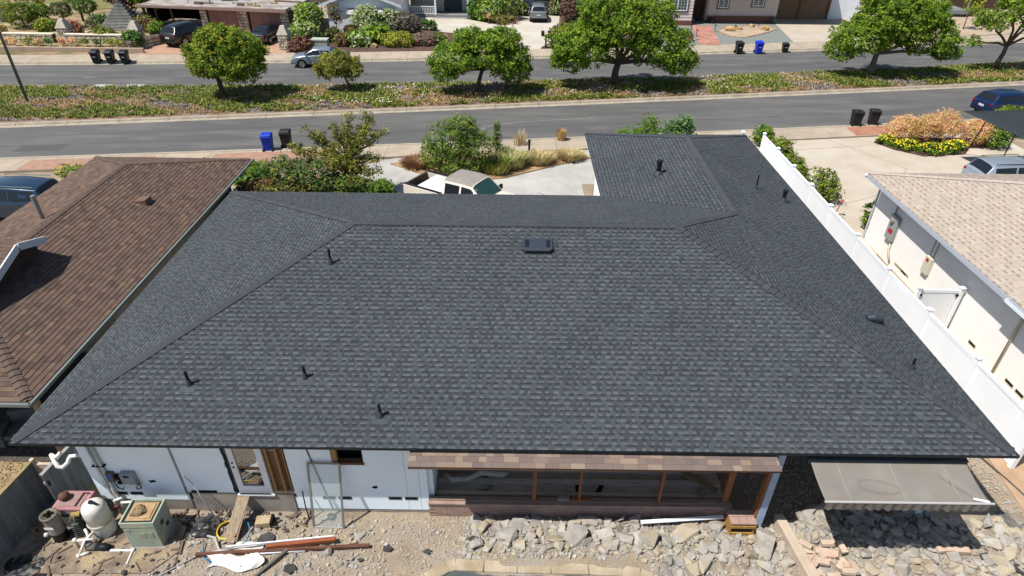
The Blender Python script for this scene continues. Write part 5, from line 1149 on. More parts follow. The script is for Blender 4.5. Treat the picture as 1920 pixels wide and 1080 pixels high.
for p,q in(((-15.3,G-.32,4.08),(-19.6,G-.32,2.48)),((-15.3,G-.32,4.08),(-11.3,G-.07,2.58))): MB().beam(p,q,.05,.22).build('barge_board',m_frame,h2)
wn=MB().bb(-14.7,-12.95,G+.04,G+.1,.9,2.1).build('window',m_frame,h2); MB().bb(-13.9,-13.05,G+.02,G+.04,1.0,2.0).build('pane',MGLASS('dark_glass'),wn); MB().bb(-14.6,-14.0,G+.02,G+.04,1.0,2.0).build('pane',MGLASS('dark_glass'),wn)
aw=MB().add([(-16.6,G-.75,1.98),(-13.1,G-.7,1.98),(-13.1,G+.06,2.3),(-16.6,G+.06,2.3)],[(0,1,2,3)]).build('window_awning',M('awning_striped',srgb(206,204,204),.6),h2); aw.modifiers.new('t','SOLIDIFY').thickness=.04
MB().bb(-16.62,-13.08,G-.0,G+.07,2.18,2.36).build('awning_box',M('awning_dark',srgb(66,58,66),.6),aw)
for k in range(7): MB().beam((-16.5+k*.55,G-.76,2.03),(-16.5+k*.55,G+.05,2.35),.03,.02).build('awning_rib',m_strip,aw)
MB().lathe([(.06,0),(.13,.1),(.1,.3),(.03,.35)],10,(-12.25,G+.1,1.75)).build('wall_lamp',m_vent,h2)
bw_=MB(); bw_.bb(-12,8,77.3,77.5,0,3.0); bw_.build('front_wall',M('cream_siding',srgb(214,212,202),.8,srgb(204,202,192),ns=2),h2)
pf=MB().bb(-12.2,-4.6,74.9,77.3,0,.35).build('porch_floor',M('porch_grey',srgb(150,150,148),.8),h2); MB().bb(-9.0,-5.4,74.3,74.9,0,.18).build('step',M('porch_grey'),pf)
for x in(-8.95,-5.35): MB().bb(x-.1,x+.1,74.92,75.12,.35,3.0).build('porch_post',m_frame,h2)
rl_=MB().bb(-12.1,-9.05,74.98,75.06,1.15,1.24).build('railing',m_frame,h2); MB().bb(-12.1,-9.05,74.99,75.05,.45,.52).build('bottom_rail',m_frame,rl_)
for k in range(17): MB().bb(-12.05+k*.18,-11.98+k*.18,75.0,75.04,.52,1.15).build('baluster',m_frame,rl_)
dd=MB().bb(-8.2,-6.2,77.22,77.3,.36,2.6).build('entry_door',M('slate_blue_door',srgb(66,84,98),.6),h2)
for x in(-8.1,-7.15): MB().bb(x,x+.85,77.19,77.22,.5,2.5).build('door_leaf',M('slate_blue_door2',srgb(58,74,88),.6),dd)
for x0,x1 in((-11.3,-9.4),(-4.6,-2.9),(2.0,4.8)):
    w1=MB().bb(x0,x1,77.2,77.3,1.6,2.7).build('window',M('trim_dark',srgb(70,76,84),.7),h2); MB().bb(x0+.12,x1-.12,77.17,77.2,1.7,2.6).build('pane',MGLASS('dark_glass'),w1)
hrf=MB(); hrf.add([(-12.5,75.0,2.9),(8.5,76.6,2.9),(8.5,84,5),(-12.5,84,5)],[(0,1,2,3)]); o=hrf.build('main_roof',m_grsh,h2); o.modifiers.new('t','SOLIDIFY').thickness=.15
tag(MB().bb(8.15,8.3,74.5,82,0,1.9).build('side_fence',m_oldwood),'brown side fence right of the white house behind the big street tree','fence')
# ---- pink sided house with brick base and brown garage doors
h3=root('pink_house','pinkish beige sided house with brick base white windows and brown garage doors','house',(24,75,0))
m_pk=M('pink_siding',whi(222,206,200),.85,whi(214,197,190),ns=2); m_bk=M('red_brick_far',srgb(160,106,88),.9,srgb(132,84,70),ns=7,bump=.3,bs=20)
def sided(x0,x1,y,z0,z1,n,vert=True):
    p=MB().bb(x0,x1,y,y+.15,z0,z1).build('wall',m_pk,h3)
    if vert:
        for k in range(n): MB().bb(x0+(x1-x0)*(k+.06)/n,x0+(x1-x0)*(k+.94)/n,y-.018,y,z0+.02,z1).build('siding_board',m_pk,p)
    else:
        for k in range(n):
            a=z0+(z1-z0)*k/n; b=z0+(z1-z0)*(k+1)/n; MB().add([(x0,y-.03,a),(x1,y-.03,a),(x1,y-.005,b-.01),(x0,y-.005,b-.01),(x0,y,a),(x1,y,a)],[(0,1,2,3),(4,5,1,0)]).build('siding_board',m_pk,p)
    return p
sided(11.5,18.75,72.2,.6,3.4,9,False); sided(20.9,28.3,74.2,.75,3.4,24)
MB().bb(18.6,18.75,72.35,75,.0,3.4).build('return_wall',m_pk,h3); MB().bb(18.75,20.9,75.2,75.3,0,3.4).build('entry_recess',M('entry_brown',srgb(96,66,54),.8),h3); MB().bb(20.75,20.9,74.36,75.2,0,3.4).build('return_wall',m_pk,h3)
def brickband(x0,x1,y,z1,s=.45):
    p=MB().bb(x0,x1,y-.1,y+.1,0,z1).build('brick_base',m_mortar,h3); z=.02;r_=0
    while z<z1-.05:
        x=x0-(s/2 if r_%2 else 0)
        while x<x1:
            a,b=max(x,x0)+.012,min(x+s,x1)-.012
            if b-a>.05: MB().bb(a,b,y-.125,y-.1,z,z+.135).build('brick',m_bk,p)
            x+=s
        z+=.155;r_+=1
brickband(11.5,18.75,72.15,.6); brickband(20.9,28.3,74.1,.74)
MB().bb(18.76,20.89,73.9,75.2,0,.25).build('entry_step',M('dark_step',srgb(90,78,74),.9),h3)
def hwin(x0,x1,y,z0,z1):
    w1=MB().bb(x0-.12,x1+.12,y-.06,y-.02,z0-.12,z1+.1).build('window',M('trim_taupe',srgb(120,104,98),.7),h3)
    for p in((x0,x0+.1,z0,z1),(x1-.1,x1,z0,z1),((x0+x1)/2-.05,(x0+x1)/2+.05,z0,z1)): MB().bb(p[0],p[1],y-.1,y-.06,p[2],p[3]).build('stile',m_frame,w1)
    for z in(z0,z1-.1): MB().bb(x0+.101,x1-.101,y-.098,y-.06,z,z+.1).build('rail',m_frame,w1)
    MB().bb(x0+.1,x1-.1,y-.075,y-.06,z0+.1,z1-.1).build('pane',MGLASS('green_glass',(.03,.06,.045)),w1)
    n=3
    for h_ in(0,1):
        xa=x0+.1 if h_==0 else (x0+x1)/2+.05; wd=(x1-x0)/2-.15
        for k in range(1,n): MB().bb(xa+wd*k/n-.012,xa+wd*k/n+.012,y-.084,y-.075,z0+.1,z1-.1).build('muntin',m_frame,w1)
        for k in range(1,4): MB().bb(xa,xa+wd,y-.085,y-.076,z0+.1+(z1-z0-.2)*k/4-.012,z0+.1+(z1-z0-.2)*k/4+.012).build('muntin',m_frame,w1)
hwin(16.0,18.1,72.17,1.55,2.9); hwin(21.9,23.0,74.18,1.55,2.7); hwin(25.6,26.8,74.18,1.75,2.8)
MB().bb(28.3,28.45,74.2,76.4,0,3.4).build('corner_wall',m_pk,h3)
for x0,x1 in((28.6,31.5),(31.75,34.7)):
    d=MB().bb(x0,x1,76.3,76.4,.05,2.7).build('garage_door',M('brown_garage',whi(140,114,96),.7,whi(130,105,88),ns=2),h3)
    for k in range(7): MB().bb(x0+.03,x1-.03,76.275,76.3,.08+k*.37,.42+k*.37).build('panel',M('brown_garage'),d)
MB().bb(28.45,28.6,76.2,76.5,0,3.4).bb(31.5,31.75,76.2,76.5,0,3.4).bb(34.7,35.0,76.2,76.5,0,3.4).build('garage_pier',M('brown_pier',srgb(128,100,84),.8),h3)
MB().bb(35.0,38.5,76.6,76.8,0,2.5).build('side_wall',m_wht,h3); MB().bb(11,35.2,72.35,84,3.4,3.6).build('roof_slab',m_grsh,h3)
tag(MB().lathe([(.25,0),(.32,.1),(.34,.45),(.28,.5)],14,(21.3,73.4,.12)).build('dark_planter',m_vent,smooth=True),'dark round planter beside the entry step of the pink house','planter')
tag(MB().lathe([(.2,0),(.28,.1),(.22,.4),(.3,.62)],12,(28.1,73.6,.12)).build('green_urn',M('urn_green',srgb(66,110,104),.6),smooth=True),'green urn at the corner beside the brown garage doors','urn')
lp=root('lamp_post','garden lamp post on a small brick pillar in the gravel yard','lamp post',(16.9,64.7,.12)); MB().bb(16.6,17.2,64.4,65.0,.12,.75).build('brick_pillar',m_bk,lp); MB().tube([(16.9,64.7,.75),(16.95,64.7,1.9)],.04,8).build('pole',m_vent,lp); MB().lathe([(.05,0),(.16,.05),(.14,.22),(.03,.26)],10,(16.95,64.7,1.9)).build('lantern',m_vent,lp)
for x,y,l in((18.0,66.5,'short black path light left of the brick walk'),(20.5,69.0,'short black path light right of the brick walk'),(22.9,70.1,'short black path light between the sand island boulders'),(25.7,71.2,'short black path light near the back boulder of the sand island')):
    p=root('path_light',l,'path light',(x,y,.12)); MB().tube([(x,y,.1),(x,y,.75)],.03,6).build('stake',m_vent,p); MB().lathe([(.12,0),(.1,.05),(.02,.1)],8,(x,y,.75)).build('cap',m_vent,p)
# ---- deck and brown house at the far right
h4=root('brown_house','dark brown house with grey front deck at the far right','house',(54,84,0))
MB().bb(52,75,84,84.3,0,3.2).build('wall',M('dark_brown_wall',srgb(96,74,68),.9),h4); MB().bb(40,52,86,86.3,0,3.0).build('wall',M('rust_wall',srgb(150,98,78),.9),h4)
dk=root('front_deck','raised grey wooden deck with slanted frame posts','deck',(49.5,80.2,0))
for k in range(8): MB().bb(47.6,52.2,78.6+k*.36,78.93+k*.36,.75,.82).build('deck_board',M('deck_grey',srgb(146,156,156),.8),dk)
MB().bb(47.6,52.2,78.5,78.58,.45,.86).build('rim_board',M('deck_grey'),dk)
for x,t in((49.3,.5),(51.9,.4)): MB().beam((x,78.7,.8),(x+t,79,3.2),.14,.14).build('frame_post',M('deck_post',srgb(140,134,130),.8),dk)
MB().beam((48.4,79,3.0),(52.6,79,3.05),.14,.16).build('top_rail',M('deck_post'),dk)
for x in(47.8,50,52): MB().bb(x-.08,x+.08,78.7,78.86,0,.45).build('deck_leg',m_vent,dk)
# ================================================================ VEHICLES
m_tyre=M('tyre',srgb(30,30,31),.85); m_rim=M('alloy',srgb(190,192,194),.35,metal=.8); m_glass=MGLASS('car_glass',(.012,.016,.02),.03)
m_red=M('tail_red',srgb(170,20,24),.25); m_lamp=MGLASS('lamp_clear',(.6,.62,.64),.1); m_plast=M('black_trim',srgb(26,27,29),.6); m_plate=M('number_plate',srgb(226,228,232),.5); m_chrome=M('chrome',srgb(214,216,218),.15,metal=1)
def paint(name,c,metal=.35): return M(name,srgb(*c),.28,metal=metal,coat=.6,spec=.5)
SED=[(-.500,.44,.47,.80,.70),(-.488,.60,.64,.90,.78),(-.42,.665,.70,.94,.80),(-.345,.67,.715,.96,.80),(-.17,.67,.955,.98,.65),(-.03,.665,1.0,.99,.665),(.10,.66,.985,.99,.65),(.265,.635,.675,.98,.80),(.40,.585,.62,.95,.80),(.475,.50,.53,.87,.74),(.500,.36,.40,.76,.66)]
SUV=[(-.500,.42,.45,.86,.80),(-.492,.60,.63,.92,.85),(-.472,.625,.665,.95,.82),(-.405,.63,.94,.97,.71),(-.15,.62,1.0,.99,.73),(.06,.61,.99,.99,.715),(.225,.595,.65,.98,.82),(.40,.56,.60,.96,.84),(.475,.49,.53,.90,.80),(.500,.34,.38,.82,.74)]
def ring(st,L,W,H):
    x,zs,zt,wb,wt=st; x*=L; zs*=H; zt*=H; wb*=W/2; wt*=W/2; zb=.17*H if abs(st[0])<.46 else .21*H
    zm=zb+(zs-zb)*.55
    h=[(wb*.88,zb),(wb*.985,zb+.06*H),(wb*1.0,zm),(wb*.985,zs-.02*H),(wb*.955,zs),(wt,zt-.035*H if zt-zs>.1*H else zt-.01*H),(wt*.72,zt),(wt*.35,zt+.008*H)]
    return [(x,y,z) for y,z in h]+[(x,-y,z) for y,z in reversed(h)]
def car(name,label,loc,rz,L,W,H,mat,tpl,panes,wi,ri,rails=False,plate=True,roofmat=None,group=None,trimz=None):
    """tpl stations rear->front; wi=(cowl,roof front) station pair, ri=(rear glass base, roof rear); panes = side glass spans in station coordinates"""
    r=root(name,label,'car' if 'truck' not in name else 'truck',loc,rz,group); b=MB(); rg=[ring(s,L,W,H) for s in tpl]; n=len(rg[0])
    vs=[p for q in rg for p in q]; fs=[(i*n+k,(i+1)*n+k,(i+1)*n+(k+1)%n,i*n+(k+1)%n) for i in range(len(rg)-1) for k in range(n)]
    fs+=[tuple(range(n)),tuple((len(rg)-1)*n+k for k in range(n-1,-1,-1))]
    b.add(vs,fs); body=L_(b,'body',mat,r,True); 
    bm=body.modifiers.new('b','BEVEL'); bm.width=.02; bm.segments=2; bm.limit_method='ANGLE'
    def at(s,k,t,k2):   # interpolated point between ring columns k and k2 at station coordinate s
        i=min(int(s),len(rg)-2); f=s-i; A=Vector(rg[i][k]).lerp(Vector(rg[i+1][k]),f); B=Vector(rg[i][k2]).lerp(Vector(rg[i+1][k2]),f); return A.lerp(B,t)
    for s0,s1 in panes:
        ss=[s0]+[float(q) for q in range(int(s0)+1,int(math.ceil(s1)))]+[s1]
        for sg in(1,-1):
            g=MB(); lo=[];hi=[]
            for s in ss:
                a,c=at(s,4,.10,5),at(s,4,.86,5); 
                for q,lst in((a,lo),(c,hi)): lst.append((q.x,sg*(q.y+.012),q.z+.004))
            m=len(ss); g.add(lo+hi,[(i,i+1,m+i+1,m+i) if sg<0 else (i+1,i,m+i,m+i+1) for i in range(m-1)]); L_(g,'side_window',m_glass,r)
    for nm,(i0,i1),t0,t1 in(('windshield',wi,.06,.92),('rear_window',ri,.08,.9)):
        g=MB(); cols=[5,6,7,8,9,10]; P=[]
        A,B=rg[i0],rg[i1]
        for t in(t0,.5,t1):
            for j,k in enumerate(cols):
                p=Vector(A[k]).lerp(Vector(B[k]),t); p.y*=.93; up=Vector((.012 if nm=='windshield' else -.012,0,.014)); P.append(p+up)
        m=len(cols); g.add(P,[(i*m+k,i*m+k+1,(i+1)*m+k+1,(i+1)*m+k) for i in range(2) for k in range(m-1)]); L_(g,nm,m_glass,r)
    wr=.225*H if H<1.55 else .215*H
    for fx in(-.30,.305):
        for sg in(1,-1):
            y=sg*(W/2*.985-.10); x=fx*L
            a=L_(MB().lathe([(wr*1.2,0),(wr*1.2,.012)],20,(x,sg*(W/2*.985),wr*1.03),rotm(R(90))),'wheel_arch',m_plast,r)
            w=L_(MB().lathe([(wr*.72,-.11),(wr*.95,-.115),(wr,-.08),(wr,.08),(wr*.95,.115),(wr*.72,.11)],22,(x,y,wr),rotm(R(90))),'wheel',m_tyre,r)
            rm=MB().lathe([(wr*.70,0),(wr*.68,.02),(wr*.58,.0),(.05,.012)],18,(x,y+sg*.118,wr),rotm(R(-90 if sg>0 else 90)))
            for k in range(5):
                an=k*2*math.pi/5; rm.box((x+math.cos(an)*wr*.38,y+sg*.132,wr+math.sin(an)*wr*.38),(wr*.6,.02,.06),rotm(0,-an,0))
            L_(rm,'rim',m_rim,w,False,True)
    for sg in(1,-1):
        L_(MB().box((-.487*L,sg*W*.36,.565*H),(.09,.26,.11),rotm(0,0,sg*.25)),'taillight',m_red,r)
        L_(MB().box((.462*L,sg*W*.35,.475*H),(.16,.30,.09),rotm(0,0,-sg*.45)),'headlight',m_lamp,r)
        p=at(wi[0]-.35,4,0,5); bevel(L_(MB().box((p.x,sg*(p.y+.11),p.z+.05),(.12,.2,.13)),'mirror',mat,r),.03,2)
        if rails: 
            i0,i1=ri[1],wi[1]; a=Vector(rg[i0][5]); c=Vector(rg[i1][5]); L_(MB().tube([(a.x+.1,sg*a.y*.95,H*.985),(0,sg*a.y*.97,H*1.02),(c.x-.1,sg*c.y*.95,H*1.0)],.022,6),'roof_rail',m_chrome if rails==2 else m_plast,r)
        for s in(panes[0][0]+.1,panes[-1][0]+.1):
            p=at(s,3,0,4); L_(MB().box((p.x+.12,sg*(p.y+.025),p.z-.03),(.2,.03,.035)),'door_handle',mat,r)
    if plate: L_(MB().box((-.503*L,0,.46*H),(.02,.42,.14)),'number_plate',m_plate,r)
    L_(MB().box((-.492*L,0,.25*H),(.10,W*.86,.12)),'rear_bumper',m_plast,r); L_(MB().box((.488*L,0,.28*H),(.1,W*.8,.16)),'grille',m_plast,r)
    return r
def L_(mb,name,mat,par,sm=False,world=False):
    o=mb.build(name,mat,par,smooth=sm,world=False)
    if world: o.location=(Vector(o.location)-Vector(par.location))
    return o
hr=math.atan(.115)
car('silver_sedan','silver blue sedan parked along the far kerb behind the small tree',(-16.35,54.55,.01),math.pi+hr,4.72,1.82,1.47,paint('paint_silverblue',(150,164,178)),SED,((3.35,5.0),(5.08,6.85)),(7,6),(3,4))
car('black_suv','black SUV seen from behind on the salmon driveway by the carport',(-30.55,61.6,.16),R(72),4.9,1.95,1.85,paint('paint_black',(20,21,25),.0),SUV,((3.1,3.95),(4.03,4.75),(4.82,5.8)),(6,5),(2,3),rails=1)
car('dark_sedan','dark navy sedan parked before the right pink garage door',(-23.55,62.7,.16),R(84),4.6,1.8,1.45,paint('paint_navy',(26,30,38),.0),SED,((3.35,5.0),(5.08,6.85)),(7,6),(3,4))
car('grey_suv','grey SUV seen from behind on the white driveway',(2.35,74.6,.14),R(91),4.6,1.87,1.68,paint('paint_grey',(150,158,160)),SUV,((3.1,3.95),(4.03,4.75),(4.82,5.8)),(6,5),(2,3),rails=2)
car('blue_suv','deep blue SUV driving on the near road at the right edge',(34.3,43.75,.01),R(11),4.6,1.87,1.66,paint('paint_blue',(14,44,92),.3),SUV,((3.1,3.95),(4.03,4.75),(4.82,5.8)),(6,5),(2,3))
car('blue_minivan','steel blue minivan half hidden behind the brown roof',(-23.6,26.55,.1),math.pi,5.0,1.98,1.78,paint('paint_steel',(40,66,90),.3),SUV,((3.1,3.95),(4.03,4.75),(4.82,5.8)),(6,5),(2,3),rails=2)
car('silver_suv','pale silver SUV with roof rails under the edge of the beige roof',(26.35,31.0,.03),0,4.7,1.88,1.66,paint('paint_pale',(176,190,204)),SUV,((3.1,3.95),(4.03,4.75),(4.82,5.8)),(6,5),(2,3),rails=1)
# pickup truck
TL,TW,TH=6.3,2.03,1.92
tr=root('pickup_truck','tan and white crew cab pickup truck on the circular driveway','truck',(-2.2,27.47,.04),R(-31))
m_tp=M('paint_sand',whi(224,214,198),.35,coat=.4,spec=.5); m_tt=M('primer_roof',srgb(168,158,150),.7,srgb(156,147,140),ns=3)
CAB=[(-.135,.60,.95,.96,.74),(-.125,.60,.975,.97,.75),(.03,.60,1.0,.98,.76),(.115,.60,.985,.98,.74),(.225,.595,.645,.98,.84),(.40,.575,.62,.96,.86),(.48,.53,.57,.92,.84),(.50,.36,.40,.88,.82)]
rg=[ring(s,TL,TW,TH) for s in CAB]; n=len(rg[0]); b=MB(); b.add([p for q in rg for p in q],[(i*n+k,(i+1)*n+k,(i+1)*n+(k+1)%n,i*n+(k+1)%n) for i in range(len(rg)-1) for k in range(n)]+[tuple(range(n)),tuple((len(rg)-1)*n+k for k in range(n-1,-1,-1))])
cb=L_(b,'cab',m_tp,tr,True); bm=cb.modifiers.new('b','BEVEL'); bm.width=.02; bm.limit_method='ANGLE'; bm.segments=2
rp=MB(); 
for i in(0,1,2): rp.add([Vector(rg[i][k])+Vector((0,0,.012)) for k in(5,6,7,8,9,10)]+[Vector(rg[i+1][k])+Vector((0,0,.012)) for k in(5,6,7,8,9,10)],[(k,k+1,7+k,6+k) for k in range(5)])
L_(rp,'roof_panel',m_tt,tr)
def tat(s,k,t,k2):
    i=min(int(s),len(rg)-2); f=s-i; return Vector(rg[i][k]).lerp(Vector(rg[i+1][k]),f).lerp(Vector(rg[i][k2]).lerp(Vector(rg[i+1][k2]),f),t)
for s0,s1 in((1.08,1.92),(2.05,3.75)):
    for sg in(1,-1):
        ss=[s0]+[float(q) for q in range(int(s0)+1,int(math.ceil(s1)))]+[s1]; lo=[];hi=[]
        for s in ss:
            for t,l in((.1,lo),(.86,hi)): q=tat(s,4,t,5); l.append((q.x,sg*(q.y+.014),q.z))
        m=len(ss); L_(MB().add(lo+hi,[(i,i+1,m+i+1,m+i) for i in range(m-1)]),'side_window',m_glass,tr)
P=[]
for t in(.05,.5,.93):
    for k in(5,6,7,8,9,10): p=Vector(rg[4][k]).lerp(Vector(rg[3][k]),t); p.y*=.93; P.append(p+Vector((.014,0,.014)))
L_(MB().add(P,[(i*6+k,i*6+k+1,(i+1)*6+k+1,(i+1)*6+k) for i in range(2) for k in range(5)]),'windshield',MGLASS('teal_glass',(.02,.05,.045),.04),tr)
x0,x1=-.5*TL,-.137*TL
for sg in(1,-1):
    bevel(L_(MB().bb(x0,x1,sg*TW*.41,sg*TW*.49,.42,1.16),'bed_side',m_tp,tr),.025,2); L_(MB().bb(x0+.02,x1,sg*TW*.405,sg*TW*.485,1.16,1.185),'bed_rail',m_plast,tr)
bevel(L_(MB().bb(x0-.02,x0+.07,-TW*.41,TW*.41,.45,1.15),'tailgate',M('bare_tailgate',srgb(116,100,84),.6),tr),.02,2); L_(MB().bb(x0+.07,x1,-TW*.41,TW*.41,.55,.62),'bed_floor',m_plast,tr)
L_(MB().bb(x0+.62,x1-.02,-TW*.40,TW*.40,1.02,1.08),'bed_load',M('white_panel',whi(232,236,242),.6,whi(216,222,230),ns=3),tr)
L_(MB().bb(x0+.02,x1+.1,-TW*.40,TW*.40,.3,.54),'chassis',m_plast,tr); L_(MB().bb(x0-.16,x0-.03,-TW*.47,TW*.47,.42,.62),'rear_bumper',m_chrome,tr); L_(MB().bb(.5*TL-.02,.5*TL+.12,-TW*.46,TW*.46,.38,.62),'front_bumper',m_chrome,tr)
wr=.38
for fx in(-.3,.325):
    for sg in(1,-1):
        y=sg*(TW/2-.13); x=fx*TL; L_(MB().lathe([(wr*1.22,0),(wr*1.22,.014)],20,(x,sg*TW*.491,wr*1.05),rotm(R(90))),'wheel_arch',m_plast,tr)
        w=L_(MB().lathe([(wr*.6,-.13),(wr*.95,-.13),(wr,-.09),(wr,.09),(wr*.95,.13),(wr*.6,.13)],22,(x,y,wr),rotm(R(90))),'wheel',m_tyre,tr); L_(MB().lathe([(wr*.6,0),(wr*.5,.02),(.08,.0)],16,(x,y+sg*.135,wr),rotm(R(-90 if sg>0 else 90))),'rim',m_rim,w,False,True)
for sg in(1,-1):
    L_(MB().box((x0-.0,sg*TW*.455,.95),(.06,.12,.3)),'taillight',m_red,tr); L_(MB().box((.49*TL,sg*TW*.39,.86),(.1,.34,.18)),'headlight',m_lamp,tr); p=tat(3.6,4,0,5); bevel(L_(MB().box((p.x,sg*(p.y+.16),p.z+.1),(.12,.26,.24)),'mirror',m_plast,tr),.03,2)
# wheelie bins
def bin_(x,y,rz,label,col,h=1.1,z=.01,group=None,wheels=True,w_=.60,d_=.72):
    m=M('bin_%d_%d_%d'%col,srgb(*col),.5,tuple(q*.85 for q in srgb(*col)),ns=3); r=root('wheelie_bin',label,'bin',(x,y,z),rz,group)
    b=MB(); t=.80; bz=.06; hx,hy=w_/2,d_/2
    b.add([(-hx*t,-hy*t,bz),(hx*t,-hy*t,bz),(hx*t,hy*t,bz),(-hx*t,hy*t,bz),(-hx,-hy,h*.86),(hx,-hy,h*.86),(hx,hy,h*.9),(-hx,hy,h*.9)],[(3,2,1,0),(4,5,6,7),(0,1,5,4),(1,2,6,5),(2,3,7,6),(3,0,4,7)]); bevel(L_(b,'body',m,r),.04,2)
    bevel(L_(MB().bb(-hx*1.06,hx*1.06,-hy*1.06,hy*1.06,h*.80,h*.865),'rim',m,r),.015)
    l=MB(); l.add([(-hx*1.08,-hy*1.1,h*.87),(hx*1.08,-hy*1.1,h*.87),(hx*1.08,hy*1.05,h*.92),(-hx*1.08,hy*1.05,h*.92),(-hx*.9,-hy*.9,h*.95),(hx*.9,-hy*.9,h*.95),(hx*.9,hy*.85,h),(-hx*.9,hy*.85,h)],[(3,2,1,0),(4,5,6,7),(0,1,5,4),(1,2,6,5),(2,3,7,6),(3,0,4,7)]); bevel(L_(l,'lid',m,r),.03,2)
    L_(MB().tube([(-hx*.9,hy*1.12,h*.9),(hx*.9,hy*1.12,h*.9)],.022,6),'handle',m,r)
    if wheels:
        for s in(-1,1): L_(MB().lathe([(.06,-.035),(.14,-.035),(.14,.035),(.06,.035)],14,(s*(hx*.86),hy*.86,.14),rotm(0,R(90))),'wheel',m_tyre,r)
    L_(MB().bb(-.12,.12,-hy*.93-.012,-hy*.93,h*.52,h*.58),'label_strip',M('bin_label',srgb(190,192,194),.6),r)
bin_(-14.43,35.2,R(190),'bright blue wheelie bin at the near kerb left of the wild tree',(26,72,214)); bin_(-13.55,35.85,R(188),'black wheelie bin beside the blue one at the near kerb',(44,46,48))
bin_(22.4,40.75,R(172),'black wheelie bin on the right near kerb, left one of the pair',(40,42,45)); bin_(23.65,41.0,R(165),'black wheelie bin on the right near kerb, right one of the pair',(42,44,47))
for i,x in enumerate((-35.1,-33.9,-32.7)): bin_(x,54.25,R(8),('black','black','black')[i]+' wheelie bin on the far road, '+('leftmost','middle one','rightmost')[i]+' of the three',(28,34,36))
bin_(20.4,60.25,R(4),'black wheelie bin left of the blue bin on the far road',(40,44,40)); bin_(22.25,60.4,R(2),'bright blue wheelie bin across the far road between two dark bins',(26,58,220)); bin_(24.9,61.0,0,'small dark open bin right of the far blue wheelie bin',(34,40,40),.85,wheels=False,w_=.55,d_=.55)
bin_(-29.3,62.8,R(30),'blue wheelie bin right of the black SUV',(26,70,214),z=.16)
# ================================================================ VEGETATION
m_leaf=MLEAF('leaf',.45); m_leafd=MLEAF('leaf_dense',.25)
m_bark=M('bark',srgb(112,98,86),.95,srgb(84,72,62),ns=6,bump=.6,bs=15); m_barkp=M('bark_pale',srgb(150,138,124),.95,srgb(118,106,94),ns=6,bump=.5,bs=15)
def lc(*c): return tuple(1.42*q for q in srgb(*c))
G_SUN=[lc(150,174,50),lc(122,152,42),lc(100,134,36),lc(84,118,34),lc(138,162,54)]
G_OLIVE=[lc(150,150,70),lc(124,130,58),lc(100,110,50),lc(140,128,62)]
G_DARK=[lc(76,112,44),lc(92,128,48),lc(62,94,38),lc(108,138,56)]
G_YEL=[lc(172,170,56),lc(146,150,48),lc(118,130,42)]
G_PALE=[lc(176,186,130),lc(150,166,104),lc(126,146,84),lc(196,202,156)]
G_BROWN=[lc(118,84,66),lc(96,70,56),lc(140,100,70)]
G_ORANGE=[lc(246,196,160),lc(240,180,150),lc(244,208,146),lc(224,188,118),lc(206,190,108)]
G_GREYV=[lc(120,112,96),lc(98,92,76),lc(136,124,108)]
def leaves(mb,lobes,n,size,cols,clus=9,shell=.62,up=.35,asp=.55,droop=0):
    """leaf-sized faces in clumps through lumpy ellipsoids"""
    tot=sum((l[3]*l[4]*l[5])**.667 for l in lobes)
    for (cx,cy,cz,rx,ry,rz) in lobes:
        k=max(1,int(n*((rx*ry*rz)**.667)/tot/clus))
        for _ in range(k):
            d=Vector((random.gauss(0,1),random.gauss(0,1),random.gauss(0,1))).normalized()
            if d.z<-.55 and random.random()<.6: d.z=-d.z
            r=shell+(1.04-shell)*random.random()**.6
            r*=1+.22*mnoise.noise((cx+d.x*1.9,cy+d.y*1.9,cz+d.z*1.9))
            p=Vector((cx+d.x*rx*r,cy+d.y*ry*r,cz+d.z*rz*r)); base=random.choice(cols); f=rnd(.8,1.15)
            cr=size*rnd(1.3,2.4)
            for _ in range(clus):
                q=p+Vector((rnd(-1,1),rnd(-1,1),rnd(-.8,.8)))*cr
                nrm=(d*.7+Vector((rnd(-1,1),rnd(-1,1),rnd(-.6,1)+up))).normalized(); a=nrm.orthogonal().normalized(); an=rnd(0,6.28)
                b=nrm.cross(a); u=a*math.cos(an)+b*math.sin(an); v=nrm.cross(u); s=size*rnd(.7,1.3); c=vary(tuple(x*f for x in base),.16,.06)
                mb.add([q-u*s,q+v*s*asp,q+u*s,q-v*s*asp],[(0,1,2,3)],c)
def branch(mb,a,b,r0,r1,w=.12):
    a,b=Vector(a),Vector(b); m1=a.lerp(b,.35)+Vector((rnd(-w,w),rnd(-w,w),rnd(0,w))); m2=a.lerp(b,.7)+Vector((rnd(-w,w),rnd(-w,w),rnd(-w,w))); mb.tube([a,m1,m2,b],[r0,r0*.75+r1*.25,r0*.4+r1*.6,r1],7)
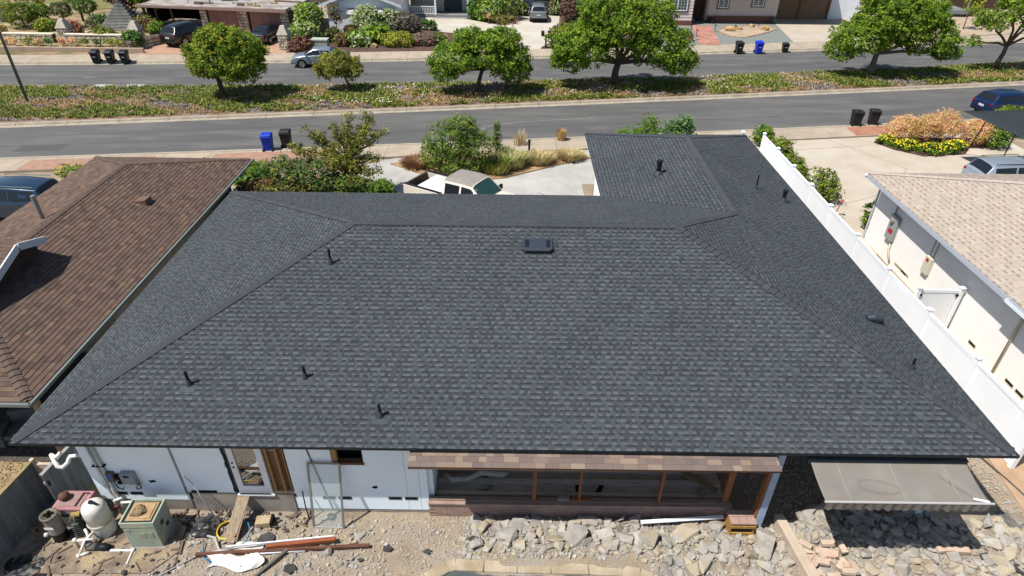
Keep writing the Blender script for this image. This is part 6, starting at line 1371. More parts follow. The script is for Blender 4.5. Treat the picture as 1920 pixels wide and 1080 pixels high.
def tree(name,label,base,lobes,n,size,cols,th=1.4,tr=.16,bark=None,fork=None,group=None,shell=.55,clus=9,limbs=True):
    r=root(name,label,'tree',base,0,group); b=Vector(base); t=MB(); f=Vector(fork) if fork else b+Vector((rnd(-.1,.1),0,th))
    branch(t,b-Vector((0,0,.1)),f,tr,tr*.75,.05)
    for l in lobes:
        if limbs:
            e=Vector(l[:3]); branch(t,f,e,tr*.55,tr*.16,.2)
            for k in range(4): branch(t,f.lerp(e,rnd(.45,.8)),e+Vector((rnd(-1,1)*l[3],rnd(-1,1)*l[4],rnd(-.3,.8)*l[5]))*.75,tr*.2,tr*.06,.1)
    t.build('trunk',bark or m_bark,r,smooth=True); m=MB(); leaves(m,lobes,int(n*.8),size,cols,clus,shell)
    if n>4000 and shell<.8:      # sprigs that break the outline
        sp=[]
        for l in lobes:
            for k in range(12):
                d=Vector((random.gauss(0,1),random.gauss(0,1),random.gauss(.1,.8))).normalized(); q=rnd(.12,.26)*(l[3]+l[5])*.5; sp.append((l[0]+d.x*l[3]*1.02,l[1]+d.y*l[4]*1.02,l[2]+d.z*l[5]*1.02,q,q,q*.8))
        leaves(m,sp,int(n*.28),size,cols,6,.1)
    m.build('crown',m_leaf,r); return r
def shrub(name,label,base,lobes,n,size,cols,cat='shrub',group=None,mat=None,shell=.5,clus=8,asp=.55,stems=True):
    r=root(name,label,cat,base,0,group); m=MB(); L0=[(base[0]+l[0],base[1]+l[1],base[2]+l[2],l[3],l[4],l[5]) for l in lobes]; leaves(m,L0,n,size,cols,clus,shell,asp=asp); m.build('foliage',mat or m_leaf,r)
    if stems:
        s=MB()
        for l in L0:
            for k in range(3): branch(s,(base[0]+rnd(-.1,.1),base[1]+rnd(-.1,.1),base[2]-.05),(l[0]+rnd(-.3,.3)*l[3],l[1]+rnd(-.3,.3)*l[4],l[2]),.035,.012,.08)
        s.build('stem',m_bark,r)
    return r
# street trees on the median
tree('street_tree','round dense clipped street tree nearest the left on the median',(-20.85,44.85,.2),[(-20.0,44.9,3.15,2.35,2.3,1.75),(-18.9,44.7,2.5,1.5,1.6,1.2),(-21.5,45,2.7,1.2,1.4,1.2),(-20.1,44.6,4.2,1.3,1.3,.85)],27000,.085,G_YEL+G_SUN,1.5,.2,shell=.7,group='street trees on the median')
tree('street_tree','small sparse yellowish street tree before the silver sedan',(-12.15,46.7,.2),[(-12.9,46.7,2.1,1.5,1.4,.85),(-12.0,46.6,1.75,1.0,1.0,.6),(-13.6,46.6,1.6,.8,.9,.55)],6500,.082,G_OLIVE+G_YEL,1.0,.1,bark=m_bark,fork=(-12.5,46.7,1.4),group='street trees on the median')
tree('street_tree','spreading open street tree in the middle with leaning dark trunk',(-3.0,46.45,.2),[(-2.0,46.5,3.1,2.0,1.9,1.3),(-4.4,46.3,2.6,1.7,1.7,1.1),(-.4,46.6,2.5,1.5,1.6,1.2),(-1.1,46.5,3.9,1.4,1.4,.9),(-3.3,46.6,3.9,1.1,1.2,.8),(.2,46.4,1.8,.9,1.0,.7),(-5.2,46.2,1.9,.9,1.0,.7)],23000,.09,G_SUN,1.7,.17,fork=(-2.4,46.5,1.9),group='street trees on the median')
tree('street_tree','largest broad street tree right of centre with massive crown',(7.35,48.85,.2),[(7.8,48.8,4.6,3.2,2.8,1.9),(5.0,48.5,3.3,2.4,2.4,1.5),(10.7,48.7,3.2,2.4,2.4,1.5),(6.6,48.7,5.9,2.2,2.1,1.2),(9.6,49,5.1,2.0,2.0,1.2),(4.0,48.3,2.3,1.4,1.6,.9),(12.0,48.6,2.1,1.4,1.6,.8)],46000,.095,G_SUN,1.6,.3,fork=(7.7,48.85,1.9),group='street trees on the median')
tree('street_tree','broad street tree with pale tangled branches right of the far bins',(28.85,52.75,.2),[(29.8,52.8,4.4,3.2,2.7,1.8),(27.2,52.6,3.2,2.2,2.2,1.4),(32.6,52.9,3.2,2.2,2.3,1.4),(29.0,52.8,5.6,2.0,2.0,1.1),(31.5,53,4.9,1.9,1.9,1.1),(25.8,52.5,2.2,1.1,1.3,.8),(34.6,53,2.0,1.0,1.1,.7)],40000,.095,G_SUN,1.7,.26,bark=m_barkp,fork=(29.0,52.8,1.9),group='street trees on the median')
tree('street_tree','sparse open street tree with forked trunk at the right edge',(40.2,54.55,.2),[(42.0,54.5,4.6,1.9,1.6,1.1),(38.4,54.5,4.1,1.4,1.3,.8),(43.2,54.6,3.4,1.2,1.2,.7),(39.8,54.6,5.3,1.4,1.3,.8),(37.4,54.3,2.6,.55,.6,.35),(41.2,54.4,5.9,1.3,1.2,.7)],11000,.095,G_SUN,2.0,.2,bark=m_bark,fork=(40.4,54.55,2.2),shell=.35,group='street trees on the median')
# ---- median: soil mound and ground cover
mb=MB(); n=150; rows=9; vs=[]
for i in range(n+1):
    x=-75+150*i/n; a,b=K2(x)+.16,K3(x)-.16
    for j in range(rows+1):
        t=j/rows; vs.append((x,a+(b-a)*t,.14+.14*math.sin(math.pi*t)+.05*mnoise.noise((x*.8,t*4,2))*(1 if 0<j<rows else 0)))
mb.add(vs,[(i*(rows+1)+j,(i+1)*(rows+1)+j,(i+1)*(rows+1)+j+1,i*(rows+1)+j+1) for i in range(n) for j in range(rows)])
kind(mb.build('median_bed',M('median_soil',srgb(160,132,106),.97,srgb(132,108,88),ns=.9,bump=.5,bs=10,fine=.25,fs=18,col3=srgb(150,138,130),ns3=.5),smooth=True),'structure')
def cover(name,label,cols,n,thr,seed,sz=.1,x0=-42,x1=50,inv=1):
    m=MB()
    for _ in range(n):
        x=rnd(x0,x1); t=rnd(.04,.96); a,b=K2(x)+.16,K3(x)-.16; y=a+(b-a)*t
        g_=mnoise.noise((x*.24,y*.5,11))+.3*mnoise.noise((x*1.1,y*1.5,14))+.10; d_=mnoise.noise((x*.35,y*.6,31))
        cls=0 if g_>.06 else (1 if d_>-.12 else 2)
        if cls!=inv: 
            if random.random()>.06: continue
        z=.16+.13*math.sin(math.pi*t); c=random.choice(cols); f=rnd(.8,1.15)
        for k in range(5):
            an=rnd(0,6.28); s=sz*rnd(.7,1.5); d=Vector((math.cos(an),math.sin(an),0)); p=Vector((x+rnd(-.12,.12),y+rnd(-.12,.12),z)); w_=Vector((-d.y,d.x,0))*s*.3; tip=p+d*s*.8+Vector((0,0,s*rnd(.5,1.2)))
            m.add([p-w_,p+w_,tip+w_*.6,tip-w_*.6],[(0,1,2,3)],vary(tuple(q*f for q in c),.15,.05))
    kind(m.build(name,m_leafd),'stuff',label)
cover('ground_cover','green succulent ground cover on the median',[lc(112,126,48),lc(128,138,56),lc(88,106,42),lc(142,142,62)],24000,-.09,11,.12,inv=0)
cover('dry_cover','dried brown ground cover patches on the median',[lc(172,146,100),lc(150,120,82),lc(182,160,108)],16000,-.14,31,.09,inv=1)
cover('grey_cover','greyish dead ground cover patches on the median',[lc(146,138,132),lc(126,116,112),lc(160,150,140)],16000,.08,47,.09,inv=2)
m=MB()
for _ in range(420):
    cxx=random.choice((-38,-37,-14,-10,-9.5,-8,-2,4,6,16,18,22,-12,9)); x=cxx+random.gauss(0,.9); t=min(.95,max(.05,rnd(.1,.9))); a,b=K2(x)+.16,K3(x)-.16; p=Vector((x,a+(b-a)*t,.36+rnd(0,.06))); s=rnd(.025,.045); c=random.choice((lc(210,206,186),lc(240,224,120),lc(236,240,226)))
    m.add([p+Vector((-s,-s,0)),p+Vector((s,-s,0)),p+Vector((s,s,.02)),p+Vector((-s,s,.02))],[(0,1,2,3)],c)
kind(m.build('median_flowers',m_leafd),'stuff','small white and yellow flowers scattered over the median')
for x0,x1 in((-31.3,-30.0),(-29.0,-27.7)): tag(MB().prism([(x0-.3,K3(x0)-1.0),(x1-.3,K3(x1)-1.0),(x1,K3(x1)-.2),(x0,K3(x0)-.2)],.1,.245).build('stepping_slab',M('slab_pale',srgb(206,200,192),.9)),'pale concrete slab at the far edge of the median, '+('left' if x0<-30 else 'right')+' one of two','slab')
# pole leaning in the view at the left
pol=root('light_pole','slim grey metal light pole on the median at the left edge','pole',(-33.6,43.0,.2)); MB().tube([(-33.6,43.0,.1),(-33.55,43.0,6.5),(-33.5,43.0,9.5)],[.1,.085,.07],12).build('shaft',M('pole_steel',srgb(120,132,136),.5,metal=.4),pol,smooth=True); MB().tube([(-33.6,43,.15),(-33.6,43,.3)],.16,12).build('base_plate',m_conc,pol); MB().tube([(-33.5,43,9.5),(-33.2,44.2,9.8)],.05,8).box((-33.1,44.6,9.8),(.25,.7,.12)).build('lamp_arm',M('pole_steel'),pol)
# ---- topiary garden at the far left
def ball(x,y,z,rx,rz,label,cols,n=2600,sz=.065,lean=0,tr=.12):
    n=int(n*2.2)
    return tree('topiary_tree',label,(x+lean,y,.12),[(x,y,z,rx,rx*.9,rz)],n,sz,cols,max(.3,z-rz*.9),tr,shell=.93,limbs=True,fork=(x+lean*.3,y,max(.35,z-rz*.75)))
ball(-49.5,67,1.35,1.45,1.05,'large yellow green topiary dome on a short trunk at the left',G_YEL+G_DARK,3800); ball(-50.6,69.3,2.2,2.0,1.2,'broad olive topiary dome behind the front dome',G_YEL,3800); ball(-48.3,68.4,1.5,.95,.65,'small bright green topiary ball left of the twisted trunks',G_DARK+G_SUN,1900,lean=1.4); ball(-45.4,67.2,1.85,.95,.65,'grey green topiary ball on a tall trunk in the middle of the garden',G_DARK+G_GREYV,1900); ball(-44.5,69.8,1.75,1.05,.65,'dark green flat topiary ball left of the pyramid',G_DARK,1900,lean=.5)
ball(-45.8,70.8,2.6,1.3,.7,'bright green topiary behind the tall trunk ball',G_DARK+G_SUN,1900)
tree('shade_tree','leafy green tree right of the pyramid by the carport',(-37.2,70,.12),[(-37.6,70,3.1,1.9,1.8,1.3),(-35.9,70.4,3.2,1.4,1.4,1.0)],6500,.14,G_SUN,1.6,.25)
tree('plum_tree','dark purple leaved tree behind the pyramid',(-40.5,73.5,.12),[(-41.5,73.5,2.4,2.4,1.6,1.4),(-38.5,74,2.6,1.6,1.4,1.2),(-44,75,2.6,1.8,1.4,1.3)],4500,.15,[lc(88,40,52),lc(66,30,40),lc(104,52,58)],1.2,.2)
for i,(x,y,rx,rz,cols,l) in enumerate(((-38.6,61.9,1.15,.6,G_YEL+G_BROWN+G_DARK,'rounded olive bush over the stone wall left of the gate post'),(-34.3,59.0,.75,.8,G_DARK,'clipped dark green cylinder hedge left of the salmon driveway'),(-35.0,64.8,.8,.6,G_DARK+G_SUN,'clipped green bush left of the black SUV'),(-43.2,64.3,1.0,.65,[lc(190,120,104),lc(170,96,84),lc(150,120,80)],'pinkish red bush behind the garden wall post'),(-46.6,66,.9,.55,G_YEL+G_SUN,'light green shrub below the tall topiary trunk'),(-50.5,63.5,1.4,.6,G_OLIVE+G_ORANGE,'mixed olive shrubs at the left edge of the garden'),(-36.8,66.5,1.2,.7,G_OLIVE+G_BROWN,'brownish shrub beside the carport lawn'),(-42.0,67.5,1.3,.7,G_GREYV+G_DARK,'grey succulent clump between the topiary trunks'))):
    shrub('garden_shrub',l,(x,y,.12),[(0,0,rz*.85,rx,rx*.85,rz)],1600,.11,cols,shell=.75,mat=m_leafd)
for i in range(12): 
    x=-46.5+i*1.05; shrub('flower_tuft','small flowering tuft between the low pink wall and the stone wall',(x,59.4+.8*random.random(),.4),[(0,0,.12,.42,.3,.26)],170,.09,random.choice((G_OLIVE,G_ORANGE,G_DARK,G_YEL)),'plant','flowering tufts along the garden wall',stems=False,mat=m_leafd)
# ---- mulch bed of the white house
B=lambda l,x,y,rx,rz,cols,n=1800,sz=.11,cat='shrub',lob=None,ry=None: shrub('garden_shrub',l,(x,y,.14),lob or [(0,0,rz*.85,rx,(ry or rx*.85),rz)],n,sz,cols,cat,shell=.7,mat=m_leafd)
B('tall two tiered light green hedge beside the stone gate post',-19.4,62.3,1.3,1.5,G_SUN+G_PALE,5200,.12,lob=[(.1,.5,2.2,1.25,1.2,1.1),(-.1,-.6,1.0,1.45,1.2,1.0)])
B('dark red brown shrub in front of the light hedge by the utility box',-19.3,58.9,1.0,.6,G_BROWN,1500); B('red brown shrub behind the silver sedan',-15.8,61.2,1.0,.55,G_BROWN+G_OLIVE,1500); B('brown green shrub under the young tree',-17.3,62.6,.9,.65,G_BROWN+G_DARK,1400); B('dark green shrub right of the young tree',-15.6,63.4,.8,.7,G_DARK+G_BROWN,1400)
B('tall variegated pale shrub under the window awning',-14.4,64.2,1.4,1.5,G_PALE,4600,.12,lob=[(0,.2,1.5,1.3,1.2,1.3),(.6,-.6,.8,1.2,1.0,.8)]); B('narrow variegated pale shrub left of the dark domed bush',-12.2,65.3,.85,1.3,G_PALE,2600,.12)
B('large dark grey brown domed bush by the driveway curve',-10.95,65.3,1.75,1.15,G_GREYV+[lc(74,72,54)],5200,.1); B('yellow green spreading mound in the mulch bed',-11.0,61.4,1.6,.6,G_YEL,3000,.09); B('pinkish grey low mound right of the yellow green one',-8.7,61.9,1.2,.5,[lc(150,104,110),lc(120,116,88),lc(134,124,100)],2200,.09)
B('spiky yucca clump at the centre of the mulch bed',-13.0,62.3,1.0,.7,G_SUN,700,.3,'plant'); B('striped grassy clump left of the yucca',-14.6,61.4,1.2,.5,G_PALE+G_SUN,900,.2,'plant')
for x,y,l in((-9.3,68.3,'small round bush at the far edge of the mulch bed, left one'),(-8.5,68.0,'small round bush at the far edge of the mulch bed, right one')): B(l,x,y,.4,.5,G_DARK,600,.09)
B('low dark clump near the driveway curve',-7.6,63.2,.9,.35,G_DARK+G_OLIVE,900,.1)
B('large pale green shrub mass before the white house right of the porch',-1.6,74.0,2.0,1.6,G_PALE+G_SUN,4600,.13,lob=[(0,0,1.7,1.9,1.3,1.4),(-1.2,-.6,.8,1.4,1.0,.8)]); B('dark green shrub right of the porch post',-4.5,74.4,.8,1.0,G_DARK,1600,.12); B('bright green spiky shrub left of the pale shrub mass',-3.4,73.6,.8,.9,G_SUN,900,.2); B('reddish low shrub edging the white driveway',-1.2,72.2,1.3,.4,G_BROWN+G_OLIVE,1100,.1)
B('tan green shrub left of the grey SUV',.4,76.4,.8,.9,G_OLIVE+G_PALE,1500,.11); B('tan green shrub right of the grey SUV',4.3,77.0,.8,.9,G_OLIVE+G_PALE,1500,.11)
B('tall dark brown bush right of the white driveway',5.9,73.0,1.1,1.5,G_BROWN+G_GREYV,3000,.12); B('mixed low shrubs behind the mailboxes',4.6,65.5,1.3,.6,G_OLIVE+G_BROWN,1500,.11); B('green shrubs behind the largest street tree',7.5,66,1.6,.8,G_DARK+G_OLIVE,1700,.12)
tree('young_tree','thin young tree with sparse crown before the white gable',(-17.0,63.2,.14),[(-17.1,63.2,2.7,.75,.7,.8),(-16.9,63.1,2.0,.5,.5,.4)],700,.1,G_OLIVE+G_BROWN,1.6,.05,shell=.3)
tree('young_tree','thin sapling staked in the tan yard at the far right',(47.8,71.8,.13),[(48.2,71.8,1.9,.9,.8,.5)],400,.12,G_SUN+G_OLIVE,1.2,.06,shell=.3)
for x,y,rx,rz,l in((53.2,79.6,.9,1.3,'yellow green bush right of the grey deck'),(49.0,82.5,1.0,1.2,'green bush behind the grey deck'),(44.5,79,1.6,1.5,'dark green bush left of the grey deck')): B(l,x,y,rx,rz,G_YEL if x>50 else G_DARK,1600,.13)
ub_=root('utility_box','pale green utility cabinet behind the silver sedan','utility box',(-17.7,59.6,.14)); MB().bb(-18.4,-17.0,59.2,60.0,.14,.95).build('cabinet',M('util_green',srgb(178,194,170),.6),ub_); MB().bb(-18.45,-16.95,59.15,60.05,.95,1.05).build('lid',M('util_lid',srgb(196,208,188),.6),ub_)
mbx=root('twin_mailbox','pair of dark mailboxes on one post beside the white driveway','mailbox',(2.75,60.9,.16)); MB().bb(2.68,2.82,60.83,60.97,.16,1.25).build('post',m_vent,mbx); MB().bb(2.3,3.2,60.84,60.96,1.2,1.3).build('cross_arm',m_vent,mbx)
for x in(2.45,3.05): bevel(MB().bb(x-.15,x+.15,60.6,61.2,1.3,1.65).build('mailbox_shell',m_vent,mbx),.07,3)
# ---- front yard of the main house
flat('front_drive',[(-8.2,24),(-8.6,30),(-8.4,33.4),(-6.9,K0(-6.9)+.0),(3.5,K0(3.5)),(13.4,K0(13.4)),(13.4,31),(3.6,31),(3.6,23.8)],.03,M('front_concrete',srgb(200,196,190),.9,srgb(184,180,174),ns=1.2,bump=.15,bs=40,fine=.07,fs=35,col3=srgb(208,204,196),ns3=.5))
dj=MB()
for p,q in(((-6.6,24.5),(-3.4,30.4)),((2.2,26),(3.6,29.6)),((1.2,29.9),(3.6,28.0)),((-7.9,28.2),(-5.6,30.9)),((-1.0,24),(-.8,30))): dj.beam((*p,.033),(*q,.033),.05,.004)
kind(dj.build('drive_joints',M('joint_dark',srgb(128,124,118),.95)),'structure')
bedp=[(-7.0,33.4),(-5.6,32.4),(-4.4,31.6),(-2.4,31.2),(-.6,31.6),(1.0,32.6),(2.6,33.6),(4.4,34.6),(4.0,35.4),(2.0,35.7),(-1.6,35.0),(-5.0,34.3)]
flat('planter_bed',bedp,.09,M('dry_bed',srgb(196,166,120),.95,srgb(160,124,88),ns=1.5,bump=.4,bs=14,fine=.2,fs=18))
shrub('juniper_bush','large bright green bush in the front planting bed above the pickup',(-3.0,32.6,.1),[(-.3,0,1.7,1.5,1.3,1.1),(.8,.1,1.4,1.1,1.1,.8),(-1.2,-.2,1.0,1.0,1.0,.7),(0,-.3,.6,1.7,1.2,.5),(.1,.1,2.5,.8,.7,.5)],7500,.1,[lc(120,146,52),lc(98,126,46),lc(80,106,42),lc(140,156,66)],shell=.45,asp=.3)
sp=shrub('columnar_shrub','narrow upright green conifer right of the large bush',(-1.05,34.9,.1),[(0,0,.55,.25,.25,.5),(0,0,1.2,.2,.2,.55),(0,0,1.65,.12,.12,.3)],900,.08,[lc(96,120,60),lc(120,140,76)],shell=.3,asp=.3)
def grassclump(l,x,y,r,h,cols,n=420,cat='grass clump',z=.09,group=None):
    m=MB()
    for _ in range(n):
        an=rnd(0,6.28); rr=r*math.sqrt(random.random())*.7; p=Vector((x+rr*math.cos(an),y+rr*math.sin(an),z)); d=Vector((math.cos(an)*rnd(.2,1)*r*.5,math.sin(an)*rnd(.2,1)*r*.5,h*rnd(.6,1.15))); w_=Vector((-math.sin(an),math.cos(an),0))*.016
        mid=p+d*.55+Vector((0,0,h*.08)); e=p+d; m.add([p-w_,p+w_,mid+w_,mid-w_,e],[(0,1,2,3),(3,2,4)],vary(random.choice(cols),.18,.05))
    o=m.build('grass_clump',m_leafd); return tag(o,l,cat,group)
STRAW=[lc(206,188,140),lc(186,168,118),lc(164,154,100)]
grassclump('straw coloured ornamental grass left of the black garden post',-.2,33.4,1.2,.6,STRAW+G_OLIVE+G_PALE,1300); grassclump('greenish tall grass clump right of the large bush',-1.0,32.6,1.1,.65,G_OLIVE+STRAW+G_SUN,1200); grassclump('dry tan grass clump right of the black garden post',1.4,34.0,1.1,.4,STRAW,900); grassclump('feathery pale grass standing on the near kerb line',.3,36.4,.5,.9,[lc(216,200,160),lc(204,186,146)],110); grassclump('orange tan grass tuft alone on the pavement',2.85,37.3,.36,.62,[lc(214,184,126),lc(200,166,108)],420,z=.13)
grassclump('low dry grass at the right tip of the front bed',3.2,34.6,1.0,.3,STRAW,900); grassclump('dry brown litter clump left in the front bed',-5.4,33.3,1.1,.3,[lc(150,112,80),lc(126,92,66)],1000); grassclump('green tuft in the front bed below the conifer',-.5,34.4,.5,.6,G_DARK+G_OLIVE,450)
tag(MB().tube([(.84,34.9,.05),(.84,34.9,.95)],.06,10).lathe([(.08,0),(.1,.06),(.05,.12)],10,(.84,34.9,.9)).build('garden_post',m_vent),'short black garden post in the front bed grass','post')
# wild tree with flowering shrub in front of the left corner
wt=root('wild_tree','irregular open conifer tree rising behind the front left roof corner','tree',(-8.6,29.6,.05)); t=MB(); f=Vector((-8.4,29.6,1.6)); branch(t,(-8.6,29.6,0),f,.16,.12); lob=[]
for e,rr in(((-7.0,29.7,3.9),.42),((-6.4,29.6,3.3),.35),((-7.9,29.5,3.9),.4),((-7.3,29.4,3.2),.5),((-8.7,29.6,3.4),.42),((-9.6,29.6,2.9),.5),((-10.1,29.6,3.4),.25),((-10.9,29.4,2.5),.4),((-8.0,29.5,2.5),.55),((-7.0,29.4,2.0),.45),((-9.3,29.3,2.2),.6),((-6.9,29.2,1.4),.4),((-8.9,29.4,1.8),.5)):
    branch(t,f.lerp(Vector((f.x,f.y,e[2]*.6)),.5),e,.07,.02,.18); d=(Vector(e)-f).normalized()
    for k in range(5): lob.append((e[0]-d.x*.28*k+rnd(-.16,.16),e[1]+rnd(-.25,.25),e[2]-d.z*.24*k+rnd(-.1,.14),rr*.74,rr*.74,rr*.6))
t.build('trunk',m_barkp,wt,smooth=True); m=MB(); leaves(m,lob,11000,.075,[lc(150,150,64),lc(122,126,52),lc(96,104,44),lc(170,164,80)],6,.2,asp=.35); m.build('crown',m_leaf,wt)
fs_=shrub('flowering_shrub','dense shrub with small white blossoms before the wild tree',(-11.0,29.0,.05),[(-.4,0,1.1,1.4,1.2,1.0),(1.0,0,1.2,1.2,1.1,.9),(2.2,.2,.7,1.1,1.0,.6),(.4,-.4,.7,1.7,1.0,.6)],7000,.085,G_OLIVE+G_DARK+[lc(120,130,60)],shell=.5); m=MB()
for _ in range(420):
    c=random.choice(((-11.4,29,1.1,1.45,1.2,1.05),(-10.0,29,1.25,1.2,1.1,.95))); d=Vector((random.gauss(0,1),random.gauss(-.5,1),random.gauss(.4,1))).normalized(); p=Vector(c[:3])+Vector((d.x*c[3],d.y*c[4],d.z*c[5])); s=.035
    m.add([p+Vector((-s,0,-s)),p+Vector((s,0,-s)),p+Vector((s,-.02,s)),p+Vector((-s,-.02,s))],[(0,1,2,3)],lc(246,242,220))
m.build('blossom',m_leafd,fs_)
shrub('garden_shrub','bright green shrub low right of the white blossom shrub',(-7.8,28.4,.05),[(0,0,.7,1.0,.9,.7),(1.0,.1,.6,.8,.8,.6)],2600,.08,G_OLIVE+G_DARK); shrub('garden_shrub','green shrub beside the drive at the right end of the planting',(-6.4,28.0,.05),[(0,0,.7,.6,.6,.7)],1300,.08,G_DARK+G_SUN)
shrub('hedge','dark green hedge behind the far corner of the brown roof',(-13.9,30.6,.05),[(0,0,.5,1.1,.8,.6),(-1.6,.3,.5,1.1,.8,.6),(.9,-1.2,.5,.8,.9,.5)],3000,.09,G_DARK+G_SUN,'hedge'); shrub('hedge','shaded hedge in the gap between the two roofs',(-12.3,27.6,.05),[(0,0,.9,.8,1.8,.9),(.2,-2.6,.8,.7,1.6,.8)],2600,.1,G_DARK,'hedge')
shrub('garden_shrub','olive brown bush at the front left corner of the charcoal roof',(-11.6,26.2,.05),[(0,0,1.2,1.2,1.0,.9)],2200,.09,G_OLIVE+G_BROWN)
shrub('flower_strip','yellow flowering edging left of the brown roof front',(-20.5,31.2,.05),[(k*1.3-3,0,.3,.9,.5,.35) for k in range(6)],2400,.08,G_SUN+[lc(226,200,60)],'flowers',stems=False)
shrub('flower_strip','yellow flowering strip at the far right tip of the brown roof',(-14.2,32.0,.05),[(0,0,.25,1.0,.5,.3)],900,.08,G_SUN+[lc(226,200,60)],'flowers',stems=False)
for i,(x,y) in enumerate(((-27,32.6),(-17.2,33.7))): flat('brick_strip',[(x,K1(x)-1.9),(x+6.5,K1(x+6.5)-1.9),(x+6.5,K1(x+6.5)-.5),(x,K1(x)-.5)],.15,M('brick_strip',srgb(190,152,130),.9,srgb(172,134,114),ns=3))
# shrubs seen past the garage roof
shrub('garden_shrub','bright yellow green juniper just beyond the garage roof edge, left bush',(6.9,33.4,.05),[(-.4,0,1.6,.9,.8,.7),(.4,0,2.2,.6,.6,.7),(-1.0,0,1.2,.6,.7,.7)],2600,.1,[lc(126,160,44),lc(100,140,40),lc(80,116,36)],asp=.3,shell=.4); shrub('garden_shrub','soft green bush just beyond the garage roof edge, right bush',(9.05,33.8,.05),[(-.3,0,1.8,.6,.6,.8),(.3,0,2.0,.5,.6,.8)],1900,.09,[lc(112,148,84),lc(92,130,70),lc(130,160,96)],shell=.4)
# ---- right neighbour's front: driveway, shrubs along the fence, flower bed, sail
flat('right_drive',[(14.2,26.0),(14.2,K0(14.2)),(31,K0(31)),(31,24),(15.8,24)],.03,M('right_concrete',srgb(212,200,182),.9,srgb(202,188,168),ns=.8,bump=.1,bs=40,fine=.05,fs=30,col3=srgb(218,207,190),ns3=.3))
dj=MB()
for p,q in(((15.9,28.6),(19.6,30.4)),((19.6,30.4),(22.2,33.6)),((22.2,33.6),(20.5,36.8)),((20.5,36.8),(19.4,38.6)),((16.0,36.2),(21.6,37.2))): dj.beam((*p,.033),(*q,.033),.04,.004)
kind(dj.build('right_drive_joints',M('joint_tan',srgb(170,156,138),.95)),'structure')
flat('red_brick_verge',[(21.6,K1(21.6)-1.85),(31,K1(31)-1.85),(31,K1(31)-.4),(21.6,K1(21.6)-.4)],.15,M('red_verge',srgb(196,142,116),.9,srgb(178,122,98),ns=3))
for x,y,l,sz_,cols in((15.05,37.0,'green shrub at the far end of the white fence',.8,G_SUN+G_DARK),(15.25,34.6,'round green shrub second along the white fence',.85,G_SUN+G_OLIVE),(15.2,32.5,'green shrub third along the white fence',.75,G_OLIVE+G_SUN),(15.6,29.7,'olive green shrub nearest the beige roof along the fence',1.0,G_OLIVE+G_SUN)):
    shrub('fence_shrub',l,(x,y,.05),[(0,0,sz_*.8,sz_*.75,sz_*.9,sz_*.7),(.2,-.5,sz_*.5,sz_*.6,sz_*.6,sz_*.5)],1900,.075,cols,group='shrubs along the white fence')
al=root('aloe_plant','brown red spiky aloe at the foot of the white fence','plant',(15.5,27.5,.05)); m=MB()
for k in range(26):
    an=rnd(0,6.28); d=Vector((math.cos(an)*.5,math.sin(an)*.5,rnd(.15,.5))); p=Vector((15.5,27.5,.08)); w_=Vector((-d.y,d.x,0)).normalized()*.04; m.add([p-w_,p+w_,p+d],[(0,1,2)],vary(lc(110,86,66),.2,.05))
m.build('blade',m_leafd,al); MB().tube([(15.5,27.5,.1),(15.75,27.6,.8)],.012,5,lc(150,90,80)).lathe([(.02,0),(.1,.06),(.05,.16)],8,(15.75,27.6,.78),None,lc(200,110,90)).build('flower_spike',m_leafd,al)
for x,y,l in((16.55,26.4,'small green plant climbing the corner of the cream wall'),(16.5,25.4,'small green plant by the electric panel')): shrub('wall_plant',l,(x,y,.05),[(0,0,.9,.28,.28,.5),(0,0,.4,.3,.3,.3)],420,.07,G_DARK+G_SUN,'plant')
for i,(x,y,rx,h) in enumerate(((23.9,37.9,1.0,1.35),(25.3,38.0,.9,1.4),(26.5,38.0,.95,1.6),(28.2,37.5,.85,1.3))):
    shrub('orange_shrub','feathery pink orange shrub behind the yellow flowers, '+('leftmost','second from left','tallest one','rightmost')[i]+' of four',(x,y,.05),[(0,0,h*.62,rx,.8,h*.6)],3000,.075,G_ORANGE,group='feathery orange shrubs',shell=.4,asp=.28)
shrub('garden_shrub','green shrub under the dark shade sail',(29.3,37.2,.05),[(0,0,.5,.8,.7,.5)],1200,.08,G_DARK+G_SUN)
shrub('garden_shrub','yellow green bush before the blue SUV at the right edge',(31.5,39.6,.05),[(0,0,.9,1.3,.9,.8)],2200,.09,G_YEL+G_SUN)
flat('flower_bed',[(22.3,37.8),(22.9,36.6),(24.2,35.5),(26.8,35.9),(27.6,36.9),(29.6,37.2),(29.4,38.6),(23.2,38.6)],.08,m_mulch)
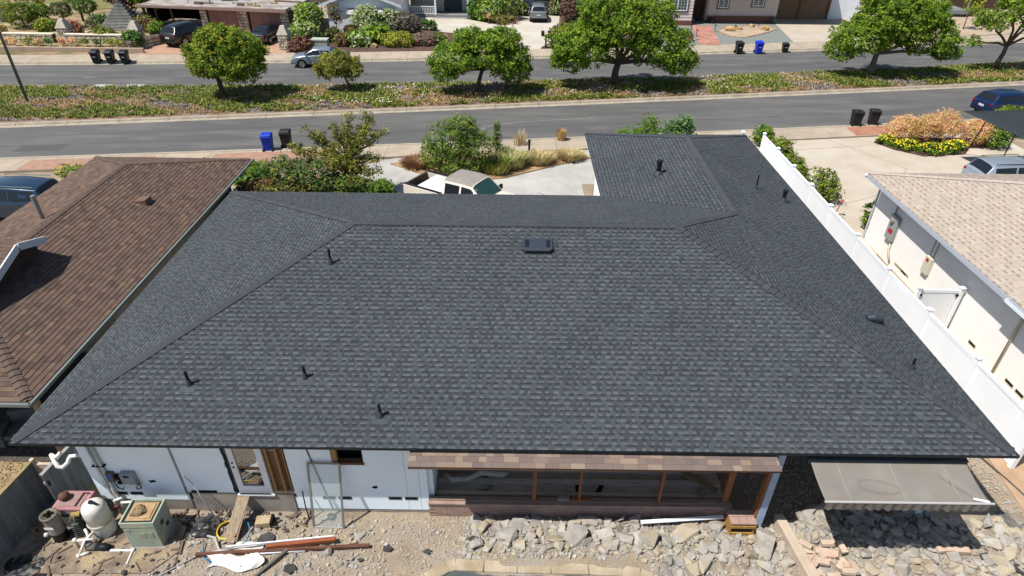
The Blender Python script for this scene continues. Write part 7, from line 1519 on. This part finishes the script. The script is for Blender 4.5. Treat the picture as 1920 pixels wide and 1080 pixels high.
yf=shrub('yellow_flowers','bright yellow flowering bed edging the right driveway',(24.8,36.6,.05),[(-1.9,.9,.25,.6,.5,.3),(-1.1,.1,.25,.7,.6,.32),(0,-.5,.25,.8,.6,.32),(1.0,-.4,.25,.7,.5,.3),(1.9,.1,.22,.6,.5,.28)],3200,.07,G_DARK+G_SUN,'flowers',stems=False); m=MB()
for _ in range(330):
    l=random.choice(((-1.9,.9,.6,.5),(-1.1,.1,.7,.6),(0,-.5,.8,.6),(1.0,-.4,.7,.5),(1.9,.1,.6,.5))); an=rnd(0,6.28); rr=math.sqrt(random.random()); p=Vector((24.8+l[0]+l[2]*rr*math.cos(an),36.6+l[1]+l[3]*rr*math.sin(an),.34+.24*(1-rr*rr)+rnd(0,.05))); s=.036
    m.add([p+Vector((-s,-s,0)),p+Vector((s,-s,0)),p+Vector((s,s,.03)),p+Vector((-s,s,.03))],[(0,1,2,3)],random.choice((lc(246,214,30),lc(250,226,60))))
m.build('blossom',m_leafd,yf)
ss=root('shade_sail','dark grey triangular shade sail on slim black posts at the right edge','shade sail',(28,33,0)); vs=[];n=10; T0,T1,T2=Vector((24.9,34.8,3.0)),Vector((30.5,35.2,3.1)),Vector((26.3,28.4,2.75))
for i in range(n+1):
    for j in range(n+1-i):
        a,b=i/n,j/n; p=T0*(1-a-b)+T1*a+T2*b; p.z-=.5*a*b+.4*a*(1-a-b)*.4; vs.append(p)
idx={};k=0
for i in range(n+1):
    for j in range(n+1-i): idx[(i,j)]=k;k+=1
fs=[]
for i in range(n):
    for j in range(n-i):
        fs.append((idx[i,j],idx[i+1,j],idx[i,j+1]))
        if i+j<n-1: fs.append((idx[i+1,j],idx[i+1,j+1],idx[i,j+1]))
o=MB().add(vs,fs).build('sail_cloth',M('sail_grey',srgb(54,60,64),.85,srgb(48,54,58),ns=4),ss,smooth=True); o.modifiers.new('t','SOLIDIFY').thickness=.01
for a,b in(((26.9,36.0,0),(26.6,34.9,2.95)),((28.95,35.6,0),(28.6,35.0,2.9))): MB().tube([a,b],.03,8).build('pole',m_vent,ss)
shrub('potted_shrub','small round orange flowered shrub by the porch path',(-2.9,71.6,.14),[(0,0,.8,.22,.22,.22)],200,.06,G_ORANGE,'plant')
